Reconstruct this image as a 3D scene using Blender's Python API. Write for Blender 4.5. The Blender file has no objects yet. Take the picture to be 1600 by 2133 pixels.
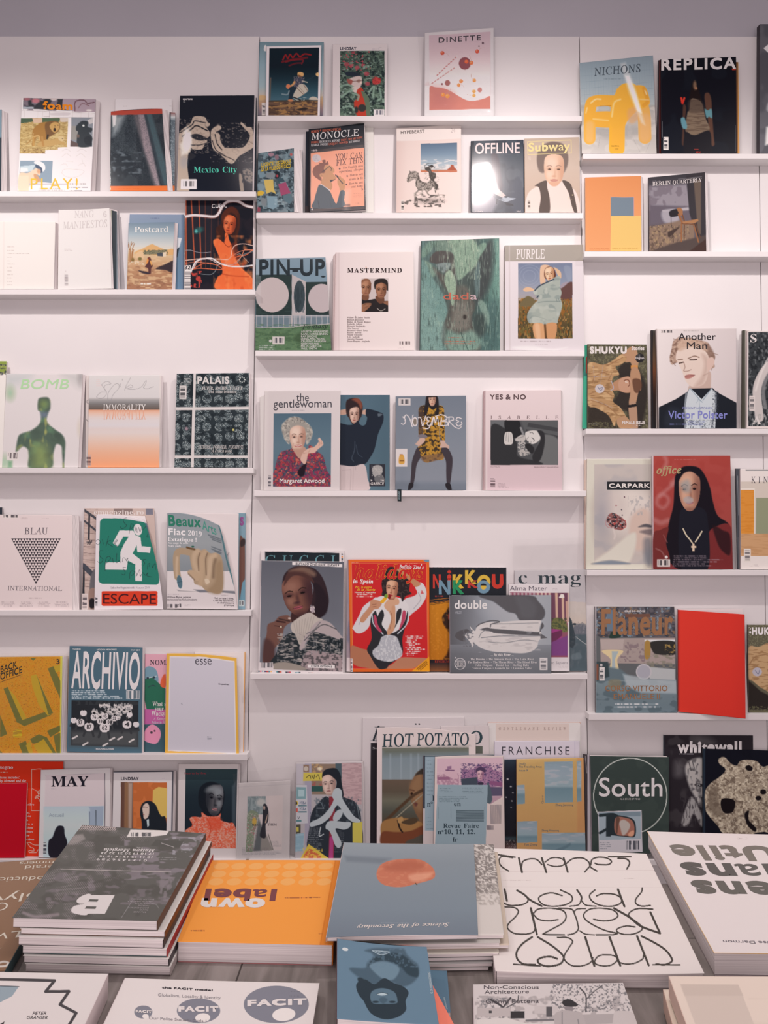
import bpy, math
import numpy as np
from mathutils import Vector, Matrix
from mathutils.geometry import tessellate_polygon

# ---------------------------------------------------------------- camera, world, lights
sc = bpy.context.scene
COL = sc.collection
F = 1540.0                                  # focal length in photo pixels (1600 x 2133)
PITCH, ROLL = math.radians(3.53), math.radians(0.31)
O = np.array((0.0, 0.0, 1.35))
D = 2.23                                    # distance of the display panels from the camera
_f = np.array((0, math.cos(PITCH), math.sin(PITCH)))
_u0 = np.array((0, -math.sin(PITCH), math.cos(PITCH)))
_r0 = np.array((1.0, 0, 0))
_r = math.cos(ROLL) * _r0 + math.sin(ROLL) * _u0
_u = -math.sin(ROLL) * _r0 + math.cos(ROLL) * _u0
cd = bpy.data.cameras.new('camera')
cd.sensor_fit = 'VERTICAL'
cd.sensor_height = 36.0
cd.lens = 36.0 * F / 2133.0
cd.clip_start = 0.05
cam = bpy.data.objects.new('camera', cd)
COL.objects.link(cam)
cam.matrix_world = Matrix(((_r[0], _u[0], -_f[0], O[0]), (_r[1], _u[1], -_f[1], O[1]), (_r[2], _u[2], -_f[2], O[2]), (0, 0, 0, 1)))
sc.camera = cam

sc.view_settings.view_transform = 'Standard'
sc.view_settings.look = 'None'
sc.view_settings.gamma = 1.0
sc.view_settings.use_curve_mapping = False
sc.view_settings.exposure = 0.0
sc.cycles.max_bounces = 6
sc.cycles.caustics_reflective = False
sc.cycles.caustics_refractive = False

wd = bpy.data.worlds.new('room_ambience')
sc.world = wd
wd.use_nodes = True
bg = wd.node_tree.nodes['Background']
bg.inputs[0].default_value = (0.95, 0.80, 0.845, 1)
bg.inputs[1].default_value = 0.32

def spot(name, loc, aim, power, size, blend=0.9, rad=0.02, col=(1.0, 0.90, 0.87)):
    l = bpy.data.lights.new(name, 'SPOT')
    l.energy, l.spot_size, l.spot_blend, l.shadow_soft_size, l.color = power, math.radians(size), blend, rad, col
    o = bpy.data.objects.new(name, l)
    COL.objects.link(o)
    o.location = loc
    o.rotation_euler = (Vector(aim) - Vector(loc)).to_track_quat('-Z', 'Y').to_euler()
    return o
# ceiling track spots washing the display wall
for sx, ax, az, pw, cone in ((-1.32, -1.12, 0.90, 49, 116), (0.40, 0.38, 1.10, 39, 126), (1.45, 1.30, 0.90, 31, 116)):
    spot('track_spot', (sx, D - 0.85, 3.05), (ax, D, az), pw, cone, 1.0)
# broad unseen fill light, added above to brighten the display table
al = bpy.data.lights.new('table_fill_light', 'AREA')
al.shape, al.size, al.size_y, al.energy, al.color = 'RECTANGLE', 1.6, 0.8, 15.5, (1.0, 0.85, 0.84)
ao = bpy.data.objects.new('table_fill_light', al)
COL.objects.link(ao)
ao.location = (0.1, 0.75, 3.3)
# fill light added behind the camera to lift the lower wall
wl = bpy.data.lights.new('front_fill_light', 'AREA')
wl.shape, wl.size, wl.size_y, wl.energy, wl.color = 'RECTANGLE', 2.6, 1.3, 26, (1.0, 0.82, 0.83)
wo = bpy.data.objects.new('front_fill_light', wl)
COL.objects.link(wo)
wo.location = (0.0, -0.9, 1.35)
wo.rotation_euler = (math.radians(90), 0, 0)

# ---------------------------------------------------------------- helpers
def ray(px, py):
    return _f + (px - 800.0) / F * _r - (py - 1066.5) / F * _u
def atY(px, py, Y):
    d = ray(px, py); return O + d * (Y / d[1])
def atZ(px, py, z):
    d = ray(px, py); return O + d * ((z - O[2]) / d[2])
def proj(P):
    d = np.asarray(P) - O
    z = d @ _f
    return np.stack((800.0 + F * (d @ _r) / z, 1066.5 - F * (d @ _u) / z), -1)
ZT = 0.84                                   # table top height
def zfrom(px, py, pyc):
    """height of a point seen at (px, py) that stands above the table point seen at row pyc"""
    return atY(px, py, atZ(px, pyc, ZT)[1])[2]

def hexc(h):
    return np.array([int(h[i:i + 2], 16) for i in (0, 2, 4)]) / 255.0
def lin(c):
    c = np.asarray(c, float)
    return np.where(c <= 0.04045, c / 12.92, ((c + 0.055) / 1.055) ** 2.4)
# brightness of plain white paper over the wall (9 columns, 12 rows of red, green, blue), used to read ink colours off the photograph
WHITE = np.array([166, 152, 154, 171, 156, 159, 176, 161, 163, 178, 164, 166, 178, 163, 165, 182, 168, 169, 180, 165, 167, 171, 156, 159, 161, 147, 150,
    224, 209, 209, 212, 197, 198, 196, 181, 183, 200, 185, 186, 224, 209, 209, 242, 227, 226, 241, 225, 225, 222, 207, 207, 203, 188, 189,
    254, 242, 240, 247, 232, 231, 224, 209, 209, 231, 215, 215, 254, 238, 238, 255, 255, 255, 255, 254, 254, 254, 240, 240, 245, 228, 228,
    255, 243, 242, 253, 238, 237, 242, 227, 227, 241, 225, 225, 252, 236, 235, 255, 246, 246, 255, 246, 245, 254, 239, 238, 250, 233, 232,
    236, 219, 219, 237, 220, 220, 237, 220, 219, 241, 225, 225, 248, 232, 232, 253, 237, 237, 252, 236, 235, 248, 232, 231, 243, 226, 226,
    230, 215, 215, 232, 217, 217, 235, 219, 219, 236, 220, 220, 239, 223, 222, 240, 224, 224, 241, 225, 225, 238, 223, 223, 233, 218, 218,
    219, 203, 203, 222, 206, 206, 224, 208, 208, 230, 214, 214, 234, 218, 218, 232, 216, 216, 230, 214, 214, 224, 209, 210, 220, 204, 205,
    210, 195, 196, 214, 199, 199, 217, 202, 202, 221, 205, 205, 221, 205, 205, 221, 205, 205, 217, 201, 201, 218, 203, 203, 213, 198, 199,
    194, 179, 179, 202, 187, 188, 206, 190, 191, 214, 199, 199, 216, 201, 201, 223, 207, 208, 212, 197, 197, 209, 194, 195, 204, 189, 190,
    177, 164, 165, 197, 182, 183, 200, 186, 186, 191, 175, 176, 193, 178, 178, 195, 180, 180, 194, 179, 179, 202, 187, 188, 197, 182, 183,
    179, 165, 166, 182, 169, 169, 184, 171, 171, 186, 171, 172, 188, 174, 175, 188, 174, 175, 177, 164, 165, 183, 170, 171, 184, 171, 171,
    179, 165, 166, 182, 168, 169, 184, 170, 171, 185, 171, 171, 188, 174, 174, 188, 174, 175, 177, 163, 164, 184, 170, 171, 185, 171, 172], float).reshape(12, 9, 3)
def white_at(px, py):
    x, y = np.clip(px / 200.0, 0, 7.999), np.clip((py - 80) / 155.0, 0, 10.999)
    i, j = int(x), int(y); u, v = x - i, y - j
    return ((WHITE[j, i] * (1 - u) + WHITE[j, i + 1] * u) * (1 - v) + (WHITE[j + 1, i] * (1 - u) + WHITE[j + 1, i + 1] * u) * v) / 255.0
def ink(c, w):
    c = np.array(c, float) * 255.0                      # my reading of blues ran too strong, of pale neutrals too cool
    r, g, b = c[..., 0], c[..., 1], c[..., 2]
    k = np.clip((np.minimum(g, b) - r) / 20.0, 0, 1) * np.clip((b - g + 10) / 20.0, 0, 1)
    mn, mx = c.min(-1), c.max(-1)
    n = np.clip((mn - 130) / 50.0, 0, 1) * np.clip((26 - mx + mn) / 10.0, 0, 1)
    c = np.stack((r + n, g - k * 0.45 * (g - r) - 6 * n, b - k * 0.40 * (b - r) - 10 * n), -1) / 255.0
    return np.clip((lin(c) - 0.006) / lin(w) * 0.84, 0.004, 0.90)

def mat(name, color=(0.8, 0.8, 0.8), rough=0.5, spec=0.4, fn=None):
    m = bpy.data.materials.new(name)
    m.use_nodes = True
    nt = m.node_tree
    b = nt.nodes['Principled BSDF']
    b.inputs['Base Color'].default_value = (*color, 1)
    b.inputs['Roughness'].default_value = rough
    b.inputs['Specular IOR Level'].default_value = spec
    if fn: fn(nt, b)
    return m
def _attr(nt, b):
    a = nt.nodes.new('ShaderNodeVertexColor'); a.layer_name = 'col'
    nt.links.new(a.outputs[0], b.inputs['Base Color'])
M_PRINT = mat('printed_cover', rough=0.45, spec=0.12, fn=_attr)
M_GLOSS = mat('glossy_printed_cover', rough=0.15, spec=0.4, fn=_attr)
M_MATT = mat('matt_printed_cover', rough=0.75, spec=0.15, fn=_attr)
def _pages(axis):
    def fn(nt, b):
        g = nt.nodes.new('ShaderNodeNewGeometry'); mp = nt.nodes.new('ShaderNodeMapping')
        mp.inputs['Scale'].default_value = (2, 2, 700) if axis == 'z' else (2, 900, 2)
        nz = nt.nodes.new('ShaderNodeTexNoise'); nz.inputs['Scale'].default_value = 1.0; nz.inputs['Detail'].default_value = 2
        cr = nt.nodes.new('ShaderNodeValToRGB')
        cr.color_ramp.elements[0].position, cr.color_ramp.elements[0].color = 0.3, (0.60, 0.56, 0.56, 1)
        cr.color_ramp.elements[1].position, cr.color_ramp.elements[1].color = 0.62, (0.87, 0.83, 0.82, 1)
        nt.links.new(g.outputs['Position'], mp.inputs[0]); nt.links.new(mp.outputs[0], nz.inputs[0])
        nt.links.new(nz.outputs[0], cr.inputs[0]); nt.links.new(cr.outputs[0], b.inputs['Base Color'])
    return fn
M_PAGES_W = mat('paper_edges_upright', rough=0.8, spec=0.1, fn=_pages('y'))
M_PAGES_T = mat('paper_edges_flat', rough=0.8, spec=0.1, fn=_pages('z'))
def _speck(lo, hi, scale, dist=1.0):
    def fn(nt, b):
        tc = nt.nodes.new('ShaderNodeTexCoord'); nz = nt.nodes.new('ShaderNodeTexNoise')
        nz.inputs['Scale'].default_value = scale; nz.inputs['Detail'].default_value = 5
        cr = nt.nodes.new('ShaderNodeValToRGB')
        cr.color_ramp.elements[0].color = (*lo, 1); cr.color_ramp.elements[1].color = (*hi, 1)
        cr.color_ramp.elements[0].position, cr.color_ramp.elements[1].position = 0.3, 0.7
        nt.links.new(tc.outputs['Object'], nz.inputs[0]); nt.links.new(nz.outputs[0], cr.inputs[0]); nt.links.new(cr.outputs[0], b.inputs['Base Color'])
    return fn
M_PANEL = mat('white_laminate_panel', rough=0.55, spec=0.25, fn=_speck((0.815, 0.80, 0.80), (0.84, 0.825, 0.82), 6))
M_LEDGE = mat('white_lacquer_ledge', rough=0.45, spec=0.3, fn=_speck((0.825, 0.81, 0.81), (0.85, 0.835, 0.83), 9))
M_WALL = mat('grey_painted_wall', rough=0.9, spec=0.1, fn=_speck((0.51, 0.505, 0.55), (0.54, 0.535, 0.58), 3))
M_FLOOR = mat('grey_concrete_floor', rough=0.7, spec=0.2, fn=_speck((0.30, 0.28, 0.27), (0.38, 0.36, 0.35), 5))
M_LEG = mat('painted_grey_steel', rough=0.4, spec=0.4, fn=_speck((0.10, 0.10, 0.10), (0.13, 0.13, 0.13), 30))
_colmats = {}
def colmat(c, rough=0.5):
    k = (c, rough)
    if k not in _colmats:
        v = np.array(c) if not isinstance(c, str) else lin(hexc(c))
        _colmats[k] = mat('coloured_card', rough=rough, spec=0.25, fn=_speck(tuple(v * 0.95), tuple(np.minimum(v * 1.04, 0.92)), 40))
    return _colmats[k]
def _plastic(nt, b):
    nt.nodes.remove(b)
    out = nt.nodes['Material Output']
    tr = nt.nodes.new('ShaderNodeBsdfTransparent'); gl = nt.nodes.new('ShaderNodeBsdfGlossy'); mx = nt.nodes.new('ShaderNodeMixShader')
    tr.inputs[0].default_value = (0.99, 0.99, 0.99, 1); gl.inputs['Roughness'].default_value = 0.12
    fr = nt.nodes.new('ShaderNodeLayerWeight'); fr.inputs[0].default_value = 0.35; ml = nt.nodes.new('ShaderNodeMath'); ml.operation = 'MULTIPLY'; ml.inputs[1].default_value = 0.30
    nz = nt.nodes.new('ShaderNodeTexNoise'); nz.inputs['Scale'].default_value = 26; bp = nt.nodes.new('ShaderNodeBump'); bp.inputs['Strength'].default_value = 0.35; bp.inputs['Distance'].default_value = 0.01
    tc = nt.nodes.new('ShaderNodeTexCoord'); nt.links.new(tc.outputs['Object'], nz.inputs[0]); nt.links.new(nz.outputs[0], bp.inputs['Height'])
    nt.links.new(bp.outputs[0], gl.inputs['Normal']); nt.links.new(bp.outputs[0], fr.inputs['Normal'])
    nt.links.new(fr.outputs['Facing'], ml.inputs[0]); nt.links.new(ml.outputs[0], mx.inputs[0]); nt.links.new(tr.outputs[0], mx.inputs[1]); nt.links.new(gl.outputs[0], mx.inputs[2])
    nt.links.new(mx.outputs[0], out.inputs[0])
M_PLASTIC = mat('clear_plastic_film', fn=_plastic)

def mesh(name, verts, faces, m, parent=None, cols=None, loc=None):
    me = bpy.data.meshes.new(name)
    v = np.asarray(verts, float)
    if parent is not None: v = v - np.array(parent.location)
    elif loc is not None: v = v - np.array(loc)
    if isinstance(faces, np.ndarray):           # fixed-size polygons, fast path
        n, k = faces.shape
        me.vertices.add(len(v)); me.vertices.foreach_set('co', v.ravel())
        me.loops.add(n * k); me.loops.foreach_set('vertex_index', faces.ravel())
        me.polygons.add(n); me.polygons.foreach_set('loop_start', np.arange(0, n * k, k))
        me.update(calc_edges=True)
    else:
        me.from_pydata([tuple(p) for p in v], [], [tuple(int(i) for i in f) for f in faces]); me.update()
    if cols is not None:
        a = me.color_attributes.new('col', 'FLOAT_COLOR', 'POINT')
        a.data.foreach_set('color', np.concatenate((cols, np.ones((len(cols), 1))), 1).ravel().astype(np.float32))
    me.materials.append(m)
    o = bpy.data.objects.new(name, me)
    COL.objects.link(o)
    if parent is not None: o.parent = parent
    elif loc is not None: o.location = loc
    return o
def empty(name, loc, label, cat, group=None):
    o = bpy.data.objects.new(name, None)
    o.empty_display_size = 0.02
    COL.objects.link(o); o.location = tuple(loc)
    tag(o, label, cat, group); return o
def tag(o, label, cat, group=None, kind=None):
    if label: o['label'] = label
    if cat: o['category'] = cat
    if group: o['group'] = group
    if kind: o['kind'] = kind
def prism(l0, l1):
    """closed solid between two point loops"""
    n = len(l0); v = list(l0) + list(l1)
    f = [(i, (i + 1) % n, n + (i + 1) % n, n + i) for i in range(n)]
    f.append(tuple(range(n))[::-1]); f.append(tuple(range(n, 2 * n)))
    return v, f
def block(l0, l1):
    """closed page block between two 40-point loops, its faces ruled so that they follow a twisted sheet"""
    v, f = prism(l0, l1); f = f[:-2]; n = len(l0); k = n // 4
    for o in (0, n):
        L = [o] + [o + n - j for j in range(1, k)] + [o + 3 * k]; R = [o + k + j for j in range(k + 1)]
        f += [(L[j], R[j], R[j + 1], L[j + 1]) for j in range(k)] + [tuple(o + j for j in range(k + 1)), tuple(o + 2 * k + j for j in range(k + 1))]
    return v, f
def box(name, lo, hi, m, parent=None, bev=0.0, loc=None):
    (a, b, c), (d, e, f) = lo, hi
    v, fs = prism([(a, b, c), (d, b, c), (d, e, c), (a, e, c)], [(a, b, f), (d, b, f), (d, e, f), (a, e, f)])
    o = mesh(name, v, fs, m, parent, loc=loc)
    if bev:
        k = o.modifiers.new('bevel', 'BEVEL'); k.width = bev; k.segments = 2
    return o

# ---------------------------------------------------------------- lettering (glyph outlines)
OUTLINES_T = {
 'A': [57,[-1,0,-1,2,3,4,6,10,27,61,29,61,50,11,53,4,58,2,58,0,30,0,30,2,35,3,37,6,35,11,33,17,13,17,10,9,10,6,11,3,17,2,17,0],[15,21,31,21,23,41]],
 'B': [58,[2,0,2,2,8,4,10,11,10,48,9,54,7,56,2,57,2,59,29,59,41,58,49,53,52,46,48,37,37,32,50,27,54,17,53,10,48,4,41,1,31,0],[24,33,34,35,37,45,35,54,28,56,24,55],[29,3,37,6,39,17,36,27,26,30,24,30,24,8,25,4]],
 'C': [61,[33,-1,18,3,7,14,3,30,7,46,18,57,34,61,48,57,50,57,54,61,57,61,57,40,55,40,46,53,34,58,26,54,20,45,19,29,21,15,26,6,36,3,47,6,56,14,58,12,47,2]],
 'D': [64,[3,0,3,2,8,4,10,10,10,49,8,55,2,57,2,59,29,59,43,57,53,52,59,42,61,30,57,13,47,3,30,0],[29,3,36,5,42,10,45,18,46,30,44,45,38,53,29,56,25,55,24,50,24,9,25,4]],
 'E': [57,[2,0,2,2,8,4,10,10,10,48,8,55,2,57,2,59,52,59,52,42,50,42,44,53,30,56,26,56,24,54,24,32,25,32,34,35,37,45,40,45,40,15,37,15,35,24,31,28,24,29,24,9,25,5,30,4,41,5,48,10,53,19,56,19,52,0]],
 'F': [53,[2,0,2,2,8,4,10,11,10,49,8,55,2,57,2,59,51,59,51,42,49,42,46,50,40,55,30,56,26,56,24,55,24,32,25,32,33,35,37,45,39,45,39,15,37,15,33,26,25,29,24,29,24,6,27,3,33,2,33,0]],
 'G': [66,[35,-1,18,3,7,13,4,30,7,46,18,57,33,61,48,57,50,57,53,58,54,61,57,61,57,40,55,40,50,49,43,55,35,58,26,55,21,45,19,30,20,18,23,9,29,3,36,2,43,4,45,9,45,17,43,22,36,24,36,26,65,26,65,24,59,22,58,17,58,4]],
 'H': [68,[2,0,2,2,8,4,10,10,10,49,8,55,2,57,2,59,31,59,31,57,27,56,24,54,24,33,44,33,44,54,42,56,37,57,37,59,66,59,66,57,60,55,58,49,58,10,60,4,66,2,66,0,37,0,37,2,43,4,44,10,44,29,24,29,24,10,25,4,31,2,31,0]],
 'I': [34,[2,0,2,2,8,4,10,10,10,50,8,56,2,57,2,59,32,59,32,57,25,56,24,50,24,6,27,3,32,2,32,0]],
 'J': [43,[14,-8,7,-7,1,-3,0,3,1,8,6,10,10,8,12,4,10,-3,14,-5,18,-3,19,3,19,53,16,56,10,57,10,59,41,59,41,57,36,56,34,53,33,48,33,12,31,0,25,-6]],
 'K': [66,[2,0,2,2,8,4,10,10,10,49,8,55,2,57,2,59,32,59,32,57,27,56,24,54,24,30,42,49,45,54,43,56,38,57,38,59,63,59,63,57,62,57,54,54,45,47,35,37,60,6,63,3,67,2,67,0,36,0,36,2,40,2,43,4,41,9,26,28,24,26,24,10,25,4,32,2,32,0]],
 'L': [55,[2,0,2,2,8,4,10,10,10,49,8,55,2,57,2,59,32,59,32,57,27,56,24,54,24,6,26,4,30,4,41,5,48,10,53,20,56,20,52,0]],
 'M': [82,[2,0,2,2,8,4,10,10,10,50,9,54,7,56,2,57,2,59,24,59,41,19,58,59,80,59,80,57,74,55,73,49,73,6,76,3,80,2,80,0,51,0,51,2,56,3,58,6,59,11,59,52,37,0,35,0,14,51,14,10,16,4,22,2,22,0]],
 'N': [64,[52,-1,14,45,14,10,15,4,22,2,22,0,2,0,2,2,7,3,9,5,10,10,10,50,5,56,2,57,2,59,20,59,51,22,51,49,50,54,48,56,43,57,43,59,62,59,62,57,56,55,55,49,55,-1]],
 'O': [68,[34,-1,22,1,12,8,6,17,4,30,6,42,12,52,22,58,34,61,46,58,56,52,62,42,65,30,62,17,56,8,46,1],[34,2,43,5,48,14,49,30,48,42,45,51,40,56,34,58,25,55,21,45,19,30,20,18,23,9,28,3]],
 'P': [54,[2,0,2,2,8,4,10,10,10,49,8,55,2,57,2,59,37,59,44,57,51,52,53,43,48,31,41,28,31,27,24,27,24,10,25,4,31,2,31,0],[24,30,26,30,35,33,38,43,36,53,28,56,25,55,24,52]],
 'Q': [68,[49,-15,34,-11,24,0,13,7,6,17,4,30,6,42,12,52,22,58,34,61,46,58,56,52,62,42,65,30,59,11,52,4,43,0,49,-8,58,-10,64,-10,64,-12],[34,2,43,5,48,14,49,30,48,42,45,51,40,56,34,58,25,55,21,45,19,30,20,18,23,9,28,3]],
 'R': [61,[2,0,2,2,8,4,10,10,10,49,8,55,2,57,2,59,28,59,40,58,48,55,53,50,54,43,51,34,41,29,56,7,59,3,62,2,62,0,44,0,26,28,24,28,24,10,25,4,31,2,31,0],[24,30,26,30,36,34,39,44,37,53,29,56,25,55,24,50]],
 'S': [51,[6,-1,6,21,8,21,14,6,26,2,33,5,36,12,34,17,29,21,21,25,10,33,6,43,9,52,15,58,24,61,30,60,37,58,39,58,42,61,44,61,44,41,42,41,38,50,32,56,25,58,18,55,16,49,18,44,25,39,33,35,41,30,45,24,47,17,44,8,36,1,25,-1,21,-1,16,0,11,2,9,1,8,-1]],
 'T': [55,[12,0,12,2,18,4,20,10,20,56,19,56,8,52,4,41,1,41,1,59,53,59,53,41,51,41,46,53,35,56,34,56,34,10,36,4,43,2,43,0]],
 'U': [64,[32,-2,22,0,15,4,11,11,10,20,10,49,8,55,2,57,2,59,31,59,31,57,26,56,24,54,23,49,23,18,26,7,36,3,47,7,51,21,51,49,49,55,43,57,43,59,62,59,62,57,56,55,55,49,55,24,54,12,49,4,42,0]],
 'V': [56,[28,-2,6,50,3,55,-2,57,-2,59,27,59,27,57,22,56,20,53,21,49,34,19,45,49,46,53,44,56,39,57,39,59,57,59,57,57,53,56,50,50,30,-2]],
 'W': [79,[22,-1,4,51,2,56,-2,57,-2,59,23,59,23,57,19,56,18,53,19,48,29,20,39,46,37,52,35,56,30,57,30,59,57,59,57,57,53,56,51,54,52,50,62,22,70,48,71,53,70,56,65,57,65,59,81,59,81,57,77,55,75,49,58,-1,56,-1,41,40,25,-1]],
 'X': [61,[1,0,1,2,12,9,25,27,10,50,6,55,2,57,2,59,32,59,32,57,30,57,25,54,26,50,34,38,42,49,44,54,43,56,38,57,38,59,60,59,60,57,59,57,52,55,46,49,36,34,54,7,57,4,60,2,60,0,31,0,31,2,36,3,38,5,36,10,27,24,18,10,16,6,18,3,23,2,23,0]],
 'Y': [55,[13,0,13,2,19,4,21,10,21,23,6,50,2,56,0,57,-2,57,-2,59,27,59,27,57,25,57,22,56,20,54,21,51,32,29,43,48,45,53,44,56,38,57,38,59,57,59,57,57,53,55,50,51,35,26,35,10,36,4,43,2,43,0]],
 'a': [45,[33,-1,28,0,26,5,12,-1,5,1,3,8,8,18,26,25,26,31,24,37,19,38,14,36,16,30,14,26,10,25,6,26,4,31,6,36,12,40,21,41,34,38,38,27,38,5,40,4,42,5,43,4],[20,4,23,5,26,8,26,22,18,18,15,11,16,6]],
 'b': [47,[6,-1,6,50,5,56,1,57,1,59,18,59,18,36,29,41,37,39,42,32,44,22,42,10,35,2,25,-1,14,4,7,-1],[24,2,30,6,32,21,30,33,24,36,20,35,18,31,18,9,19,4]],
 'c': [38,[20,-1,11,1,5,9,3,19,5,31,12,39,23,41,33,39,36,32,35,28,31,27,27,28,25,33,26,35,22,39,16,35,15,24,18,10,27,5,35,9,37,8,30,1]],
 'd': [48,[18,-1,10,1,5,9,3,19,5,31,11,39,19,41,29,36,29,52,28,56,23,57,23,59,41,59,41,10,42,5,46,4,46,1,29,-1,29,5,24,0],[22,4,26,5,29,10,29,31,27,35,23,36,17,32,15,20,17,8]],
 'e': [39,[20,-1,11,1,5,9,3,20,5,31,11,39,20,41,32,36,37,23,37,22,15,22,18,10,26,6,35,11,37,9,30,1],[15,25,26,25,26,28,25,36,21,39,17,36,15,26]],
 'f': [28,[2,0,2,2,5,3,6,5,7,10,7,36,2,36,2,40,7,40,7,46,11,57,23,60,31,58,34,52,33,48,29,46,25,47,24,51,25,55,26,56,23,58,20,56,19,51,19,40,26,40,26,36,19,36,19,8,21,3,26,2,26,0]],
 'g': [43,[19,-18,6,-16,2,-10,4,-6,9,-3,3,4,6,10,13,14,5,20,3,28,5,35,11,40,20,41,30,40,41,40,41,35,35,35,38,26,36,20,30,15,22,13,20,13,18,14,15,12,13,9,18,6,23,6,34,5,39,2,41,-5,35,-15],[20,16,25,19,26,27,25,36,20,39,16,36,15,27,16,19],[21,-15,31,-13,34,-9,32,-5,27,-4,13,-4,10,-9,12,-13]],
 'h': [50,[2,0,2,2,6,3,7,7,7,52,6,56,2,57,2,59,19,59,19,35,25,40,32,41,40,38,43,28,43,7,44,3,47,2,47,0,26,0,26,2,27,2,31,7,31,28,30,34,26,35,19,31,19,7,20,3,23,2,23,0]],
 'i': [26,[13,47,8,49,7,54,8,58,13,60,18,58,20,54,18,49],[2,0,2,2,6,3,7,7,7,33,6,37,3,38,3,40,19,40,19,7,20,3,23,2,23,0]],
 'k': [47,[2,0,2,2,6,3,7,7,7,52,6,56,3,57,3,59,19,59,19,22,30,32,32,36,27,38,27,40,45,40,45,38,36,34,29,27,45,4,49,2,49,0,27,0,27,2,28,2,31,4,30,6,21,19,19,17,19,7,20,3,23,2,23,0]],
 'l': [26,[2,0,2,2,6,3,7,7,7,52,6,56,3,57,3,59,19,59,19,7,20,3,23,2,23,0]],
 'm': [72,[2,0,2,2,6,3,7,7,7,33,6,37,2,38,2,40,19,40,19,34,24,40,31,41,38,40,42,34,47,40,54,41,63,38,65,28,65,7,66,3,70,2,70,0,49,0,49,2,52,3,53,7,53,28,52,34,49,35,42,31,42,7,43,3,46,2,46,0,26,0,26,2,29,3,30,7,30,28,29,33,26,35,19,31,19,7,20,3,23,2,23,0]],
 'n': [50,[2,0,2,2,6,3,7,7,7,33,6,37,2,38,2,40,19,40,19,35,25,40,32,41,40,38,43,28,43,7,44,3,47,2,47,0,26,0,26,2,27,2,31,7,31,28,30,34,26,35,19,31,19,7,20,3,23,2,23,0]],
 'o': [44,[22,-1,12,1,5,9,2,20,5,31,12,39,22,41,32,39,39,31,41,20,39,9,32,1],[22,1,27,5,28,11,29,20,28,30,27,35,22,39,17,35,16,30,15,20,16,11,17,5]],
 'p': [48,[2,-18,2,-16,5,-15,7,-13,7,32,6,37,3,38,3,40,19,40,19,34,23,40,30,41,38,39,44,31,45,21,43,9,38,2,30,-1,19,4,19,-8,20,-13,22,-15,26,-16,26,-18],[25,4,31,8,33,20,31,32,26,36,19,31,19,9]],
 'r': [37,[2,0,2,2,6,3,7,7,7,33,6,37,3,38,3,40,19,40,19,33,24,39,30,41,36,40,38,35,36,30,32,29,29,30,25,34,21,31,19,25,19,7,21,3,26,2,26,0]],
 's': [37,[20,-1,11,1,10,1,7,-1,5,-1,5,14,7,14,11,5,18,2,23,3,25,8,20,14,14,17,7,22,5,29,8,38,18,41,22,41,28,40,30,41,32,41,32,29,30,29,26,36,19,39,15,37,14,34,15,30,25,25,31,20,33,12,30,2]],
 't': [30,[16,-1,9,1,6,9,6,36,3,36,3,39,11,48,17,55,19,55,19,40,27,40,27,36,19,36,19,7,22,5,27,10,29,9,24,1]],
 'u': [49,[17,-1,8,2,6,13,6,32,5,37,1,38,1,40,18,40,18,10,20,6,23,5,30,9,30,32,29,37,25,38,25,40,42,40,42,9,43,5,47,4,47,2,30,-1,30,5,24,0]],
 'v': [40,[19,-1,5,32,3,37,0,38,0,40,21,40,21,38,20,38,17,36,17,35,24,16,31,33,31,35,26,38,26,40,40,40,40,38,36,36,34,32,21,-1]],
 'w': [56,[16,-1,2,34,1,37,-1,38,-1,40,18,40,18,38,16,38,15,35,16,33,22,17,27,31,26,35,25,37,22,38,22,40,42,40,42,38,38,36,39,34,44,18,50,33,50,36,49,38,46,38,46,40,58,40,58,38,55,37,54,34,40,-1,38,-1,29,26,18,-1]],
 'x': [41,[1,0,1,2,8,7,16,18,6,34,1,38,1,40,22,40,22,38,18,36,19,34,24,27,29,33,30,36,30,38,26,38,26,40,40,40,40,39,33,33,26,24,38,5,39,3,41,2,41,0,20,0,20,2,23,3,24,4,23,8,18,15,13,8,11,4,15,2,15,0]],
 'y': [39,[7,-18,1,-16,-1,-11,1,-7,5,-5,8,-6,10,-10,11,-13,15,-10,17,-6,18,-1,5,33,2,37,-1,38,-1,40,21,40,21,38,18,38,17,35,17,33,24,15,30,31,31,34,31,36,30,38,26,38,26,40,39,40,39,38,36,36,34,32,21,-3,17,-12,12,-17]],
 'z': [38,[2,0,2,2,22,37,17,37,9,35,6,28,3,28,4,40,36,40,36,38,16,3,20,3,29,6,34,14,36,14,35,0]],
 '0': [49,[24,-1,12,3,5,14,3,31,5,48,12,59,25,63,37,59,44,48,46,31,44,14,37,3],[24,5,28,7,31,12,32,31,31,51,29,56,25,58,20,56,18,51,17,31,18,12,20,7]],
 '1': [49,[8,0,8,5,16,5,19,6,20,10,20,54,14,47,9,45,5,47,4,51,10,54,17,58,23,63,33,63,33,10,34,6,37,5,45,5,45,0]],
 '2': [49,[3,0,3,9,16,22,24,32,28,40,29,48,28,56,23,58,16,54,15,43,7,45,3,51,6,57,12,62,23,63,37,59,43,49,42,43,38,36,20,18,11,10,32,10,36,11,40,18,45,18,44,0]],
 '6': [49,[26,-1,14,2,7,12,4,29,5,42,10,53,18,61,29,63,38,62,43,58,44,54,42,49,34,47,32,56,28,58,20,52,16,35,21,37,28,38,41,33,46,20,41,5,34,1],[26,5,31,8,33,19,31,30,25,33,20,32,16,29,17,18,19,11]],
 '9': [49,[20,-1,11,1,7,4,6,9,7,12,10,14,13,7,20,5,27,7,31,16,33,30,28,26,20,24,8,29,3,42,5,53,12,61,23,63,34,60,42,51,45,34,43,20,39,9,31,2],[24,30,29,32,33,36,32,46,30,52,24,57,18,54,16,43,18,33]],
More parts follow.
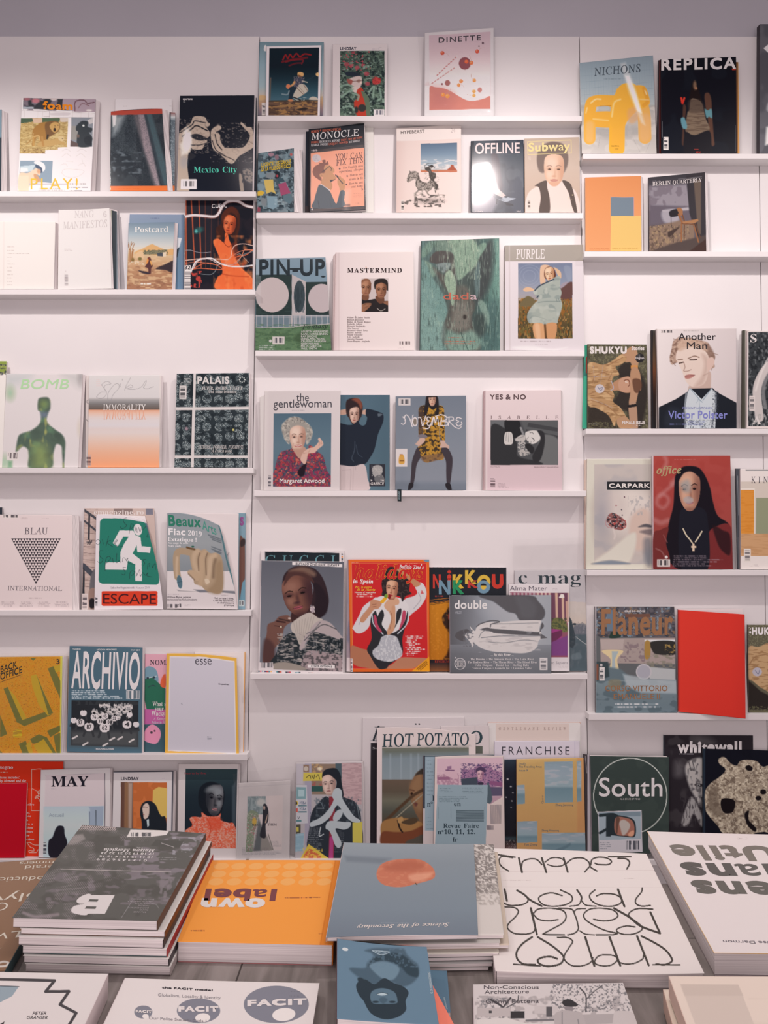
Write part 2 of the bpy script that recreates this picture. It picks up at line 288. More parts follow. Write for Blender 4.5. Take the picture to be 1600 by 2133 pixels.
}
OUTLINES_I = {
 'A': [60,[-11,0,-11,2,0,7,14,24,28,40,46,62,48,62,46,8,48,3,53,2,53,0,29,0,29,2,35,3,37,10,37,21,17,21,8,12,4,5,6,2,10,2,10,0],[19,24,38,24,39,48]],
 'B': [57,[-4,0,-4,2,2,3,6,9,16,50,17,55,16,58,11,59,11,60,33,60,48,57,53,47,50,38,39,33,46,27,49,19,46,9,36,2,22,0],[25,34,39,37,44,48,41,55,33,57,29,57,27,56,24,47,21,35,22,34],[20,3,34,7,39,20,36,28,25,31,21,31,19,29,14,9,14,6,15,3]],
 'C': [61,[28,-1,15,2,6,10,3,23,6,36,13,47,24,56,42,62,54,59,56,59,59,61,61,61,57,43,55,43,55,46,52,55,43,59,32,56,23,48,16,36,14,23,18,8,31,2,42,5,52,13,54,12,42,2]],
 'D': [66,[-5,0,-4,2,2,3,5,9,16,50,17,54,16,58,10,59,11,60,34,60,49,57,59,49,62,35,59,22,51,11,38,3,22,0],[22,3,35,6,44,13,50,25,52,37,51,46,47,52,41,56,33,58,29,57,27,55,25,50,15,12,14,6,16,4,18,3]],
 'E': [59,[-4,0,-4,2,2,3,5,10,16,50,17,54,16,58,11,59,11,60,57,60,55,47,53,47,52,54,48,57,29,57,27,55,25,52,21,34,28,34,38,36,42,42,43,42,37,21,36,21,36,24,35,29,33,30,28,31,20,31,15,11,14,8,14,6,15,4,20,3,26,3,37,4,44,9,50,17,52,17,46,0]],
 'F': [53,[-4,0,-3,2,1,2,4,5,6,10,17,50,18,54,16,58,11,59,11,60,55,60,52,46,50,46,50,48,48,55,40,57,28,57,25,49,21,34,34,34,38,37,41,42,43,42,37,20,35,20,36,22,36,25,34,29,28,31,21,31,15,9,15,6,16,3,22,2,22,0]],
 'G': [70,[32,-1,17,2,7,10,3,23,6,36,13,48,24,56,43,62,54,60,60,57,63,58,65,61,67,61,63,43,61,43,56,55,43,59,28,54,18,40,14,23,15,14,19,7,25,3,33,1,41,3,46,8,49,21,50,22,50,24,48,27,42,28,42,30,67,30,67,28,62,27,59,24,59,22,58,19,54,5]],
 'H': [68,[-4,0,-4,2,1,2,4,5,5,9,16,50,17,54,16,58,11,59,11,60,35,60,35,59,34,59,28,57,25,51,22,37,21,35,22,34,49,34,50,36,53,50,54,54,53,58,47,59,48,60,72,60,72,59,71,59,65,57,62,51,51,10,51,6,52,3,57,2,57,0,33,0,33,2,38,2,41,5,47,28,47,30,20,30,19,29,14,10,14,6,15,3,20,2,20,0]],
 'I': [32,[-4,0,-3,2,1,2,4,5,6,9,17,50,18,54,16,58,11,59,11,60,36,60,35,59,29,57,26,51,15,10,14,6,16,3,21,2,20,0]],
 'J': [33,[3,-1,-4,1,-7,6,-5,10,-2,11,1,10,2,5,1,3,4,1,7,3,9,10,19,49,20,55,18,58,12,58,13,60,38,60,38,59,32,57,29,52,20,17,13,3]],
 'K': [59,[-4,0,-4,2,1,2,4,5,5,9,16,50,17,54,16,58,11,59,11,60,35,60,34,59,28,57,25,51,21,34,21,32,22,33,44,50,49,56,44,59,44,60,65,60,65,59,64,59,56,55,44,46,29,34,46,9,51,3,57,2,56,0,31,0,31,2,36,2,37,5,37,7,22,30,19,29,14,10,14,6,15,3,21,2,21,0]],
 'L': [58,[-3,0,-3,2,4,3,7,9,18,50,18,54,17,58,12,59,12,60,36,60,36,59,30,57,27,51,16,12,15,7,16,4,21,3,28,3,39,4,46,8,52,17,54,17,48,0]],
 'M': [77,[-5,0,-4,2,0,2,3,5,5,9,17,50,17,54,16,58,11,59,11,60,28,60,34,14,65,60,81,60,81,59,80,59,74,57,71,51,60,10,60,6,61,3,66,2,66,0,42,0,42,1,47,2,50,5,52,11,62,51,28,0,27,0,20,51,10,13,9,6,10,3,15,2,15,0]],
 'N': [65,[44,-1,20,48,10,11,9,8,9,6,10,3,16,2,15,0,-4,0,-4,2,2,3,5,9,17,51,17,53,16,57,11,59,11,60,24,60,46,14,56,50,56,55,55,58,49,59,50,60,70,60,69,59,65,58,62,56,60,51,46,-1]],
 'O': [67,[26,-1,14,1,6,9,3,21,5,33,11,44,20,53,30,59,41,62,54,59,62,51,64,39,63,29,58,20,52,11,44,4],[26,1,35,4,43,10,49,20,53,31,54,43,51,55,42,59,32,56,24,49,17,37,14,27,13,18,16,6]],
 'P': [52,[-4,0,-4,2,2,3,5,9,16,50,17,54,16,58,11,59,11,60,35,60,48,57,53,47,50,38,42,31,29,29,21,29,19,28,14,8,14,6,15,3,21,2,21,0],[25,32,39,36,43,47,40,55,32,58,28,57,26,53,21,34,21,32]],
 'Q': [67,[38,-17,25,-15,19,-13,14,-12,4,-16,3,-15,19,0,7,7,3,21,5,33,11,44,20,53,30,59,41,62,53,59,61,51,64,40,59,21,44,6,35,1,25,-1,21,-2,16,-6,21,-6,34,-8,45,-11,51,-9,58,-3,60,-5,49,-14],[26,1,39,7,50,23,54,43,51,55,41,59,31,56,23,49,17,37,13,18,16,6]],
 'R': [59,[-4,0,-4,2,2,3,6,9,16,50,17,55,16,58,11,59,11,60,37,60,50,57,55,47,51,37,38,31,46,11,50,4,54,2,55,2,54,0,41,0,29,30,20,30,15,12,14,6,15,3,21,2,21,0],[26,32,40,36,45,47,42,55,33,58,29,57,27,56,21,33,23,33]],
 'S': [48,[20,-1,8,1,5,2,2,-1,0,-1,3,19,5,19,9,6,19,1,25,3,29,7,31,14,30,18,27,23,20,30,13,39,11,46,14,54,20,60,29,62,33,62,39,60,41,59,44,61,46,61,43,44,41,44,38,55,30,59,23,56,20,49,22,43,26,38,30,34,34,29,39,16,37,7,30,1]],
 'T': [55,[6,0,7,2,13,2,16,5,30,54,30,56,28,57,25,57,16,56,11,52,8,46,6,46,10,60,60,60,57,45,55,45,56,48,53,55,45,57,40,57,39,55,27,12,26,6,28,3,34,2,34,0]],
 'U': [64,[26,-1,12,3,7,15,8,24,15,50,16,55,15,58,9,59,9,60,35,60,34,59,27,57,24,50,18,25,15,14,19,6,28,3,37,5,43,10,48,24,54,46,55,54,54,58,48,59,49,60,69,60,69,59,68,59,61,55,58,46,51,21,46,8,38,1]],
 'V': [57,[10,-1,12,51,11,57,6,59,5,59,5,60,29,60,29,59,28,59,23,57,21,50,19,12,50,49,54,56,53,58,48,59,49,60,67,60,67,59,66,59,61,56,55,50,12,-1]],
 'W': [77,[11,-1,13,51,11,57,5,59,6,60,30,60,29,59,23,57,21,50,20,15,42,46,42,51,41,57,35,59,35,60,58,60,58,59,53,58,51,55,50,49,49,16,71,48,74,56,73,58,68,59,68,60,87,60,86,59,81,56,76,50,41,-1,40,-1,42,40,12,-1]],
 'X': [60,[-8,0,-8,1,4,8,26,30,20,48,17,55,14,58,8,59,8,60,35,60,35,59,33,59,28,55,29,50,34,36,47,50,52,56,47,59,46,59,46,60,67,60,66,59,61,57,54,51,35,33,41,12,44,5,47,3,53,2,53,0,25,0,26,2,32,2,33,5,33,10,27,26,13,12,8,5,10,2,15,1,15,0]],
 'Y': [54,[6,0,7,2,12,2,15,4,17,9,22,26,14,48,11,54,7,58,2,59,2,60,28,60,28,59,22,58,21,55,21,53,22,51,29,31,43,47,48,52,49,56,47,58,45,58,42,59,42,60,63,60,63,58,58,56,51,50,31,27,26,9,25,7,25,5,27,2,34,2,33,0]],
 'Z': [60,[-1,0,-1,1,46,57,30,57,21,56,15,52,10,46,9,46,13,60,59,60,59,59,11,3,27,3,36,4,42,5,46,8,52,17,53,17,48,0]],
 'a': [44,[6,-1,1,1,-1,8,2,23,12,36,24,41,28,40,30,36,31,40,38,40,30,12,29,6,30,5,37,10,38,9,31,2,25,-1,22,3,25,15,15,3],[11,4,15,6,20,11,24,18,27,26,28,33,27,37,24,39,16,35,10,23,8,16,7,10]],
 'b': [44,[11,-1,2,1,-1,5,0,7,11,52,12,55,12,57,11,59,7,59,7,61,12,61,20,63,21,62,13,33,20,39,28,41,36,38,40,28,37,18,31,8,22,2],[12,1,22,5,29,15,32,27,30,34,24,37,16,33,11,22,7,9,6,5,8,2]],
 'c': [39,[13,-1,3,3,0,14,2,23,6,31,13,37,26,41,32,39,35,35,33,31,30,30,27,33,27,35,29,38,26,39,17,35,10,25,8,14,10,6,16,3,23,5,30,11,31,9,22,2]],
 'd': [46,[8,-1,1,2,-1,10,1,19,6,28,13,36,19,40,25,41,32,38,35,54,36,55,36,57,35,59,30,59,31,61,40,62,44,63,45,61,31,10,31,8,30,6,32,4,35,6,40,10,41,9,34,1,28,-1,24,3,26,15,17,3],[12,4,17,6,21,11,26,19,29,26,30,34,29,38,26,39,17,35,10,23,7,10,8,5]],
 'e': [37,[12,-1,3,3,-1,13,1,21,6,30,13,37,25,41,31,39,34,35,32,29,27,25,19,21,8,19,7,15,7,13,9,6,15,3,22,5,29,11,30,9,21,2],[8,21,22,26,27,35,23,39,18,36,12,30]],
 'f': [26,[-6,-20,-10,-19,-12,-15,-9,-11,-6,-14,-6,-17,-5,-17,-1,-14,2,-3,9,37,1,37,2,40,10,40,11,44,18,58,28,63,34,62,36,57,32,53,28,56,29,59,27,61,22,58,19,50,17,40,27,40,27,37,17,37,9,1,4,-11,-1,-18]],
 'g': [37,[8,-20,-3,-17,-7,-10,-4,-3,5,3,1,7,3,11,8,16,3,20,1,25,4,33,10,39,20,41,27,40,32,38,38,38,38,35,32,35,32,31,30,23,23,17,14,15,11,15,8,11,10,9,15,7,25,2,29,-5,26,-13,19,-18],[14,17,20,19,23,25,25,32,23,37,19,39,14,37,10,31,9,24,10,18],[10,-17,20,-15,23,-8,21,-4,17,-1,12,1,7,2,1,-3,-1,-8,2,-15]],
 'h': [52,[40,-1,34,1,32,8,32,13,33,20,37,37,36,41,33,42,28,40,23,35,16,22,11,0,3,0,15,54,15,59,14,62,9,63,9,66,25,66,22,50,20,43,19,36,27,45,36,48,43,45,45,38,45,34,43,28,40,13,40,9,43,5,49,7,50,4]],
 'i': [23,[16,51,13,52,11,56,13,59,16,60,19,59,20,56,19,52],[4,-1,0,4,0,7,1,11,7,31,8,34,6,37,2,37,3,39,8,40,12,40,16,41,17,39,8,10,8,7,9,4,13,6,17,11,18,10,11,2]],
 'l': [22,[4,-1,1,0,0,3,0,7,2,13,13,54,13,56,12,59,8,60,8,61,17,63,22,63,22,61,8,11,7,6,9,4,12,6,16,11,17,9,10,2]],
 'm': [72,[53,-1,50,0,49,4,50,10,55,28,56,33,53,36,48,33,42,27,36,18,30,0,23,0,31,26,32,33,30,36,26,34,20,30,15,23,11,17,8,9,5,0,-2,0,6,28,8,32,8,34,7,37,2,37,3,39,12,40,16,41,17,39,12,23,24,37,34,41,38,40,39,36,37,24,48,37,58,41,62,40,64,36,62,29,57,8,56,6,58,5,61,6,63,8,65,11,66,10,60,2]],
 'n': [47,[29,-1,26,0,25,4,25,9,28,18,31,28,32,33,29,36,25,34,16,25,12,18,6,0,-2,0,7,29,8,34,7,36,2,37,3,39,9,39,17,41,17,40,12,23,24,37,34,41,38,40,39,36,39,33,38,29,33,11,32,8,32,6,34,4,37,6,41,12,42,11,36,2]],
 'o': [46,[14,-1,3,3,-1,13,2,23,8,32,17,39,26,41,37,37,41,27,39,18,34,10,26,3],[15,1,22,4,27,11,32,20,33,29,31,36,26,39,17,35,10,24,7,11,9,4]],
 'p': [44,[-12,-19,-12,-18,-6,-16,-4,-11,7,31,8,32,8,34,7,36,2,37,3,39,8,39,16,41,17,39,15,32,22,39,29,41,37,38,40,29,38,19,32,9,23,2,13,-1,6,1,4,-11,3,-15,5,-17,10,-18,10,-19],[13,1,20,4,26,11,31,20,32,30,31,35,26,37,18,33,12,21,9,8,8,7,8,5]],
 'r': [29,[-2,0,6,27,7,34,6,36,2,37,2,39,8,40,12,40,15,41,16,40,12,23,21,37,27,41,30,40,31,37,29,33,26,31,23,32,22,35,12,20,5,0]],
 's': [32,[10,-1,4,0,1,1,-1,-1,-3,-1,-1,14,1,14,3,4,9,1,14,3,16,9,14,16,11,19,8,23,6,27,5,31,8,38,16,41,22,40,25,39,27,41,29,41,27,28,25,28,23,36,17,39,13,37,12,34,15,27,18,24,22,16,23,12,22,5,17,1]],
 't': [24,[4,-1,0,3,0,6,1,8,9,37,3,37,3,39,11,42,18,51,20,51,16,40,24,40,23,37,16,37,8,6,9,4,12,6,16,10,17,9,11,1]],
 'u': [47,[6,-1,2,1,1,5,1,9,2,15,7,30,7,34,6,37,2,37,2,39,8,40,12,40,15,41,17,41,16,38,9,14,8,10,8,7,10,4,16,7,23,15,29,26,34,40,41,40,33,12,32,6,34,4,37,6,41,11,42,10,36,2,29,-1,25,3,26,11,29,20,17,4]],
 'w': [58,[6,-1,6,23,5,30,4,35,0,38,0,39,7,41,10,41,12,36,13,22,13,12,31,41,32,41,36,9,48,25,51,31,47,37,48,40,51,41,54,40,55,36,52,27,44,15,31,-1,30,-1,27,29,8,-1]],
 'y': [35,[-6,-20,-9,-19,-10,-16,-9,-14,-6,-13,-4,-13,-1,-14,4,-9,10,-1,6,23,4,32,1,36,-3,37,-3,39,1,39,8,41,11,34,16,7,22,18,26,24,28,28,28,30,26,34,24,37,25,40,28,41,31,40,32,35,31,29,23,13,17,5,11,-4,5,-12,-1,-18]],
 'z': [35,[19,-1,15,-1,10,0,2,2,-3,0,-4,0,-4,-1,-6,0,-4,2,25,34,19,33,9,35,6,34,3,31,2,32,5,39,10,41,13,41,23,39,26,38,32,41,33,39,32,38,3,6,8,7,15,6,20,5,27,11,29,10,26,3,23,0]],
}

FONT = {'S': {}, 'T': {}, 'I': {}}
for k_, src_ in (('T', OUTLINES_T), ('I', OUTLINES_I)):
    for ch, dat in src_.items():
        FONT[k_][ch] = (dat[0] / 130.0, [np.array(q, float).reshape(-1, 2) / 130.0 for q in dat[1:]])
def sans_outlines(chars):
    """outlines of the built-in sans lettering"""
    def make(txt):
        c = bpy.data.curves.new('lettering', 'FONT'); c.body = txt; c.resolution_u = 4
        o = bpy.data.objects.new('lettering', c); COL.objects.link(o); return o
    obs = {}
    for ch in chars: obs[ch] = (make(ch), make('H' + ch + 'H'))
    hh = make('HH'); bpy.context.view_layer.update(); dg = bpy.context.evaluated_depsgraph_get()
    w = lambda o: max(b[0] for b in o.bound_box)
    w0 = w(hh)
    for ch, (a, b) in obs.items():
        cs = []
        for sp in a.to_curve(dg, apply_modifiers=False).splines:
            bp = sp.bezier_points; n = len(bp); pts = []
            for i in range(n):
                p0, p1, p2, p3 = bp[i].co, bp[i].handle_right, bp[(i + 1) % n].handle_left, bp[(i + 1) % n].co
                m = 1 if abs((p1 - p0).cross(p3 - p0).z) + abs((p2 - p0).cross(p3 - p0).z) < 1e-4 else 4
                pts += [p0 * (1 - j / m) ** 3 + p1 * 3 * (j / m) * (1 - j / m) ** 2 + p2 * 3 * (j / m) ** 2 * (1 - j / m) + p3 * (j / m) ** 3 for j in range(m)]
            q = []
            for p in pts:
                if not q or abs(q[-1][0] - p.x) + abs(q[-1][1] - p.y) > 0.008: q.append((p.x, p.y))
            if len(q) > 2 and abs(q[0][0] - q[-1][0]) + abs(q[0][1] - q[-1][1]) < 0.008: q.pop()
            if len(q) > 2: cs.append(np.array(q))
        a.to_curve_clear(); FONT['S'][ch] = (w(b) - w0, cs)
    cvs = [o.data for t in obs.values() for o in t] + [hh.data]
    for t in obs.values():
        for o in t: bpy.data.objects.remove(o)
    bpy.data.objects.remove(hh)
    for c in cvs: bpy.data.curves.remove(c)
sans_outlines([chr(i) for i in list(range(33, 127)) + [176, 233, 234, 244] if i not in (34, 92)])
CAP = {k: max(c[:, 1].max() for c in FONT[k]['H'][1]) for k in FONT}
# an upright serif from the slanted one
FONT['R'] = {}
for ch in FONT['T']:
    FONT['R'][ch] = FONT['T'][ch]
for ch in 'ABCDEFGHIJKLMNOPQRSTUVWXYZ':
    a_, cs_ = FONT['I'][ch]; FONT['R'][ch] = (a_, [np.stack((c[:, 0] - 0.21 * c[:, 1], c[:, 1]), 1) for c in cs_])
CAP['R'] = CAP['I']
_gc = {}
def _area(c):
    x, y = c[:, 0], c[:, 1]; return 0.5 * np.sum(x * np.roll(y, -1) - np.roll(x, -1) * y)
def _in(p, c):
    r = False
    for i in range(len(c)):
        a, b = c[i - 1], c[i]
        if (a[1] > p[1]) != (b[1] > p[1]) and p[0] < (b[0] - a[0]) * (p[1] - a[1]) / (b[1] - a[1]) + a[0]: r = not r
    return r
def _fill(cs):
    """triangles of outlines with holes, island by island"""
    sg = np.sign(_area(max(cs, key=lambda c: abs(_area(c))))); off = np.cumsum([0] + [len(c) for c in cs]); out = []
    for i, c in enumerate(cs):
        if np.sign(_area(c)) != sg: continue
        grp = [i] + [j for j, h in enumerate(cs) if np.sign(_area(h)) != sg and _in(h.mean(0), c)]
        idx = np.concatenate([np.arange(off[j], off[j + 1]) for j in grp])
        tr = tessellate_polygon([[Vector((p[0], p[1], 0)) for p in cs[j]] for j in grp])
        if len(tr): out.append(idx[np.array(tr, int)])
    return np.concatenate(out) if out else np.zeros((0, 3), int)
def glyph(k, ch, wt):
    if k == 'B': wt = wt + 0.022
    if k == 'B' or ch not in FONT[k]: k = 'S'
    if ch not in FONT[k]: return 0.25, None, None
    key = (k, ch, wt)
    if key in _gc: return _gc[key]
    adv, cs = FONT[k][ch]
    adv += wt * 1.2
    if not cs: _gc[key] = (adv, None, None); return _gc[key]
    if wt:
        sg = np.sign(_area(max(cs, key=lambda c: abs(_area(c))))); out = []
        for c in cs:
            e = np.roll(c, -1, 0) - c; e = e / (np.linalg.norm(e, axis=1, keepdims=True) + 1e-9)
            n = np.stack((e[:, 1], -e[:, 0]), 1); n2 = n + np.roll(n, 1, 0); n2 = n2 / np.maximum(np.linalg.norm(n2, axis=1, keepdims=True), 0.5)
            out.append(c + n2 * wt * sg)
        cs = out
    tri = _fill(cs); ar = sum(_area(c) for c in cs); va = np.concatenate(cs)
    cover_ = sum(abs(_area(va[t])) for t in tri)
    if abs(cover_ - abs(ar)) > 0.04 * abs(ar):       # outline crossed itself: lighter weight
        if abs(wt) > 0.004: _gc[key] = glyph(k, ch, wt * 0.5); return _gc[key]
    _gc[key] = (adv, np.concatenate(cs), np.array(tri, int)); return _gc[key]

# ---------------------------------------------------------------- printed covers
def _hash(ix, iy, seed):
    h = (ix.astype(np.int64) * 374761393 + iy.astype(np.int64) * 668265263 + seed * 974711) & 0x7fffffff
    h = ((h ^ (h >> 13)) * 1274126177) & 0x7fffffff
    return ((h ^ (h >> 16)) & 0xffff) / 65535.0
def vnoise(x, y, seed=0, oct=2):
    t = 0; a = 1; s = 0
    for k in range(oct):
        ix, iy = np.floor(x), np.floor(y); fx, fy = x - ix, y - iy
        fx = fx * fx * (3 - 2 * fx); fy = fy * fy * (3 - 2 * fy)
        v = (_hash(ix, iy, seed + k) * (1 - fx) + _hash(ix + 1, iy, seed + k) * fx) * (1 - fy) + (_hash(ix, iy + 1, seed + k) * (1 - fx) + _hash(ix + 1, iy + 1, seed + k) * fx) * fy
        t = t + a * v; s += a; a *= 0.5; x = x * 2.03 + 7; y = y * 2.03 + 3
    return t / s
def _pts(s):
    a = np.array([float(v) for v in s.split()] if isinstance(s, str) else s, float).reshape(-1, 2); return a
def _cat(p, closed, n=6):
    q = np.concatenate((p[-1:], p, p[:2])) if closed else np.concatenate((2 * p[:1] - p[1:2], p, 2 * p[-1:] - p[-2:-1]))
    out = []
    for i in range(1, len(q) - 2):
        a, b, c, d = q[i - 1], q[i], q[i + 1], q[i + 2]
        for t in np.arange(n) / n:
            out.append(0.5 * (2 * b + (c - a) * t + (2 * a - 5 * b + 4 * c - d) * t * t + (3 * b - a - 3 * c + d) * t ** 3))
    if not closed: out.append(q[-2])
    return np.array(out)

class A:
    """one printed sheet in the scene: corner points, a fine grid of ink colours and raised lettering.
    Drawing coordinates are those of a magnified look at the sheet: (origin x, origin y, magnification)."""
    def __init__(s, cr, quad, slot=1, Y=None, Z=None, cell=1.1, bend=(0, 0, 0, 0), bulge=0.0, curl=0.0, P3=None, w=None, base='f4f0ee'):
        s.cr = cr; s.bend = bend; s.bulge = bulge; s.curl = curl
        if P3 is None:
            q = _pts(quad) / cr[2] + np.array(cr[:2])
            if Z is not None:
                zs = [Z] * 4 if np.isscalar(Z) else Z
                P3 = [atZ(q[i, 0], q[i, 1], zs[i]) for i in range(4)]
            else:
                yb, yt = Y if Y else ((1.7, 0.75), (3.0, 1.75), (4.1, 2.8), (5.0, 3.8))[slot]
                ys = (yt, yt, yb, yb) if np.isscalar(yb) else (yt[0], yt[1], yb[1], yb[0])
                P3 = [atY(q[i, 0], q[i, 1], D - ys[i] / 100.0) for i in range(4)]
        s.P = np.array(P3); s.table = Z is not None
        q = proj(s.P)
        W = max(np.linalg.norm(q[1] - q[0]), np.linalg.norm(q[2] - q[3])); H = max(np.linalg.norm(q[3] - q[0]), np.linalg.norm(q[2] - q[1]))
        s.nx, s.ny = max(4, int(W / cell)), max(4, int(H / cell))
        u, v = np.meshgrid(np.linspace(0, 1, s.nx + 1), np.linspace(0, 1, s.ny + 1)); s.uv = np.stack((u.ravel(), v.ravel()), 1)
        s.V = s.patch(s.uv); p = (proj(s.V) - np.array(cr[:2])) * cr[2]
        s.X, s.Y = p[:, 0], p[:, 1]
        s.C = np.tile(hexc(base), (len(s.X), 1)); s.w = white_at(q[:, 0].mean(), q[:, 1].mean()) if w is None else np.array(w) / 255.0
        s.tv, s.tf, s.tc, s.nt = [], [], [], 0; s.m = np.ones(len(s.X))
    def patch(s, uv):
        u, v = uv[:, :1], uv[:, 1:]
        P = s.P; B = (P[0] * (1 - u) + P[1] * u) * (1 - v) + (P[3] * (1 - u) + P[2] * u) * v
        ex, ey = P[1] - P[0] + P[2] - P[3], P[3] - P[0] + P[2] - P[1]
        n = np.cross(ey, ex); n = n / np.linalg.norm(n); s.nv = n
        sx = np.linalg.norm(s.P[1] - s.P[0]) / max(1, np.linalg.norm(proj(P[1:2]) - proj(P[0:1]))); ex = ex / np.linalg.norm(ex) * sx; 
        sy = np.linalg.norm(P[3] - P[0]) / max(1, np.linalg.norm(proj(P[3:4]) - proj(P[0:1]))); ey = ey / np.linalg.norm(ey) * sy
        t, r, b, l = s.bend
        B = B + ey * (4 * u * (1 - u) * ((1 - v) * t + v * b)) + ex * (4 * v * (1 - v) * (u * r + (1 - u) * l))
        return B + n * (s.bulge * 4 * u * (1 - u) + s.curl * u ** 3)
    def inv(s, T):
        uv = np.full((len(T), 2), 0.5); e = 1e-3
        for _ in range(7):
            p = proj(s.patch(uv)); a = (proj(s.patch(uv + (e, 0))) - p) / e; b = (proj(s.patch(uv + (0, e))) - p) / e
            d = T - p; det = a[:, 0] * b[:, 1] - a[:, 1] * b[:, 0]
            uv = uv + np.stack(((d[:, 0] * b[:, 1] - d[:, 1] * b[:, 0]) / det, (a[:, 0] * d[:, 1] - a[:, 1] * d[:, 0]) / det), 1)
        return uv
    # -- inks
    def put(s, al, c):
        s.m = al; al = al[:, None]; s.C = s.C * (1 - al) + (hexc(c) if isinstance(c, str) else c) * al; return s
    def f(s, c): return s.put(np.ones(len(s.X)), c)
    def r(s, x0, y0, x1, y1, c, b=1.0, o=1.0):
        d = np.maximum(np.maximum(x0 - s.X, s.X - x1), np.maximum(y0 - s.Y, s.Y - y1)); b *= s.cr[2] * 0.5
        return s.put(np.clip(0.5 - d / b, 0, 1) * o, c)
    def rr(s, x0, y0, x1, y1, rad, c, b=1.0, o=1.0):
        qx = np.abs(s.X - (x0 + x1) / 2) - (x1 - x0) / 2 + rad; qy = np.abs(s.Y - (y0 + y1) / 2) - (y1 - y0) / 2 + rad
        d = np.hypot(np.maximum(qx, 0), np.maximum(qy, 0)) + np.minimum(np.maximum(qx, qy), 0) - rad
        return s.put(np.clip(0.5 - d / (b * s.cr[2] * 0.5), 0, 1) * o, c)
    def e(s, x, y, rx, ry, c, b=1.0, a=0, o=1.0):
        a = math.radians(a); dx, dy = s.X - x, s.Y - y; X = dx * math.cos(a) + dy * math.sin(a); Y = -dx * math.sin(a) + dy * math.cos(a)
        k = np.sqrt((X / rx) ** 2 + (Y / ry) ** 2); d = (k - 1) * min(rx, ry)
        return s.put(np.clip(0.5 - d / (b * s.cr[2] * 0.5), 0, 1) * o, c)
    def sdf(s, p, idx):
        x, y = s.X[idx], s.Y[idx]; d = np.full(len(x), 1e18); ins = np.zeros(len(x), bool)
        for i in range(len(p)):
            a, b = p[i], p[(i + 1) % len(p)]; ex, ey = b - a; wx, wy = x - a[0], y - a[1]
            t = np.clip((wx * ex + wy * ey) / (ex * ex + ey * ey + 1e-12), 0, 1)
            d = np.minimum(d, (wx - ex * t) ** 2 + (wy - ey * t) ** 2)
            if a[1] != b[1]: ins ^= ((a[1] > y) != (b[1] > y)) & (x < ex * (y - a[1]) / (ey if ey else 1e-9) + a[0])
        d = np.sqrt(d); return np.where(ins, -d, d)
    def p(s, pts, c, b=1.0, o=1.0, sm=0):
        p = _pts(pts)
        if sm: p = _cat(p, True)
        b *= s.cr[2] * 0.5; lo, hi = p.min(0) - b, p.max(0) + b
        idx = np.nonzero((s.X > lo[0]) & (s.X < hi[0]) & (s.Y > lo[1]) & (s.Y < hi[1]))[0]
        al = np.zeros(len(s.X))
        if len(idx): al[idx] = np.clip(0.5 - s.sdf(p, idx) / b, 0, 1) * o
        return s.put(al, c)
    def q(s, pts, c, b=1.0, o=1.0): return s.p(pts, c, b, o, 1)
    def l(s, pts, w, c, b=1.0, o=1.0, sm=1):
        p = _pts(pts)
        if sm and len(p) > 2: p = _cat(p, False)
        b *= s.cr[2] * 0.5; mg = w + b; lo, hi = p.min(0) - mg, p.max(0) + mg
        idx = np.nonzero((s.X > lo[0]) & (s.X < hi[0]) & (s.Y > lo[1]) & (s.Y < hi[1]))[0]
        al = np.zeros(len(s.X))
        if len(idx):
            x, y = s.X[idx], s.Y[idx]; d = np.full(len(x), 1e18)
            for i in range(len(p) - 1):
                a = p[i]; ex, ey = p[i + 1] - a; wx, wy = x - a[0], y - a[1]; t = np.clip((wx * ex + wy * ey) / (ex * ex + ey * ey + 1e-12), 0, 1)
                d = np.minimum(d, (wx - ex * t) ** 2 + (wy - ey * t) ** 2)
            al[idx] = np.clip(0.5 - (np.sqrt(d) - w / 2) / b, 0, 1) * o
        return s.put(al, c)
    def k(s, pts, w, c, b=1.0, o=1.0): return s.l(pts, w, c, b, o, 0)
    def g(s, x0, y0, x1, y1, stops, ax='y', o=1.0):
        """blend of printed colours down (or across) a box: stops 'pos hex pos hex ...'"""
        st = stops.split(); ps = [float(v) for v in st[::2]]; cs = np.array([hexc(v) for v in st[1::2]])
        T = s.Y if ax == 'y' else s.X
        c = np.stack([np.interp(T, ps, cs[:, i]) for i in range(3)], 1)
        d = np.maximum(np.maximum(x0 - s.X, s.X - x1), np.maximum(y0 - s.Y, s.Y - y1)); b = s.cr[2] * 0.5
        return s.put(np.clip(0.5 - d / b, 0, 1) * o, c)
    def n(s, box, c, sx, sy=None, th=0.5, o=1.0, seed=1, b=0.12, m=None, oc=2):
        """mottling of colour c inside box (or inside mask m)"""
        sy = sy or sx
        if m is None:
            x0, y0, x1, y1 = box; m = ((s.X > x0) & (s.X < x1) & (s.Y > y0) & (s.Y < y1)).astype(float)
        v = vnoise(s.X / sx, s.Y / sy, seed, oc)
        return s.put(np.clip((v - th) / b, 0, 1) * o * m, c)
    def tl(s, x0, y0, x1, n, dy, c, h=None, o=0.6, seed=3, al='l'):
        """rows of print too small to read in the photograph"""
        h = h or dy * 0.5; keep = s.m
        for i in range(n):
            f = _hash(np.array([i]), np.array([seed]), 5)[0]; w = (x1 - x0) * (0.6 + 0.4 * f)
            a = x0 if al == 'l' else (x0 + x1 - w) / 2 if al == 'c' else x1 - w
            m = np.clip(0.5 - np.maximum(np.maximum(a - s.X, s.X - a - w), np.abs(s.Y - y0 - i * dy) - h / 2) / (s.cr[2] * 0.5), 0, 1)
            v = vnoise(s.X / (h * 0.9), s.Y * 0 + i * 7.3, seed, 1)
            s.put(m * o * np.clip((v - 0.25) / 0.3, 0.25, 1), c)
        s.m = keep; return s
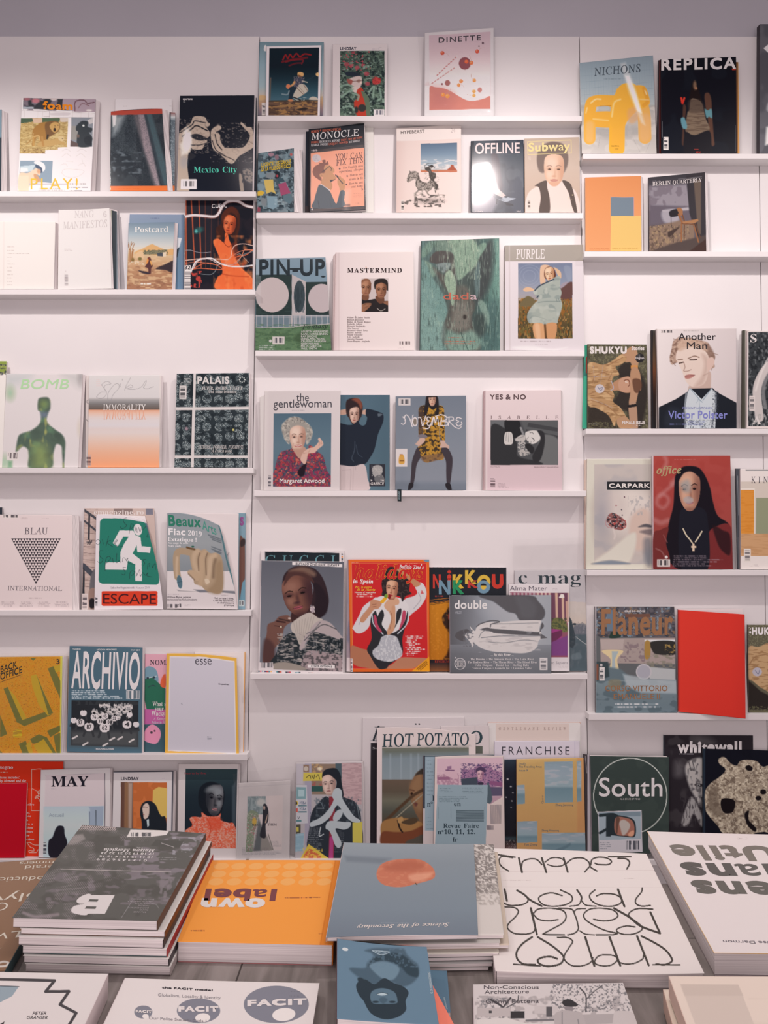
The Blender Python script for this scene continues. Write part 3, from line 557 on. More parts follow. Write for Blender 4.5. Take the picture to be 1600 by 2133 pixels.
    def bar(s, x0, y0, x1, y1, bgc='efe9e8', c='3a3436', v=0, pad=0.12):
        """bar code on its label; v: bars run across"""
        s.r(x0, y0, x1, y1, bgc); w, h = x1 - x0, y1 - y0; T = (s.X - x0) / w if not v else (s.Y - y0) / h
        S = (s.Y - y0) / h if not v else (s.X - x0) / w
        ins = (T > pad) & (T < 1 - pad) & (S > pad) & (S < 1 - 1.6 * pad)
        n = 26; k = _hash(np.floor(T * n), T * 0, 9) > 0.42
        return s.put((ins & k) * 0.85, c)
    def t(s, txt, x0, y0, x1, h, c, f='S', y1=None, up=None, sp=0.0, wt=0.0, o=1.0, lift=0.0003):
        """lettering on a baseline from (x0, y0) to (x1, y1), capitals h tall (up: direction of the letters' tops)"""
        y1 = y0 if y1 is None else y1
        x = 0.0; vs, fs, nv = [], [], 0; last = None
        for ch in txt:
            if ch == ' ': x += 0.26 + sp; continue
            adv, gv, gf = glyph(f, ch, wt)
            if gv is not None:
                vs.append(gv + (x, 0)); fs.append(gf + nv); nv += len(gv)
            x += adv + sp
        if not vs: return s
        V = np.concatenate(vs); Fc = np.concatenate(fs); lo, hi = V[:, 0].min(), V[:, 0].max()
        bx = (np.array((x1, y1)) - np.array((x0, y0))) / (hi - lo); uy = np.array(up if up is not None else (0, -h), float) / CAP.get(f, CAP['S'])
        Z = np.array((x0, y0)) + (V[:, :1] - lo) * bx + V[:, 1:] * uy
        return s.tri(Z, Fc, c, lift)
    def tri(s, Z, Fc, c, lift=0.0003):
        uv = s.inv(Z / s.cr[2] + np.array(s.cr[:2]))
        P = s.patch(uv) + s.nv * lift
        inside = (uv > -0.002).all(1) & (uv < 1.002).all(1); Fc = Fc[inside[Fc].all(1)]
        s.tv.append(P); s.tf.append(Fc + s.nt); s.nt += len(P); s.tc.append(np.tile(ink(hexc(c), s.w), (len(P), 1))); return s
    # -- people on covers
    def face(s, x, y, w, h, skin, dark, tilt=0, lip='a8605a', eye='2b2220', look=0.0, lit=None, smile=0, brow=None, side=1):
        """a printed portrait head: x, y centre, w, h full size; look -1..1 turns it"""
        a = math.radians(tilt); ca, sa = math.cos(a), math.sin(a)
        L = lambda u, v: (x + (u * ca - v * sa) * w, y + (u * sa + v * ca) * h)
        def E(u, v, rx, ry, c, b=1, o=1.0): px, py = L(u, v); s.e(px, py, rx * w, ry * h, c, b, tilt, o)
        o = look * 0.12
        pts = [(-.46, -.18), (-.40, -.40), (-.2, -.5), (.2, -.5), (.40, -.40), (.46, -.18), (.44, .08), (.36, .28), (.18, .46), (0 + o * .4, .5), (-.18, .46), (-.36, .28), (-.44, .08)]
        s.q(np.array([L(*p) for p in pts]), skin, 1.0); m = s.m.copy()
        def S(u, v, rx, ry, c, b, oo): 
            px, py = L(u, v); C0 = s.C.copy(); s.e(px, py, rx * w, ry * h, c, b, tilt, oo); s.C = np.where(m[:, None] > 0.3, s.C, C0)
        bl = w / s.cr[2] * 0.5
        S(.42 * side, .1, .22, .6, dark, bl, 0.8); S(-.46 * side, .25, .12, .35, dark, bl * .6, 0.5); S(0, .52, .4, .12, dark, bl * .6, 0.6)
        if lit: S(-.12 * side + o, -.25, .25, .16, lit, bl, 0.7); S(-.22 * side + o, .1, .14, .12, lit, bl * .7, 0.6)
        for k in (-1, 1):
            ex = k * .21 + o
            S(ex, -.06, .13, .06, dark, bl * .35, 0.55); E(ex, -.04, .075, .025, eye, .8, 0.95)
            p0, p1, p2 = L(ex - .12, -.125), L(ex, -.165), L(ex + .12, -.13); s.l(np.array([p0, p1, p2]), h * .028, brow or eye, 1, 0.75)
        S(o * 1.5 + .05 * side, .08, .045, .14, dark, bl * .25, 0.5); S(o * 1.4, .17, .085, .03, dark, bl * .2, 0.75)
        E(o * 1.1, .30, .15 + .03 * smile, .042, lip, 1.0, 0.95)
        p0, p1, p2 = L(o * 1.1 - .15 - .03 * smile, .29 - .02 * smile), L(o * 1.1, .30), L(o * 1.1 + .15 + .03 * smile, .29 - .02 * smile); s.l(np.array([p0, p1, p2]), h * .014, dark, .8, 0.9)
        return s
    # -- turn the sheet into a bound thing
    def loop(s, inset=0.0, k=10, off=0.0):
        t = np.linspace(0, 1, k, endpoint=False); z = np.zeros(k)
        uv = np.concatenate((np.stack((t, z), 1), np.stack((z + 1, t), 1), np.stack((1 - t, z + 1), 1), np.stack((z, 1 - t), 1)))
        return s.patch(inset + uv * (1 - 2 * inset)) - s.nv * off
    def sheet(s, name, m, parent):
        nx, ny = s.nx, s.ny; i = (np.arange(ny)[:, None] * (nx + 1) + np.arange(nx)).ravel()
        Fq = np.stack((i, i + nx + 1, i + nx + 2, i + 1), 1)
        V, C = s.V, ink(s.C, s.w)
        T = [np.stack((Fq[:, 0], Fq[:, 1], Fq[:, 2]), 1), np.stack((Fq[:, 0], Fq[:, 2], Fq[:, 3]), 1)]
        b = np.concatenate((np.arange(nx), (np.arange(ny)) * (nx + 1) + nx, ny * (nx + 1) + np.arange(nx, 0, -1), np.arange(ny, 0, -1) * (nx + 1)))
        nb, n0 = len(b), len(V); V = np.concatenate((V, V[b] - s.nv * 0.0006)); C = np.concatenate((C, C[b]))
        j = np.arange(nb); j2 = (j + 1) % nb
        T += [np.stack((b[j], b[j2], n0 + j2), 1), np.stack((b[j], n0 + j2, n0 + j), 1)]
        n0 = len(V)
        if s.tv:
            V = np.concatenate([V] + s.tv); C = np.concatenate([C] + s.tc); T += [t + n0 for t in s.tf]
        return mesh(name, V, np.concatenate(T).astype(np.int32), m, parent, C)
    def mag(s, label, name='magazine', cat='magazine', t=0.7, gloss=0, back='e8e0de', spine=None, side='l', fan=(0, 0), group=None, shift=(0, 0), top=0):
        """bind: cover + page block + back cover + spine; t in cm, fan: how far the back spreads left/right of the front (cm)"""
        t /= 100.0; th = np.array((shift[0] / 100, t, shift[1] / 100)) if not s.table else np.array((shift[0] / 100, shift[1] / 100, -t))
        base = (s.P[2] + s.P[3]) / 2 if not s.table else s.P.mean(0) + th
        e = empty(name, base, label, cat, group)
        s.sheet('front_cover', (M_PRINT, M_GLOSS, M_MATT)[gloss], e)
        l0 = s.loop(0.006, 10, 0.0007); k = len(l0) // 4
        uv = np.concatenate((np.linspace(0, 1, k, endpoint=False), np.ones(k), np.linspace(1, 0, k, endpoint=False), np.zeros(k)))
        spread = np.zeros_like(l0); spread[:, 0] = np.where(uv > 0.5, fan[1] * (uv - .5) * 2, -fan[0] * (.5 - uv) * 2) / 100.0
        flat = s.loop(0.006, 10, 0)
        if s.bend != (0, 0, 0, 0) or s.curl or s.bulge:
            kb, kc, ku = s.bend, s.curl, s.bulge; s.bend, s.curl, s.bulge = (0, 0, 0, 0), 0, 0; flat = s.loop(0.006, 10, 0.0007) ; s.bend, s.curl, s.bulge = kb, kc, ku
        l1 = flat + th * 0.93 + spread
        v, fc = block(l0, l1); mesh('pages', v, fc, M_PAGES_T if s.table else M_PAGES_W, e)
        b0 = flat + th * 0.95 + spread * 1.02; b1 = flat + th + spread * 1.02
        v, fc = block(b0, b1); mesh('back_cover', v, fc, colmat(back), e)
        i = (3 if side == 'l' else 1) * k
        seg = [j % len(l0) for j in range(i, i + k + 1)]
        ex = (s.P[1] - s.P[0]); ex = ex / np.linalg.norm(ex) * (-0.0006 if side == 'l' else 0.0006)
        f0 = s.loop(0.0, 10, 0.0)[seg]; f1 = l1[seg] + (f0 - l0[seg]) * np.array((1, 0, 1)) if not s.table else l1[seg] + (f0 - l0[seg]) * np.array((1, 1, 0))
        n = k + 1; v = np.concatenate((f0, f1, f0 + ex, f1 + ex)); fc = []
        for j in range(k):
            fc += [(j, j + 1, n + j + 1, n + j), (2 * n + j, 3 * n + j, 3 * n + j + 1, 2 * n + j + 1), (j, 2 * n + j, 2 * n + j + 1, j + 1), (n + j, n + j + 1, 3 * n + j + 1, 3 * n + j)]
        fc += [(0, n, 3 * n, 2 * n), (k, 2 * n + k, 3 * n + k, n + k)]
        mesh('spine', v, fc, colmat(spine or back), e)
        s.obj = e; return e
    def sleeve(s, pts, off=0.004, wob=0.002):
        """clear plastic film in front of the cover, outline in drawing coordinates"""
        q = _pts(pts) / s.cr[2] + np.array(s.cr[:2]); yy = s.P[:, 1].min() - off; ytop = s.P[0, 1] - off
        c = np.array([atY(q[0, 0], q[0, 1], ytop), atY(q[1, 0], q[1, 1], ytop), atY(q[2, 0], q[2, 1], yy), atY(q[3, 0], q[3, 1], yy)])
        n = 24; u, v = np.meshgrid(np.linspace(0, 1, n + 1), np.linspace(0, 1, n + 1)); u, v = u.reshape(-1, 1), v.reshape(-1, 1)
        V = (c[0] * (1 - u) + c[1] * u) * (1 - v) + (c[3] * (1 - u) + c[2] * u) * v
        V[:, 1] -= wob * (vnoise(u[:, 0] * 5, v[:, 0] * 4, int(q[0, 0]), 2)) * (1.5 - v[:, 0])
        i = (np.arange(n)[:, None] * (n + 1) + np.arange(n)).ravel(); Fq = np.stack((i, i + n + 1, i + n + 2, i + 1), 1).astype(np.int32)
        Vb = V + np.array((0, 0.0004, 0)); m = len(V)
        o = mesh('plastic_sleeve', np.concatenate((V, Vb)), np.concatenate((Fq, Fq[:, ::-1] + m)), M_PLASTIC, s.obj); o['label'] = 'clear crinkled plastic sleeve'
        return o

# ---------------------------------------------------------------- the room
def quadbox(name, px, Y0, Y1, m, parent=None, loc=None):
    """slab between depths Y0 (front) and Y1 whose front face has the given photo corners"""
    fr = [atY(x, y, Y0) for x, y in px]; bk = [np.array((p[0], Y1, p[2])) for p in fr]
    v, f = prism(fr, bk); return mesh(name, v, f, m, parent, loc=loc)
wb = box('wall_back', (-3.2, D + 0.022, 0), (3.2, D + 0.14, 4.0), M_WALL); tag(wb, None, None, kind='structure')
fl = box('floor', (-3.2, -2.5, -0.08), (3.2, D + 0.14, 0), M_FLOOR); tag(fl, None, None, kind='structure')
def seam(y, k): return 541 - 0.0165 * (y - 75) if k == 0 else 1207 + 0.0113 * (y - 75)
g_ = 0.9
for i, (xa, xb) in enumerate(((lambda y: -420, lambda y: seam(y, 0) - g_), (lambda y: seam(y, 0) + g_, lambda y: seam(y, 1) - g_), (lambda y: seam(y, 1) + g_, lambda y: 1577 + 0.014 * (y - 75)), (lambda y: 1579 + 0.014 * (y - 75), lambda y: 2000))):
    yb = 1161 + 1.25 / D * F
    o = quadbox('wall_panel', [(xa(76), 76 + i * .3), (xb(76), 76 + i * .3), (xb(yb), yb), (xa(yb), yb)], D, D + 0.02, M_PANEL); tag(o, None, None, kind='structure')
SH = [('uppermost ledge of the left panel, under the lion and dark hands covers', -300, 533, 398, 409.3), ('second ledge down on the left panel, under the pale booklets', -300, 531.5, 602.6, 613.6),
 ('third ledge down on the left panel, under the blackberry cover', -300, 528.5, 974, 985.2), ('fourth ledge down on the left panel, under the green running figure cover', -300, 523, 1271, 1282.7),
 ('fifth ledge down on the left panel, under the orange letter and blue striped covers', -300, 515, 1570.5, 1583.5), ('lowest ledge of the left panel, behind the piled table', -300, 512, 1791, 1803),
 ('uppermost ledge of the middle panel, under the pale pink cherries cover', 536.5, 1212.5, 241, 252), ('second ledge down on the middle panel, under the horse rider cover', 533.5, 1215, 443, 455),
 ('third ledge down on the middle panel, under the teal feathered torso cover', 532, 1218, 730, 741.8), ('fourth ledge down on the middle panel, under the pink book with a sleeping face', 529, 1221.5, 1021.7, 1033.6),
 ('fifth ledge down on the middle panel, under the red swimsuit cover', 521, 1224.5, 1403, 1415), ('lowest ledge of the middle panel, behind the piled table', 518, 1227, 1791, 1803),
 ('uppermost ledge of the right panel, under the yellow tube chair cover', 1215, 1760, 320, 331), ('second ledge down on the right panel, under the orange colour block cover', 1217.5, 1760, 523.5, 535),
 ('third ledge down on the right panel, under the pale curly haired man cover', 1220.5, 1760, 893, 904), ('fourth ledge down on the right panel, under the red smoke portrait cover', 1223, 1760, 1187, 1199),
 ('fifth ledge down on the right panel, under the plain red booklet', 1227, 1760, 1487, 1500), ('lowest ledge of the right panel, behind the piled table', 1230, 1760, 1791, 1803)]
LD = 0.042
for lab, xa, xb, y0, y1 in SH:
    c = atY((xa + xb) / 2, y1, D - LD / 2)
    o = quadbox('display_ledge', [(xa, y0), (xb, y0 + (.4 if xb < 1300 else 0)), (xb, y1 + (.4 if xb < 1300 else 0)), (xa, y1)], D - LD, D, M_LEDGE, loc=c)
    tag(o, 'white ' + lab, 'shelf', 'white display ledges on the wall'); k = o.modifiers.new('bevel', 'BEVEL'); k.width = 0.0012; k.segments = 2

# display table of grey boards
def _boards(nt, b):
    tc = nt.nodes.new('ShaderNodeTexCoord'); mp = nt.nodes.new('ShaderNodeMapping'); mp.inputs['Rotation'].default_value = (0, 0, math.pi / 2)
    br = nt.nodes.new('ShaderNodeTexBrick'); br.inputs['Scale'].default_value = 1.0
    br.inputs['Brick Width'].default_value = 0.62; br.inputs['Row Height'].default_value = 0.175; br.inputs['Mortar Size'].default_value = 0.0012
    br.inputs['Color1'].default_value = (0.20, 0.185, 0.175, 1); br.inputs['Color2'].default_value = (0.27, 0.25, 0.24, 1); br.inputs['Mortar'].default_value = (0.06, 0.055, 0.05, 1)
    m2 = nt.nodes.new('ShaderNodeMapping'); m2.inputs['Scale'].default_value = (22, 3, 1)
    nz = nt.nodes.new('ShaderNodeTexNoise'); nz.inputs['Scale'].default_value = 2.2; nz.inputs['Detail'].default_value = 6; nz.inputs['Distortion'].default_value = 0.6
    mx = nt.nodes.new('ShaderNodeMix'); mx.data_type = 'RGBA'; mx.blend_type = 'MULTIPLY'; mx.inputs[0].default_value = 0.75
    cr = nt.nodes.new('ShaderNodeValToRGB'); cr.color_ramp.elements[0].color = (0.55, 0.53, 0.5, 1); cr.color_ramp.elements[1].color = (1.25, 1.22, 1.2, 1); cr.color_ramp.elements[0].position = 0.3; cr.color_ramp.elements[1].position = 0.7
    nt.links.new(tc.outputs['Object'], mp.inputs[0]); nt.links.new(mp.outputs[0], br.inputs[0]); nt.links.new(tc.outputs['Object'], m2.inputs[0]); nt.links.new(m2.outputs[0], nz.inputs[0])
    nt.links.new(nz.outputs[0], cr.inputs[0]); nt.links.new(br.outputs[0], mx.inputs[6]); nt.links.new(cr.outputs[0], mx.inputs[7]); nt.links.new(mx.outputs[2], b.inputs['Base Color'])
M_TABLE = mat('grey_wood_boards', rough=0.6, spec=0.25, fn=_boards)
tb = empty('display_table', (0, 0.72, 0), 'grey wooden table covered with piles of books and magazines', 'table')
box('table_top', (-1.1, 0.30, ZT - 0.035), (1.1, 1.20, ZT), M_TABLE, tb, 0.002)
for sx in (-1.04, 1.04):
    for sy in (0.36, 1.14): box('leg', (sx - .03, sy - .03, 0), (sx + .03, sy + .03, ZT - 0.035), M_LEG, tb)

# magnified looks at the photograph: origin and magnification
c1 = (0, 180, 5.714); c2 = (220, 180, 5); c3 = (0, 400, 5.714); c4 = (240, 400, 5.333); c5 = (520, 60, 5.333); c6 = (520, 240, 5.714); c7 = (800, 40, 6.154); c8 = (800, 240, 3.721)
d1 = (1190, 30, 3.902); d2 = (1190, 330, 3.902); d3 = (520, 500, 4.571); d4 = (860, 480, 4.324); d5 = (0, 740, 4.706); d6 = (160, 760, 4.2105); d7 = (530, 800, 5.517); d8 = (800, 800, 3.721)
e1 = (1190, 670, 3.902); e2 = (1190, 930, 3.902); e3 = (0, 1040, 4.706); e4 = (180, 1040, 4.444); e5 = (520, 1130, 4.2105); e6 = (860, 1110, 4.2105); e7 = (1190, 1240, 3.902); e8 = (0, 1320, 2.963)
f1 = (0, 1570, 5.333); f2 = (220, 1580, 5.161); f3 = (470, 1560, 4.848); f4 = (750, 1480, 5.333); f5 = (980, 1480, 6.154); f6 = (1200, 1500, 4); f7 = (0, 1700, 3.478); f8 = (340, 1760, 4)
g1 = (640, 1730, 3.636); g2 = (960, 1740, 2.963); g3 = (1300, 1700, 5.333); g4 = (0, 1950, 4); g5 = (300, 1950, 3.81); g6 = (660, 1930, 4); g7 = (940, 2000, 2.424)


# ================================================================ left panel, uppermost ledge
a = A(c1, '-120 280 20 275 12 1240 -120 1240')
a.g(-200, 0, 100, 1300, '270 8fb0c0 600 7fa3b5 620 3a4650 1240 2f3a44')
a.mag('blue magazine cut off by the left edge beside the lion cover', t=1.6, fan=(0, 1.1), back='b9b4b4')

a = A(c1, '262 135 1140 148 1080 1245 205 1245', cell=1.15, base='f3eceb')
a.p('280 138 1140 150 1132 300 275 265', '3a3a40').n((280, 130, 760, 290), '8b7a84', 60, 50, .5, .9, 3).e(425, 170, 50, 28, 'c87a84', 6).e(320, 150, 40, 18, 'a86a72', 5)
a.p('750 145 1140 150 1132 305 890 300 740 262', 'b39aa4').l('890 290 900 180 1000 165 1040 200 1120 190', 14, '7d5a62').l('930 260 980 205 1060 230', 10, '8e6a70').e(1060, 285, 35, 12, 'efe6e6', 3)
a.r(500, 130, 740, 150, 'cbbfc2').e(640, 150, 40, 22, 'd8c8c8', 4).r(275, 245, 400, 266, 'b9c0cc', 3)
for x in (295, 450, 510, 590, 760, 870, 965, 1060): a.k([x, 290, x - 4, 365], 3, 'b9adb4', 1, .7)
a.k('255 285 1130 320', 3, 'b5aab2', 1, .8); a.k('250 366 1120 372', 3, 'b5aab2', 1, .7); a.k('520 300 590 300 590 360 520 360', 3, 'a89ca6', 1, .7); a.q('600 318 820 312 810 345 620 345', 'cfc4cc', 2, .7)
# the two lions on dry grass
a.p('246 378 810 372 798 724 690 726 690 755 540 757 535 797 230 797', 'bd9a63'); m = a.m.copy()
a.n(None, 'd9bb84', 40, 9, .5, .8, 5, m=m); a.n(None, '8f6f42', 26, 8, .6, .6, 8, m=m); a.p('246 378 390 378 395 420 246 440', '4d5f4a').p('500 376 720 374 700 425 500 430', '55664c').p('385 378 505 378 500 430 400 435', 'd9b49a').p('710 374 810 372 808 420 720 425', 'd8c2b4')
a.q('430 470 500 430 590 425 620 470 600 560 560 600 530 690 500 720 480 640 440 600 400 700 380 690 400 560 380 600 360 650 300 700 370 620 390 520', 'a8763c', 3).q('540 440 640 410 700 430 715 480 690 540 640 570 590 600 560 620 545 560', '7a5534', 3).q('590 470 640 425 700 440 705 500 660 550 620 530', 'c99a5c', 3).e(652, 515, 16, 22, '3c2a20', 2).e(655, 470, 8, 4, '2c2018').e(690, 462, 6, 4, '2c2018').l('570 580 560 620', 22, '3d2f24', 3)
a.q('440 690 520 640 600 640 690 610 740 590 770 620 750 650 790 700 700 690 600 712 500 720', 'c49a60', 3).q('690 600 745 588 765 620 745 655 705 640', 'd8b888', 2).e(745, 622, 8, 5, '3c2a20').l('400 600 460 590 470 640', 18, 'd0a468', 3).l('500 600 515 700', 26, 'b9854a', 3).l('395 610 400 700', 22, 'c09050', 3).n((240, 725, 540, 797), '7d5a36', 14, 9, .55, .7, 11)
# soldier and child photo
a.p('850 366 1112 368 1097 720 838 716', '8d8f98').p('850 470 930 470 920 640 842 630', '9a9490').p('1040 400 1110 372 1105 440 1060 450', 'cfc9cc').q('910 470 960 420 1000 410 1050 425 1045 480 1100 500 1085 545 1060 550 1100 610 1095 660 1080 716 930 716 915 600 930 540 905 520', '363c42', 3).e(993, 467, 13, 12, 'dfe2e2', 2).q('1000 620 1050 590 1090 620 1085 690 1020 690', '2a3037', 3).p('842 640 930 680 930 720 838 716', '63504e').e(930, 590, 16, 20, '7a6258', 5)
# scribbled face drawing
for p in ('740 770 790 745 840 775', '920 775 970 745 1030 775', '735 840 790 800 845 835', '910 830 965 800 1020 845', '790 890 870 895', '975 860 985 910', '720 935 780 920 800 950', '930 940 990 915 1015 950', '735 1030 760 990 850 985 990 1000 980 1040 900 1080 790 1075 735 1030'): a.l(p, 5, 'cfc4c8', 1.5, .8)
# sailor cap photo
a.p('242 886 630 886 617 1148 480 1142 330 1140 225 1242 240 900', '8fa5bb').p('242 950 420 935 380 1010 240 1025', 'c5d3dc').p('240 970 330 968 330 1010 240 1020', 'f3eeee').q('410 895 470 890 530 930 535 990 500 1010 440 930 412 920', 'f2eeee', 2).q('425 930 490 960 505 1010 480 1030 430 970', '4d6284', 2).q('330 1030 400 990 440 975 480 1030 470 1060 440 1050 480 1130 400 1142 300 1242 222 1242 230 1040', 'ecc7ac', 3).e(462, 1010, 22, 28, 'd8a07c', 5).q('400 1050 440 1050 480 1120 430 1130', 'c98f68', 3, .8).p('225 1060 340 1060 345 1242 220 1242', 'f0cfb6', 2)
a.p('350 1152 800 1156 800 1170 345 1172', 'c3bcca', 2); a.tl(820, 1160, 1070, 3, 42, '8f8890', 16, .7, 4); a.tl(450, 1215, 780, 2, 20, '9a929a', 8, .6, 6)
a.t('foam', 510, 268, 865, 88, 'f08a24', 'B', y1=280, wt=.02).t('PLAY!', 365, 1225, 925, 130, 'ecb640', 'S', sp=.12)
a.p('645 1225 655 1130 690 1130 700 1225', 'ecb640', 1, .0).mag('white magazine with a lion photo and orange lower case title', t=1.3, fan=(0, 1.0), back='d8d0d2')

a = A(c2, '100 130 690 128 690 1088 95 1088', 0, base='f2ecec'); a.tl(185, 205, 250, 1, 9, '9a9094', 5, .8); a.tl(665, 205, 705, 1, 9, '9a9094', 5, .8); a.tl(560, 400, 685, 17, 24, 'c9c0c4', 6, .5)
a.mag('white magazine standing behind the dark booklet with orange bands', t=.6)
a = A(c2, '668 270 726 275 718 1088 662 1088', 0, Y=(2.2, 1.6), base='7c828a')
a.g(600, 260, 760, 1100, '270 8d5a58 320 c9cdd2 360 5c646c 700 707880 1030 59616a 1040 e8743c 1088 e8743c').r(660, 260, 678, 1040, '2b3038', 3); a.n((675, 330, 726, 1030), 'a7aeb5', 7, 9, .55, .5, 2)
a.mag('grey and orange spine of a second banded booklet', name='booklet', cat='booklet', t=.5, back='55585e')
a = A(c2, '55 262 588 233 645 1088 45 1088', 1, bend=(-2.0, 0, 0, 0), cell=1.2)
a.f('3a4046').n((0, 0, 999, 1200), '2b3138', 60, 90, .4, .8, 4).n((60, 640, 400, 950), '8a929a', 45, 30, .62, .6, 9, .25).n((60, 300, 320, 700), '596068', 5, 5, .45, .4, 3)
a.p('70 300 200 300 130 460 75 520', 'b9bcc0', 25, .75).p('70 300 110 300 100 400 78 420', 'ffffff', 8)
a.p('290 295 350 290 560 1035 505 1035 380 620', '6d6468', 12).p('340 290 400 285 480 640 565 1035 530 1035 400 650', 'a59096', 8, .9).p('420 285 480 285 632 830 640 1030 600 1030', '4c6a72', 10).p('400 285 425 285 615 1033 590 1033', '3a4650', 6, .8).n((290, 290, 640, 1035), '4b4a50', 5, 5, .52, .45, 6)
a.p('40 262 600 225 605 285 40 300', 'b84a3c', 1).r(100, 240, 186, 268, 'b84a3c').p('40 1038 660 1033 660 1100 40 1100', 'e8733c', 1).tl(60, 1062, 560, 1, 10, 'b8542c', 5, .5)
a.mag('dark grey booklet with orange red bands and a diagonal beam of light', name='booklet', cat='booklet', t=.5, gloss=1, fan=(0, 1.6), back='c9c2c2')

a = A(c2, '790 105 1572 118 1572 1088 790 1088', 0, base='2b3038'); a.mag('dark copy standing behind the gripping hands cover', t=.6, back='1c2026')
a = A(c2, '775 97 1550 92 1530 1090 745 1088', 1, cell=1.1, base='161d28')
sk = 'b59d8f'
a.q('775 470 880 390 920 315 1030 318 1060 370 1085 385 1080 410 1050 420 1030 400 1060 440 1085 480 1080 520 1060 540 1055 590 1030 605 1000 655 900 650 890 600 880 690 830 760 790 800 745 830 755 600', sk, 2)
a.l('780 480 900 400 930 360 1040 380', 12, '2a2a30', 2).l('800 520 900 440 950 410 1060 460', 14, '232329', 2).q('880 520 920 495 980 500 1060 540 1040 560 960 560', '2a2a30', 3).l('890 610 980 610 1050 590', 10, '2c2c32', 2).n((760, 330, 1080, 700), '8f7a70', 18, 12, .6, .6, 7)
a.q('880 690 850 800 870 1088 745 1088 750 830 830 760', sk, 3).q('870 690 940 720 900 760 860 760', '2a2a30', 4)
a.e(850, 560, 42, 110, 'fff6f2', 14).p('775 600 830 560 850 700 790 720', 'e8dcd6', 12, .7).e(815, 790, 38, 60, '9a98a0', 14, 0, .6)
a.q('1100 460 1160 410 1200 415 1200 445 1150 475 1190 500 1195 560 1235 620 1250 640 1400 640 1450 620 1490 560 1500 500 1440 430 1405 390 1420 375 1470 420 1520 430 1548 520 1548 620 1470 680 1400 720 1370 750 1330 800 1290 800 1240 750 1180 700 1120 650 1100 560', sk, 2)
a.q('1200 500 1250 470 1400 470 1480 520 1480 570 1440 610 1400 635 1250 635 1200 570', '161d28', 3).l('1140 500 1160 590 1210 660', 11, '2b2a30', 2).l('1110 560 1150 660 1240 720', 10, '2b2a30', 2).l('1180 700 1290 745 1340 770', 9, '3a3436', 2).l('1490 570 1540 600', 8, '8c786c', 2).n((1090, 380, 1548, 800), '947e73', 22, 12, .62, .55, 3)
a.q('1390 920 1420 930 1440 1088 1405 1088', '8e7b70', 3).q('1440 860 1540 870 1540 1000 1460 980 1430 920', '8e7b70', 8, .8).n((1420, 780, 1545, 1010), '20242c', 16, 14, .5, .8, 5)
a.t('aperture', 805, 141, 905, 22, 'd8d4d4', 'B', o=1).tl(808, 162, 842, 1, 10, 'b0acac', 6, .8)
a.t('Mexico City', 918, 898, 1368, 62, '52b8a0', 'T', wt=-.004).rr(783, 966, 950, 1070, 8, 'efe7e4').bar(795, 978, 940, 1058, 'efe7e4', '5a5254')
a.mag('large black magazine with gripping hands and green serif title', t=.6, gloss=1, fan=(0, .5), back='20242c', spine='d8d0d0')

# ================================================================ left panel, second ledge
a = A(c3, '-60 350 660 355 640 1155 -60 1155', base='fdf6f3')
a.k('45 350 45 1150', 4, 'efe2de', 2)
for i, (y, w) in enumerate(((653, 85), (693, 75), (733, 235), (776, 75), (818, 40), (858, 100), (898, 65), (940, 45), (982, 80), (1024, 60), (1064, 55), (1106, 80))): a.tl(85, y, 85 + w * 1.2, 1, 12, 'c9b9b5', 6, .9, i)
a.mag('blank white booklet with a faint list, at the left end of its ledge', name='booklet', cat='booklet', t=1.2, fan=(0, .6), back='b79a80')
a = A(c3, '700 212 1305 190 1330 1148 690 1160', 1, base='f6efef', bend=(1.2, 0, 0, 0))
a.t('NANG', 888, 308, 1115, 82, 'd9cfd2', 'R', y1=300, wt=-.004).t('6', 1230, 300, 1270, 68, 'd9cfd2', 'T').t('MANIFESTOS', 752, 442, 1275, 86, 'dad0d2', 'R', y1=415, wt=-.004)
a.tl(765, 680, 920, 2, 16, 'd0c4c6', 7, .7); a.tl(775, 945, 795, 1, 12, 'c8bcbe', 16, .5); a.r(765, 978, 812, 1110, 'f3ebeb')
for y in (985, 998, 1012, 1020, 1032, 1040, 1050, 1060, 1082, 1094, 1104): a.r(768, y, 810, y + 6, '9a8e92')
a.k('1288 920 1292 1050', 3, 'e0d6d6')
nang = a.mag('white magazine with pale grey lettering and dark fanned page edges', t=1.4, fan=(0, 2.2), back='8b8f98', spine='f0e8e8')
a = A(c3, '1310 212 1390 232 1400 1155 1330 1150', 0, base='30363c', Y=(2.6, 1.5)); a.g(1300, 200, 1420, 1160, '1310 7c7a52 1322 7c7a52 1326 d8d0c8 1335 30363c 1385 3a444c 1392 9aa2ac 1400 9aa2ac', 'x'); a.sheet('dark_pages', M_PRINT, nang)

a = A(c4, '165 247 765 250 757 1080 130 1080', 0, base='8fa3c8')
a.g(0, 200, 900, 1100, '247 93a2c4 400 8aa6c8 700 6d98bc 1080 6c9cc4').tl(390, 293, 560, 1, 16, '7585ad', 12, .8); a.g(735, 240, 775, 1090, '735 7d97bd 765 5d7fa6', 'x', .8); a.p('675 505 740 512 715 610 680 640', 'dfe0e8', 3).p('680 640 715 612 690 720 676 740', '35424e', 3)
a.mag('pale blue book standing behind the desert postcard magazine', name='book', cat='book', t=.8, back='5d86b0')
a = A(c4, '150 345 660 333 630 1085 130 1080', 1, cell=1.1)
a.g(0, 300, 700, 1100, '335 7f9cb5 420 9bb0c0 520 c0cad0 600 d9d8d6 650 e6cfb8 700 d9b690 800 cf9f78 900 b98664 1080 a8745a').n((120, 700, 640, 1085), 'e3bb92', 60, 18, .5, .7, 4).n((120, 820, 640, 1085), '8d5f4a', 50, 22, .58, .6, 7, .2)
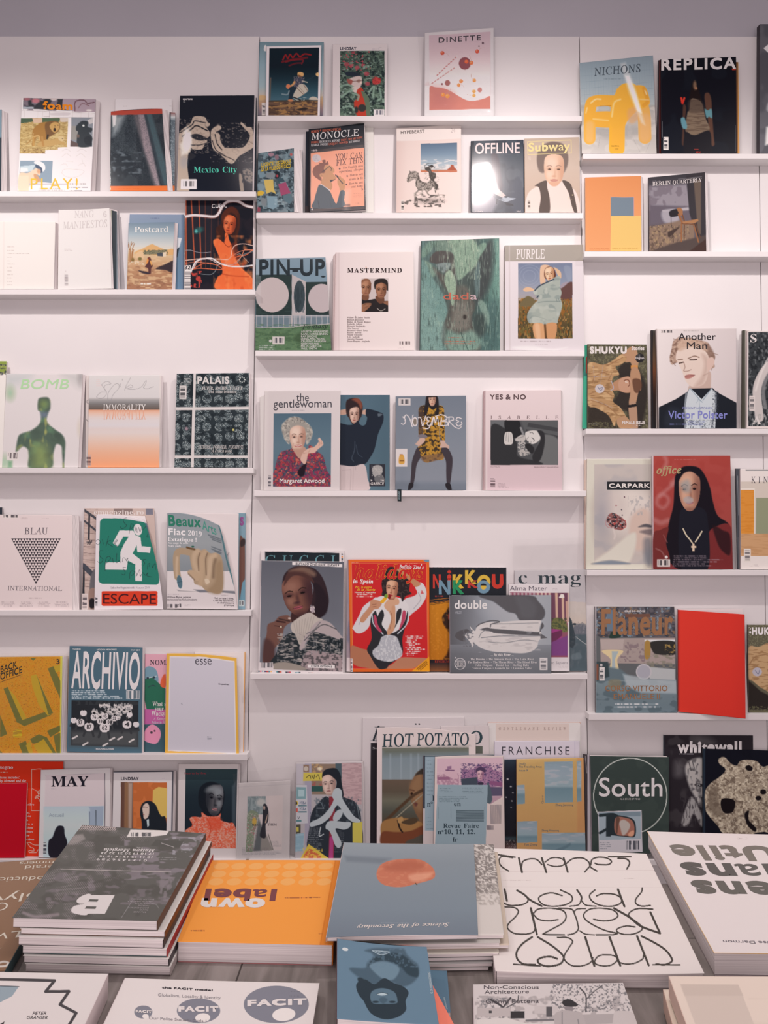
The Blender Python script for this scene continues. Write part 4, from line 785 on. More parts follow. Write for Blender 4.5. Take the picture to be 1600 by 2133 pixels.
a.q('240 655 300 630 400 580 440 590 560 640 640 630 640 700 240 690', 'e3ad74', 3).p('315 665 400 650 580 640 575 660 470 690 320 695', '8a8064').n((310, 640, 590, 700), '5f5c48', 12, 10, .5, .8, 3).p('465 680 530 672 530 715 470 712', '4c5058', 2).p('530 672 568 665 565 715 530 718', 'e8cfb4', 2).q('235 680 300 655 315 730 240 735', 'e6bb92', 3)
for p in ('150 780 155 640 150 560', '165 780 170 620 180 550', '180 770 190 640 215 570', '158 640 140 580', '172 600 200 560', '190 780 195 680 205 640'): a.l(p, 8, 'a4683c', 1.5)
a.e(275, 742, 22, 18, '7a6a3c', 4).e(195, 755, 18, 24, '8a6a3c', 4).n((140, 770, 330, 810), 'e6d0ba', 14, 9, .5, .7)
a.q('360 730 395 735 402 790 420 820 400 850 396 905 370 905 365 850 330 830 355 790', '5c3434', 2).q('358 735 372 760 350 800 345 780', 'e8944c', 2).q('385 760 400 770 412 810 398 812', 'e8a45c', 2).q('365 728 385 726 392 745 365 748', '7a3a2c', 2).q('255 870 330 882 375 895 370 912 300 900', '3c3038', 3).q('640 762 560 800 450 852 560 868 636 892 645 800', '3e3034', 4)
a.t('Postcard', 215, 448, 590, 62, 'f3efee', 'T', y1=442, wt=-.005); a.tl(280, 1018, 475, 1, 18, 'f0e4dc', 14, .9); a.tl(365, 1056, 400, 1, 9, 'f0e4dc', 7, .8)
a.mag('small magazine with a robed figure crossing a sunny desert', t=.7, fan=(0, .9), back='9aa6b0')

a = A(c4, '782 85 1535 80 1525 1082 768 1080', 1, cell=1.0, base='26222a')
a.n((760, 80, 1540, 1082), '1b1d26', 90, 120, .4, .8, 3).p('770 80 1080 80 1080 800 770 800', '2a2730', 20, .7)
for x0, x1, w in ((845, 885, 13), (930, 955, 12), (1000, 1005, 8), (785, 790, 14), (1075, 1060, 5), (1145, 1145, 4)): a.k([x0, 82, x1, 840], w, 'c85a3c', 3, .9 if w > 8 else .45)
a.e(925, 425, 55, 32, '2f6a68', 10, -20, .9).e(900, 435, 16, 20, '5cb0aa', 4)
a.q('1180 260 1230 190 1310 165 1370 210 1375 330 1360 450 1350 560 1340 640 1310 520 1260 480 1200 500 1150 460 1120 400 1170 360', '3a2220', 4).q('1130 400 1180 360 1200 460 1190 560 1230 600 1140 580 1120 470', '40241f', 5)
a.face(1270, 365, 150, 215, 'd8623a', '7c3324', 8, 'b03c2c', '32181a', -.4, 'e8855c')
a.q('1180 270 1230 190 1310 165 1370 230 1372 300 1330 250 1280 230 1220 290 1195 350', '5a2c22', 5, .9).l('1370 250 1372 380 1350 470 1340 600', 26, '48261f', 5).l('1130 430 1165 520 1150 560', 16, '50291f', 5)
a.q('1220 460 1250 470 1270 540 1310 620 1340 700 1360 780 1420 860 1525 960 1525 1082 1130 1082 1135 950 1190 900 1170 760 1120 640 1092 565 1100 530 1150 520 1210 560', 'e86a3c', 3)
a.n((1090, 480, 1530, 1082), 'f0854e', 50, 70, .5, .6, 6, .3).n((1130, 700, 1530, 1082), 'c84c2c', 40, 90, .58, .6, 9, .25).l('1240 480 1210 560 1260 610 1300 570', 6, '8a3424', 2).q('1290 600 1345 560 1370 700 1350 760', '6b2c24', 8, .7).l('1190 910 1300 930 1480 940', 10, 'c04c2c', 4).q('860 930 830 1082 768 1082 770 830 830 830', 'c8504c', 10, 0)
a.n((838, 880, 960, 1060), 'c8443c', 24, 40, .56, .9, 5, .1)
for p, w, c in (('770 650 830 645 900 665 960 675 1060 668', 5, 'a8a0a8'), ('770 760 900 745 1000 735 1150 745 1270 740 1300 640 1340 590 1430 575 1530 595', 8, 'e8b8a8'), ('770 790 950 780 1060 800 1190 800 1330 690 1420 650 1530 640', 6, 'e08468'), ('790 880 900 850 1000 850 1180 860 1250 800 1350 720 1450 700 1530 640', 8, 'e8724e'), ('850 860 1000 790 1120 810 1200 860', 8, 'd86848'), ('840 890 900 770 1000 740 1080 740 1160 790 1260 822 1400 828 1530 815', 15, 'e6dde0'), ('870 850 930 760 1040 745 1130 790', 7, 'e0c8c8'), ('950 910 1060 915 1110 880 1160 800 1330 800 1420 700 1530 660', 5, '9aa0a6'), ('1320 790 1400 720 1440 640 1530 650', 7, 'e88a68'), ('1340 700 1390 690 1440 740 1480 780', 4, 'c8b0a8')): a.l(p, w, c, 1.5)
a.l('770 275 860 262 960 265 1100 275 1150 235 1190 160 1240 115 1310 100 1380 110 1450 150 1540 172', 34, 'e88a78', 5, .6).l('770 275 860 258 960 262 1100 272 1150 235 1190 160 1240 112 1310 98 1380 110 1450 150 1540 172', 26, 'e6dade', 2)
a.r(765, 815, 838, 1082, 'e9e0e0').t('32', 772, 858, 834, 38, '3c343a', 'B')
for y in (885, 898, 915, 935, 955, 985, 1000, 1020, 1035, 1055, 1068): a.r(768, y, 836, y + 7, '5a5258')
a.t('CUBA.', 1072, 180, 1238, 44, 'ddd6da', 'B', y1=172)
a.mag('orange lit girl with curving white light trails, black magazine', t=.9, gloss=0, fan=(0, .7), back='2a2830', spine='e0d8d8')

# ================================================================ middle panel, uppermost ledge
a = A(c5, '112 145 825 148 812 965 97 960', 0)
a.g(90, 140, 830, 970, '145 64808c 400 7c98a4 640 8c9aa0 740 a89a94 760 a58a70 820 9c7860 900 7c6468 965 5f5560').q('165 190 185 185 185 245 160 240', 'c9c4c0', 2).q('112 740 180 745 180 780 110 790', 'b08c68', 4)
a.bar(135, 820, 178, 962, 'bab0b0', '5c5458', 1)
a.mag('blue beach photo magazine behind the running man with a barrel', t=.6, gloss=0, back='5a7280')
a = A(c5, '190 195 797 183 780 965 180 965', 1, cell=1.0, base='c9bfc4')
a.p('220 215 772 208 757 960 208 962', '13202a'); a.g(210, 205, 774, 800, '215 18232b 420 14222b 560 1d3844 680 2b5462 790 3d6878'); a.p('208 800 760 790 757 960 206 962', '5c4438', 2).n((208, 805, 760, 962), '8a6440', 60, 16, .5, .8, 4).n((208, 795, 760, 962), '40302c', 50, 14, .55, .8, 9).p('208 795 760 785 760 805 208 812', '3c342e', 3).n((340, 815, 640, 945), '9a6c42', 26, 18, .55, .7, 6).q('520 900 600 875 650 885 600 905', '2c2424', 5)
a.p('190 190 220 190 208 965 180 965', 'c6bcc2', 1).p('772 180 800 180 782 970 757 970', 'c6bcc2', 1).p('190 180 800 170 800 208 190 216', 'c6bcc2', 1)
a.p('226 545 240 540 232 795 215 800', '5a4840', 3).n((480, 762, 640, 800), 'a8a49c', 16, 8, .62, .8, 3).q('660 785 690 755 740 760 758 790', 'a8988c', 2).l('600 580 680 550 740 510', 3, '2c4450', 2)
a.q('735 500 765 488 768 525 745 525', 'c89a6c', 2)
# running man with a barrel
a.q('535 490 565 480 600 495 595 525 560 535 535 520', 'b98a5c', 2).q('540 510 585 530 575 548 545 540', '6a4634', 2).q('500 550 560 535 600 555 590 610 540 650 490 640 495 590', '3c3c48', 2).n((490, 530, 610, 650), '75656a', 9, 9, .55, .7, 4)
a.l('500 590 480 620 455 640', 22, 'b07c54', 2).e(430, 640, 25, 26, 'b8684a', 3).l('585 580 640 595', 12, '9a8c80', 2).q('560 615 610 620 645 665 640 700 530 770 480 760 480 740 530 650', 'a8988c', 2).k('520 650 600 730', 6, '5a4038').k('600 620 645 690', 5, '5a4038').k('545 640 610 715', 5, '7a6a60').q('440 660 480 640 520 660 490 720 470 790 430 800 440 740', '22303c', 3).l('440 690 420 730 360 725', 14, '6b7a82', 2).l('490 760 560 790', 14, '2c2a2c', 2).e(455, 795, 30, 14, 'a86848', 3)
a.l('370 345 400 290 425 330 450 285 480 320 520 275 560 310 610 280 680 290', 16, '7a1f22', 2).l('360 370 430 350 470 340 560 330 640 320', 18, '6d1c20', 3, .8).l('400 370 480 350 590 345 580 390', 14, '761e22', 2, .8).l('440 410 510 385 580 380', 16, '641b20', 3, .8)
a.mag('dark night sky magazine with a running man carrying a barrel', t=.7, gloss=0, back='c0b4b8')
a = A(c5, '925 170 1530 165 1520 968 920 968', 1, cell=1.0, base='c4b9bd')
a.r(1005, 245, 1500, 965, '3a443e'); b_ = (1005, 245, 1500, 965)
a.n(b_, '5c6a5c', 34, 26, .5, .9, 2).n(b_, '20282a', 28, 30, .52, .9, 7).n(b_, '87958a', 26, 12, .64, .8, 11).n(b_, '4c5c50', 14, 16, .55, .6, 4).n((1010, 250, 1340, 460), 'a8404c', 22, 20, .66, .9, 5, .06).n((1010, 480, 1340, 960), '8a9086', 40, 20, .62, .6, 15)
for x, y, r in ((1300, 500, 30), (1310, 610, 28), (1080, 395, 30), (1195, 430, 26), (1150, 265, 20)): a.e(x, y, r, r * .8, '9c3f48', 4, 0, .8)
a.q('1365 570 1400 535 1450 555 1455 595 1410 620 1370 605', 'a83c3a', 3).n((1360, 530, 1460, 620), '7c2a2c', 9, 9, .5, .7)
a.q('1075 480 1140 475 1215 500 1230 540 1150 535 1070 515', '262c36', 2).q('1130 545 1225 525 1250 570 1235 640 1200 680 1170 650 1090 590', 'b49c98', 3).l('1130 585 1250 575', 7, '5c3830').e(1215, 580, 22, 20, '7a5a52', 3, 0, .7).e(1235, 600, 12, 14, 'c8aaa0', 3).q('1080 560 1140 570 1130 620 1100 610', '8c4a44', 3)
a.q('1135 650 1190 650 1205 700 1160 705', 'b8a29c', 2).q('1190 690 1240 650 1275 720 1290 860 1310 965 1195 965 1160 820 1200 770', 'a3362a', 3).q('1240 690 1320 760 1340 965 1300 965 1280 820', '55604f', 3).e(1250, 880, 45, 42, '33302f', 3).e(1185, 900, 22, 36, '2c3030', 4)
for p in ('1010 640 1080 620 1140 640', '1020 760 1110 690 1150 670', '1040 880 1120 860 1160 900', '1150 720 1210 740 1200 790', '1330 700 1380 640 1370 760', '1440 660 1460 760 1420 800'): a.l(p, 22, '7d8f80', 4, .8)
a.bar(1380, 895, 1498, 966, 'c9c0c4', '55505a').t('LINDSAY', 1006, 234, 1186, 30, '2a2c3c', 'B', wt=.02); a.tl(1360, 225, 1498, 1, 10, '9a9098', 6, .7); a.tl(1430, 206, 1492, 1, 9, '9a9098', 5, .6)
a.mag('white bordered magazine with a face hidden among red flowers and leaves', t=.7, back='b8aeb2')

a = A(c7, '525 175 1405 110 1410 1240 520 1240', 1, base='d4cbd0', cell=1.15)
a.p('580 210 1363 158 1366 1148 582 1168', 'd0b2b8'); m = a.m.copy(); C0 = a.C.copy()
a.g(570, 150, 1370, 1170, '160 cba9b1 420 d0b0b4 640 dcc4c4 900 eddcdb 1170 f0e0de'); a.C = np.where(m[:, None] > .5, a.C, C0)
a.q('582 880 660 872 760 885 840 915 940 975 1040 1030 1120 1048 1200 1038 1290 1015 1366 990 1366 1148 582 1168', 'c8776a', 1.5).p('582 880 660 872 760 885 840 915 900 950 850 1168 582 1168', 'b46a64', 60, .7)
a.p('1365 980 1412 980 1412 1180 1365 1180', 'eee3e3', 1).p('500 850 582 850 582 1180 500 1180', 'ddd3d6', 1).p('500 1168 900 1160 1366 1148 1430 1148 1430 1260 500 1260', 'efe5e5', 1)
a.k('670 722 935 470', 16, 'dccfcf'); a.k('605 830 912 618', 13, 'dccfcf')
for i in range(9): a.k([678 + i * 29, 720 - i * 28, 694 + i * 29, 708 - i * 28], 13, 'b86a6c')
for i in range(9): a.k([612 + i * 34, 826 - i * 23.5, 630 + i * 34, 812 - i * 23.5], 11, 'b8706c')
a.e(1036, 567, 76, 80, '85444a').e(815, 817, 34, 38, '9a5c58').e(744, 832, 13, 14, '8a5558').e(1228, 905, 28, 33, 'bd7870').e(1267, 306, 15, 16, '6a4c56').e(1217, 346, 9, 9, '6a4c56')
for x, y, r, c in ((748, 434, 26, 'c4482f'), (1195, 413, 26, 'cc4a34'), (1057, 545, 25, 'dc5a34'), (1120, 560, 25, 'e06a3c'), (988, 795, 25, 'e87c44'), (958, 845, 23, 'e8803f'), (1157, 785, 24, 'e88848'), (1153, 925, 23, 'f0954f'), (1153, 978, 22, 'f0954f'), (756, 968, 25, 'e8803f'), (814, 985, 28, 'ea8844')): a.e(x, y, r, r, c).e(x - r * .25, y - r * .3, r * .35, r * .3, 'f0b48c', 3, 0, .6)
for p in ('1215 395 1240 372 1290 365', '775 434 805 440 838 475', '1120 540 1110 500 1095 462', '1135 765 1118 740 1120 700', '975 835 1010 850 1030 880', '1130 975 1100 972 1065 965', '775 955 830 930 860 890', '820 965 850 920'): a.l(p, 4, 'b88a80', 1, .9)
a.t('DINETTE', 700, 302, 1240, 66, '3b353b', 'B', y1=270, sp=.10).tl(1170, 292, 1245, 1, 8, '8a7a80', 5, .6)
a.mag('pale pink magazine with scattered cherries and plum coloured circles', t=.8, back='d8cfd2')
a.sleeve('430 150 1425 95 1425 1240 500 1240')


# ================================================================ middle panel, second ledge
a = A(c6, '105 452 527 392 530 1150 85 1158', cell=1.0, base='4a5a64')
b_ = (80, 380, 540, 1170)
a.n(b_, '6f8791', 60, 45, .5, .9, 2, .06).n(b_, '303c44', 40, 34, .56, .9, 5, .06).n(b_, '7b98a2', 34, 30, .62, .9, 9, .05).n(b_, '7f8084', 70, 60, .6, .6, 13)
for p, c in (('170 770 280 762 290 880 318 940 260 910 200 935', 'cba960'), ('340 820 430 795 490 930 430 940 375 960', '9c4a66'), ('95 910 140 890 180 920 150 955 95 960', 'd0a440'), ('205 960 330 965 330 1090 280 1120 215 1100', '7fa0b0'), ('95 820 150 815 185 860 150 900 100 890', '7c97a4'), ('110 690 170 670 190 730 120 750', '7795a2'), ('330 740 400 750 420 790 330 800', '3d5d6a'), ('400 950 480 930 520 1000 480 1060 400 1010', '5d7c88'), ('95 1090 130 1100 125 1150 92 1150', '8f4450')): a.p(p, c, 2)
a.q('285 690 330 665 360 700 345 745 300 750', '242c32', 2).e(328, 722, 14, 15, 'a8444c', 2).e(495, 468, 16, 18, 'b05a58', 3).q('220 450 280 450 285 480 240 490', 'a07a84', 3).q('300 480 340 470 345 520 310 530', '8a6a72', 3).q('205 690 300 690 290 750 200 740', '7d8084', 4).q('140 985 200 1000 195 1080 140 1060', '7a7c80', 6)
a.t('LE CENTRE HISTORIQUE', 140, 612, 492, 42, 'c9a437', 'B', y1=570, wt=.03).t('DE LA VILLE DE MEXICO', 140, 668, 490, 42, 'c9a437', 'B', y1=622, wt=.03); a.tl(290, 1010, 480, 3, 24, 'c3ccd0', 12, .6)
a.mag('small booklet with an aerial photo of blue and yellow market awnings', name='booklet', cat='booklet', t=1.1, fan=(0, 2.6), back='59707a')
a = A(c6, '672 195 720 190 720 1155 660 1155', 0, base='262a33', Y=(2.2, 1.2)); a.r(706, 180, 712, 1160, '5a4848').r(660, 1080, 720, 1160, '3a3032'); a.mag('black second copy behind the orange bookshop cartoon magazine', t=.5, back='1c2026')
a = A(c6, '1340 140 1475 145 1475 1160 1340 1160', 0, base='f0e8e6'); a.tl(1388, 270, 1418, 15, 14, 'd3c8ca', 5, .6); a.mag('plain pale magazine standing behind the orange bookshop cartoon magazine', t=.8)
a = A(c6, '705 165 1365 88 1382 1128 715 1160', 2, Y=((3.2, 3.6), (2.0, 3.0)), bend=(1.5, 0, 0, 0), cell=1.0, base='1b2129')
a.p('728 452 1360 385 1368 1082 728 1108', 'f09a7c'); a.e(796, 512, 50, 48, 'c9bcc2').p('830 530 862 552 840 515', 'c9bcc2'); a.tl(762, 485, 830, 5, 13, '8f8690', 6, .6)
a.q('858 790 890 760 960 790 985 830 960 890 850 830', 'bd8058', 1).q('890 600 960 600 1005 640 1010 680 990 690 1030 740 1010 765 960 770 965 800 955 870 850 815 870 740 840 720 880 640', 'c4865c', 1)
a.p('1025 720 1110 810 1120 800 1040 712', '2a2024', 1).q('1050 760 1075 720 1090 740 1125 765 1140 800 1125 900 1080 900 1065 850 1045 800', 'c4865c', 1).l('1085 790 1105 820', 5, '7a4a34').k('1020 710 1110 810', 9, '2b2024')
a.q('862 540 900 530 905 570 925 545 940 585 920 590 895 600 885 640 900 660 885 690 850 700 855 780 800 750 765 720 750 670 775 610 830 580 820 565 870 565', '7e4436', 1).k('860 680 950 608 975 635 970 660', 8, '2a2024').q('835 700 870 690 875 730 840 735', 'c4865c', 1).l('845 705 865 720', 3, '8a5038').p('955 775 1020 765 965 800', '2a2228', 1).l('960 770 1025 762', 4, '5a3830')
a.p('838 826 850 816 960 890 950 905', 'd8c8cc', 1).q('838 826 950 900 990 980 1035 1050 1080 905 1132 905 1125 1000 1105 1095 760 1105 770 1010 800 900', '3f5361', 1).k('815 1020 828 1100', 8, '27333d').k('950 990 975 1090', 4, '33444f')
a.t('DESIGN + HOSTING SPECIAL', 732, 212, 1090, 28, 'd0654c', 'T', y1=178).t('MONOCLE', 738, 296, 1300, 80, 'd9d3d6', 'R', y1=244, wt=.006).t('INSIDE:', 732, 336, 820, 24, 'd0654c', 'T', y1=330).t('DAMASCUS REPORT', 832, 330, 1078, 26, 'cfc8cc', 'T', y1=312).t("PARIS'S NEW ART SCENE", 1088, 310, 1345, 24, 'd0654c', 'T', y1=276).t('BJARKE INGELS', 732, 370, 935, 26, 'cfc8cc', 'T', y1=356).t("UNIQLO'S WIN-WIN", 942, 358, 1172, 26, 'd0654c', 'T', y1=334).t('HOT MODELS', 1182, 334, 1310, 24, 'cfc8cc', 'T', y1=315)
a.e(765, 418, 12, 12, 'b8b0b4').e(795, 416, 12, 12, 'b8b0b4').e(742, 420, 9, 10, '7a7478'); 
for i in range(2): a.k([735, 425 + i * 16, 1350, 356 + i * 14], 6, 'a8705c', 2, .5)
a.t('YOU CAN', 1020, 530, 1345, 66, '5e2f2c', 'R', y1=505, wt=.004).t('FIX THIS', 1030, 602, 1348, 66, '5e2f2c', 'R', y1=565, wt=.004)
def fix_line(words, x, y):
    a.t(words, x, y, 1348, 27, '7a4a40', 'T', y1=y - (1348 - x) * 0.11, wt=-0.005)
fix_line('The English men', 1110, 640)
fix_line('opening shops', 1065, 685)
fix_line('How to sort', 1195, 728)
fix_line('made it fit', 1186, 777)
fix_line('How to sort', 1188, 828)
fix_line('your home', 1205, 866)
for x, y in ((1072, 637), (1162, 724), (1152, 824)): a.e(x, y, 10, 10, '5a3030')
a.k('1335 868 1348 880 1338 892', 6, '3a2424'); a.tl(1170, 935, 1345, 3, 18, 'b8705c', 6, .6, 3, 'r'); a.tl(1130, 1070, 1240, 1, 20, '6a4640', 26, .8); a.tl(1255, 1050, 1355, 1, 20, 'c07a64', 20, .6)
for i in range(2): a.k([732, 1124 + i * 16, 1365, 1096 + i * 14], 6, 'a8705c', 2, .55)
a.e(745, 1122, 10, 10, 'c8c0c4'); a.p('1130 900 1190 890 1175 1135 1125 1140', 'f0d8cc', 26, .35)
a.mag('orange and black magazine with a cartoon man holding glasses, curled page edge', t=1.2, gloss=1, fan=(0, .3), back='24262c')

a = A(c8, '97 100 598 72 600 755 95 755', 1, cell=1.0, base='f4eae8')
a.p('97 204 598 180 600 755 95 755', 'f0d8d0'); a.g(95, 198, 600, 760, '96 e6c8c0 180 f0d8d0 600 f2dbd4', 'x', .7)
a.p('284 222 566 212 566 442 284 440', '86a8c4', 1); m = a.m.copy(); C0 = a.C.copy(); a.g(284, 212, 566, 442, '215 5f83a6 300 7ea2c0 360 a6bccc 420 c4c8cc 430 d08a68 442 c06a48'); a.n((284, 345, 566, 418), 'e6e2e2', 40, 9, .5, .9, 3).p('340 425 566 425 566 442 284 442 284 432', 'c9785a', 2).q('490 425 512 405 520 385 540 388 545 405 560 425', 'b0573c', 1.5); a.C = np.where(m[:, None] > .5, a.C, C0)
gr = '6d645f'
a.q('178 490 195 450 230 432 265 445 275 480 290 510 330 530 360 500 395 520 405 560 400 610 385 560 360 580 340 600 370 625 340 615 315 580 300 590 300 625 290 620 290 585 255 600 245 625 240 600 262 580 245 545 245 500 225 500 190 520 178 510', 'a89a92', 2)
m = a.m.copy(); a.n(None, '4a423e', 9, 8, .5, .8, 3, m=m).n(None, 'd8ccc4', 12, 7, .62, .7, 7, m=m).p('200 450 196 428 212 440', gr).l('262 470 280 510 330 530', 9, '5a504a', 2, .8).e(196, 480, 4, 4, '2a2422')
a.q('318 408 345 400 360 410 372 440 400 450 402 480 388 500 400 520 420 545 410 580 395 560 385 520 362 500 350 470 345 440 322 425', '4f4743', 2).e(368, 396, 16, 10, '3c3533', 1).k('345 392 392 402', 6, '4a423f').l('320 410 315 395 340 375 400 370', 4, '5a524e').l('330 540 280 560 240 620', 7, '6d645f', 1, .8).n((310, 395, 425, 580), '8a7c74', 8, 8, .6, .6, 4)
a.n((235, 615, 470, 712), '5a514d', 24, 12, .5, .9, 5, .1).n((150, 655, 260, 700), '6a605b', 20, 9, .5, .9, 8, .1).e(355, 665, 90, 22, '6a605b', 14, 0, .5).n((230, 600, 480, 640), 'b0a29a', 22, 10, .58, .7, 2)
a.t('HYPEBEAST', 130, 146, 314, 25, '5f5654', 'S', y1=137, wt=.008).t('24', 518, 135, 552, 24, 'd3c8c8', 'I'); a.bar(132, 655, 156, 742, 'eee4e0', '4a4442', 1)
a.mag('pale pink magazine with a sketched rider on a running horse', t=.9, back='e2d4d0')

a = A(c8, '675 200 1082 190 1085 755 675 755', 1, cell=1.0, base='4c5a68')
a.n((670, 190, 1090, 760), '3a4654', 70, 110, .45, .8, 3).p('690 310 860 300 920 470 880 590 760 460 690 380', '3f4b5a', 8).q('830 310 880 305 905 430 920 560 890 590 850 470', '473a44', 10, .8).p('690 620 760 470 830 560 880 680 840 757 690 757', '7d7c88', 16).p('670 390 700 400 740 470 700 620 676 620', '5a3a3e', 6).p('970 300 1085 290 1085 600 1020 480', '55646f', 30, .8).q('980 540 1085 480 1085 755 1010 755', '46566a', 20, .8).n((900, 300, 1085, 600), '64747f', 60, 90, .58, .5, 9)
a.q('700 382 790 362 820 372 835 400 850 470 880 560 920 600 950 630 940 645 900 630 850 600 800 520 770 430 740 425 700 395', 'd8cac8', 3).l('720 400 770 410 775 440', 8, '8a7478', 3, .7).q('800 375 825 380 850 470 900 590 870 580 820 480', 'efe4e0', 8, .6)
a.q('850 630 900 650 940 630 980 640 1022 645 980 662 940 672 880 648', 'a9bccb', 1.5).p('860 640 870 650 868 690 876 690 884 650', '2c3440', 1).l('850 630 890 648 930 660', 5, '3a4a60').e(945, 632, 14, 8, '2c3440', 1).p('930 672 1000 690 1005 705 950 700', '242c36', 3)
a.p('675 205 698 200 690 757 675 757', '2c3540', 2); a.t('OFFLINE', 706, 298, 1052, 78, 'efe8ea', 'S', y1=292, wt=.022).t('ESSAY', 705, 750, 768, 9, 'c9c8cc', 'B').t('No4', 1028, 750, 1060, 11, 'c9c8cc', 'B')
a.mag('slate blue magazine with a bent leg in a pointed heel', t=.9, gloss=1, back='3f4a56', spine='39434e')
a = A(c8, '1090 182 1515 170 1520 755 1095 755', 1, cell=1.0, base='dccabb')
a.g(1080, 160, 1530, 760, '170 cdbba9 400 d8c6b6 760 d2b8a4').q('1185 340 1200 260 1260 215 1320 205 1390 225 1425 300 1425 380 1400 440 1380 440 1390 330 1250 320 1245 440 1200 430', '8f8078', 6).q('1188 330 1215 255 1290 212 1370 220 1418 280 1424 360 1400 410 1385 330 1320 312 1250 330 1235 430 1195 400', '86776f', 5)
a.face(1318, 430, 168, 250, 'f0cdb2', 'd8a88c', 0, 'cf9488', '6a5248', 0, 'f8dcc8', 1, 'b09080')
a.q('1255 520 1380 520 1400 560 1320 590 1240 560', 'e6b89c', 3).q('1130 590 1200 545 1255 510 1300 548 1340 548 1385 510 1440 545 1490 600 1522 700 1522 760 1090 760 1100 660', 'f3e6df', 3).q('1170 545 1255 505 1265 560 1285 650 1280 760 1205 760 1215 640 1200 560', '685c56', 2).q('1382 508 1440 525 1470 600 1500 760 1480 760 1455 700 1430 600', '685c56', 2).n((1420, 610, 1480, 720), 'e6d4a8', 8, 10, .66, .8, 5)
a.k('1112 205 1450 192 1452 292 1116 304 1112 205', 4, 'f3e3a2', 1).t('Subway', 1118, 280, 1442, 62, 'f3e3a2', 'B', y1=270, wt=.02).bar(1113, 655, 1138, 735, 'efe3da', '6a5e58', 1); a.tl(1118, 322, 1148, 3, 10, 'efe3d8', 5, .6)
a.mag('beige magazine with a smiling child in a dark waistcoat', t=.9, back='cbb8a8')

# ================================================================ middle panel, third ledge
a = A(d3, '60 178 722 165 780 1050 55 1050', 1, cell=1.0, base='7f9fb4')
a.g(40, 150, 800, 340, '165 82a0b4 400 7d9cb2'); a.p('62 330 402 328 402 716 58 716', '2c3b3a'); a.p('402 328 540 398 540 716 402 716', 'b9b0b3').p('535 400 752 398 776 716 535 716', '2d3b3a')
a.n((62, 330, 402, 716), '3a4a48', 70, 20, .55, .7, 3).e(215, 522, 158, 166, 'c3b5b8').e(474, 537, 54, 152, '3d4a50').n((425, 390, 525, 690), '2e3a40', 16, 60, .5, .6, 4).e(686, 554, 128, 136, 'bfb1b6').p('776 400 800 400 800 716 776 716', 'bfb1b6', 1, 0)
a.p('62 180 106 180 106 610 62 610', 'd0ccd0', 3, .28)
a.p('60 716 780 714 780 800 400 832 58 836', '6f8490'); 
for x in range(65, 780, 52): a.k([x, 716, x, 832 - max(0, x - 400) * .07], 5, 'b7b2b8')
for x in range(410, 540, 13): a.k([x, 716, x, 826], 5, 'b7b2b8')
a.k('58 722 780 722', 6, 'b7b2b8').k('58 734 780 734', 4, 'b7b2b8').p('390 716 408 716 404 832 390 832', 'b4acae')
a.p('55 838 400 832 520 815 780 798 785 1052 50 1052', '5d7658', 1).n((50, 800, 785, 1052), '4a6248', 60, 18, .5, .8, 3).n((50, 800, 785, 1052), '72875f', 14, 7, .6, .5, 8).q('420 930 520 860 560 900 520 960 470 980', '44573f', 14, .8).k('55 837 400 831 520 814 780 797', 6, 'b9b2b4')
a.t('PIN-UP', 92, 338, 718, 146, '27333a', 'B', y1=334, wt=.012, sp=.02).k('388 276 495 276', 16, '27333a').q('675 348 700 340 725 348 700 357', '27333a')
a.t('Fantasy', 500, 848, 742, 42, '323c38', 'I', y1=838, wt=.008)
for i, s_ in enumerate(('AGUSTIN HERNANDEZ', 'ILANA HARRIS-BABOU', 'RAF SIMONS', 'DONG-PING WONG', 'CRUISING PAVILION', 'ISSEY MIYAKE', 'MILES GERTLER', 'WILLI SMITH')): a.t(s_, 490, 880 + i * 23.3, (752, 748, 643, 718, 727, 658, 687, 640)[i], 18, 'c9c6c6', 'B')
a.e(198, 961, 13, 13, 'c9c6c6').bar(218, 918, 333, 994, 'd0c8c8', '4c4a50'); a.tl(88, 1005, 330, 3, 18, 'c3c3c0', 10, .7)
a.mag('blue and green magazine with a circle windowed house and bold dark title', t=.8, gloss=1, back='4a5c60')

a = A(d3, '798 150 830 118 835 1050 792 1050', 0, Y=(2.4, 1.6), base='cdb4b2'); a.mag('second copy behind the pink book with a small portrait of two people', name='book', cat='book', t=1.2, back='bfa6a4')
a = A(d3, '820 118 1560 112 1572 1050 805 1050', 1, cell=1.0, base='efd9d7')
a.g(800, 110, 1580, 1052, '820 dfc4c2 845 e6cdcb 850 d6bcb9 858 ebd3d1 900 eed8d6 1570 f2dedb', 'x')
a.p('1066 366 1322 366 1320 683 1066 683', 'cdbfc0'); m = a.m.copy(); C0 = a.C.copy()
a.q('1060 560 1100 560 1140 570 1200 560 1250 580 1330 590 1330 690 1060 690', '2a2526', 2).q('1270 590 1330 580 1330 620 1290 610', '8f5f48', 2).q('1075 520 1130 510 1135 560 1100 575 1070 560', '7a4e3c', 2).q('1205 530 1275 540 1280 590 1240 605 1205 570', '6d4535', 2)
a.face(1108, 460, 108, 150, 'a87258', '6e4534', 2, '8a5246', '241c1a', -.1, 'c08a6c'); a.q('1060 440 1064 390 1100 366 1140 376 1160 420 1150 400 1110 385 1070 410', '8c5c46', 3)
a.q('1185 440 1190 390 1230 368 1290 370 1318 410 1320 480 1305 470 1295 420 1250 408 1210 430 1195 470', '2c2423', 3).face(1253, 480, 112, 160, 'a06a50', '6a4232', -2, '8f564a', '241c1a', .1, 'bb8468').q('1186 440 1195 392 1240 370 1300 378 1318 430 1300 425 1255 405 1205 425', '2b2322', 3)
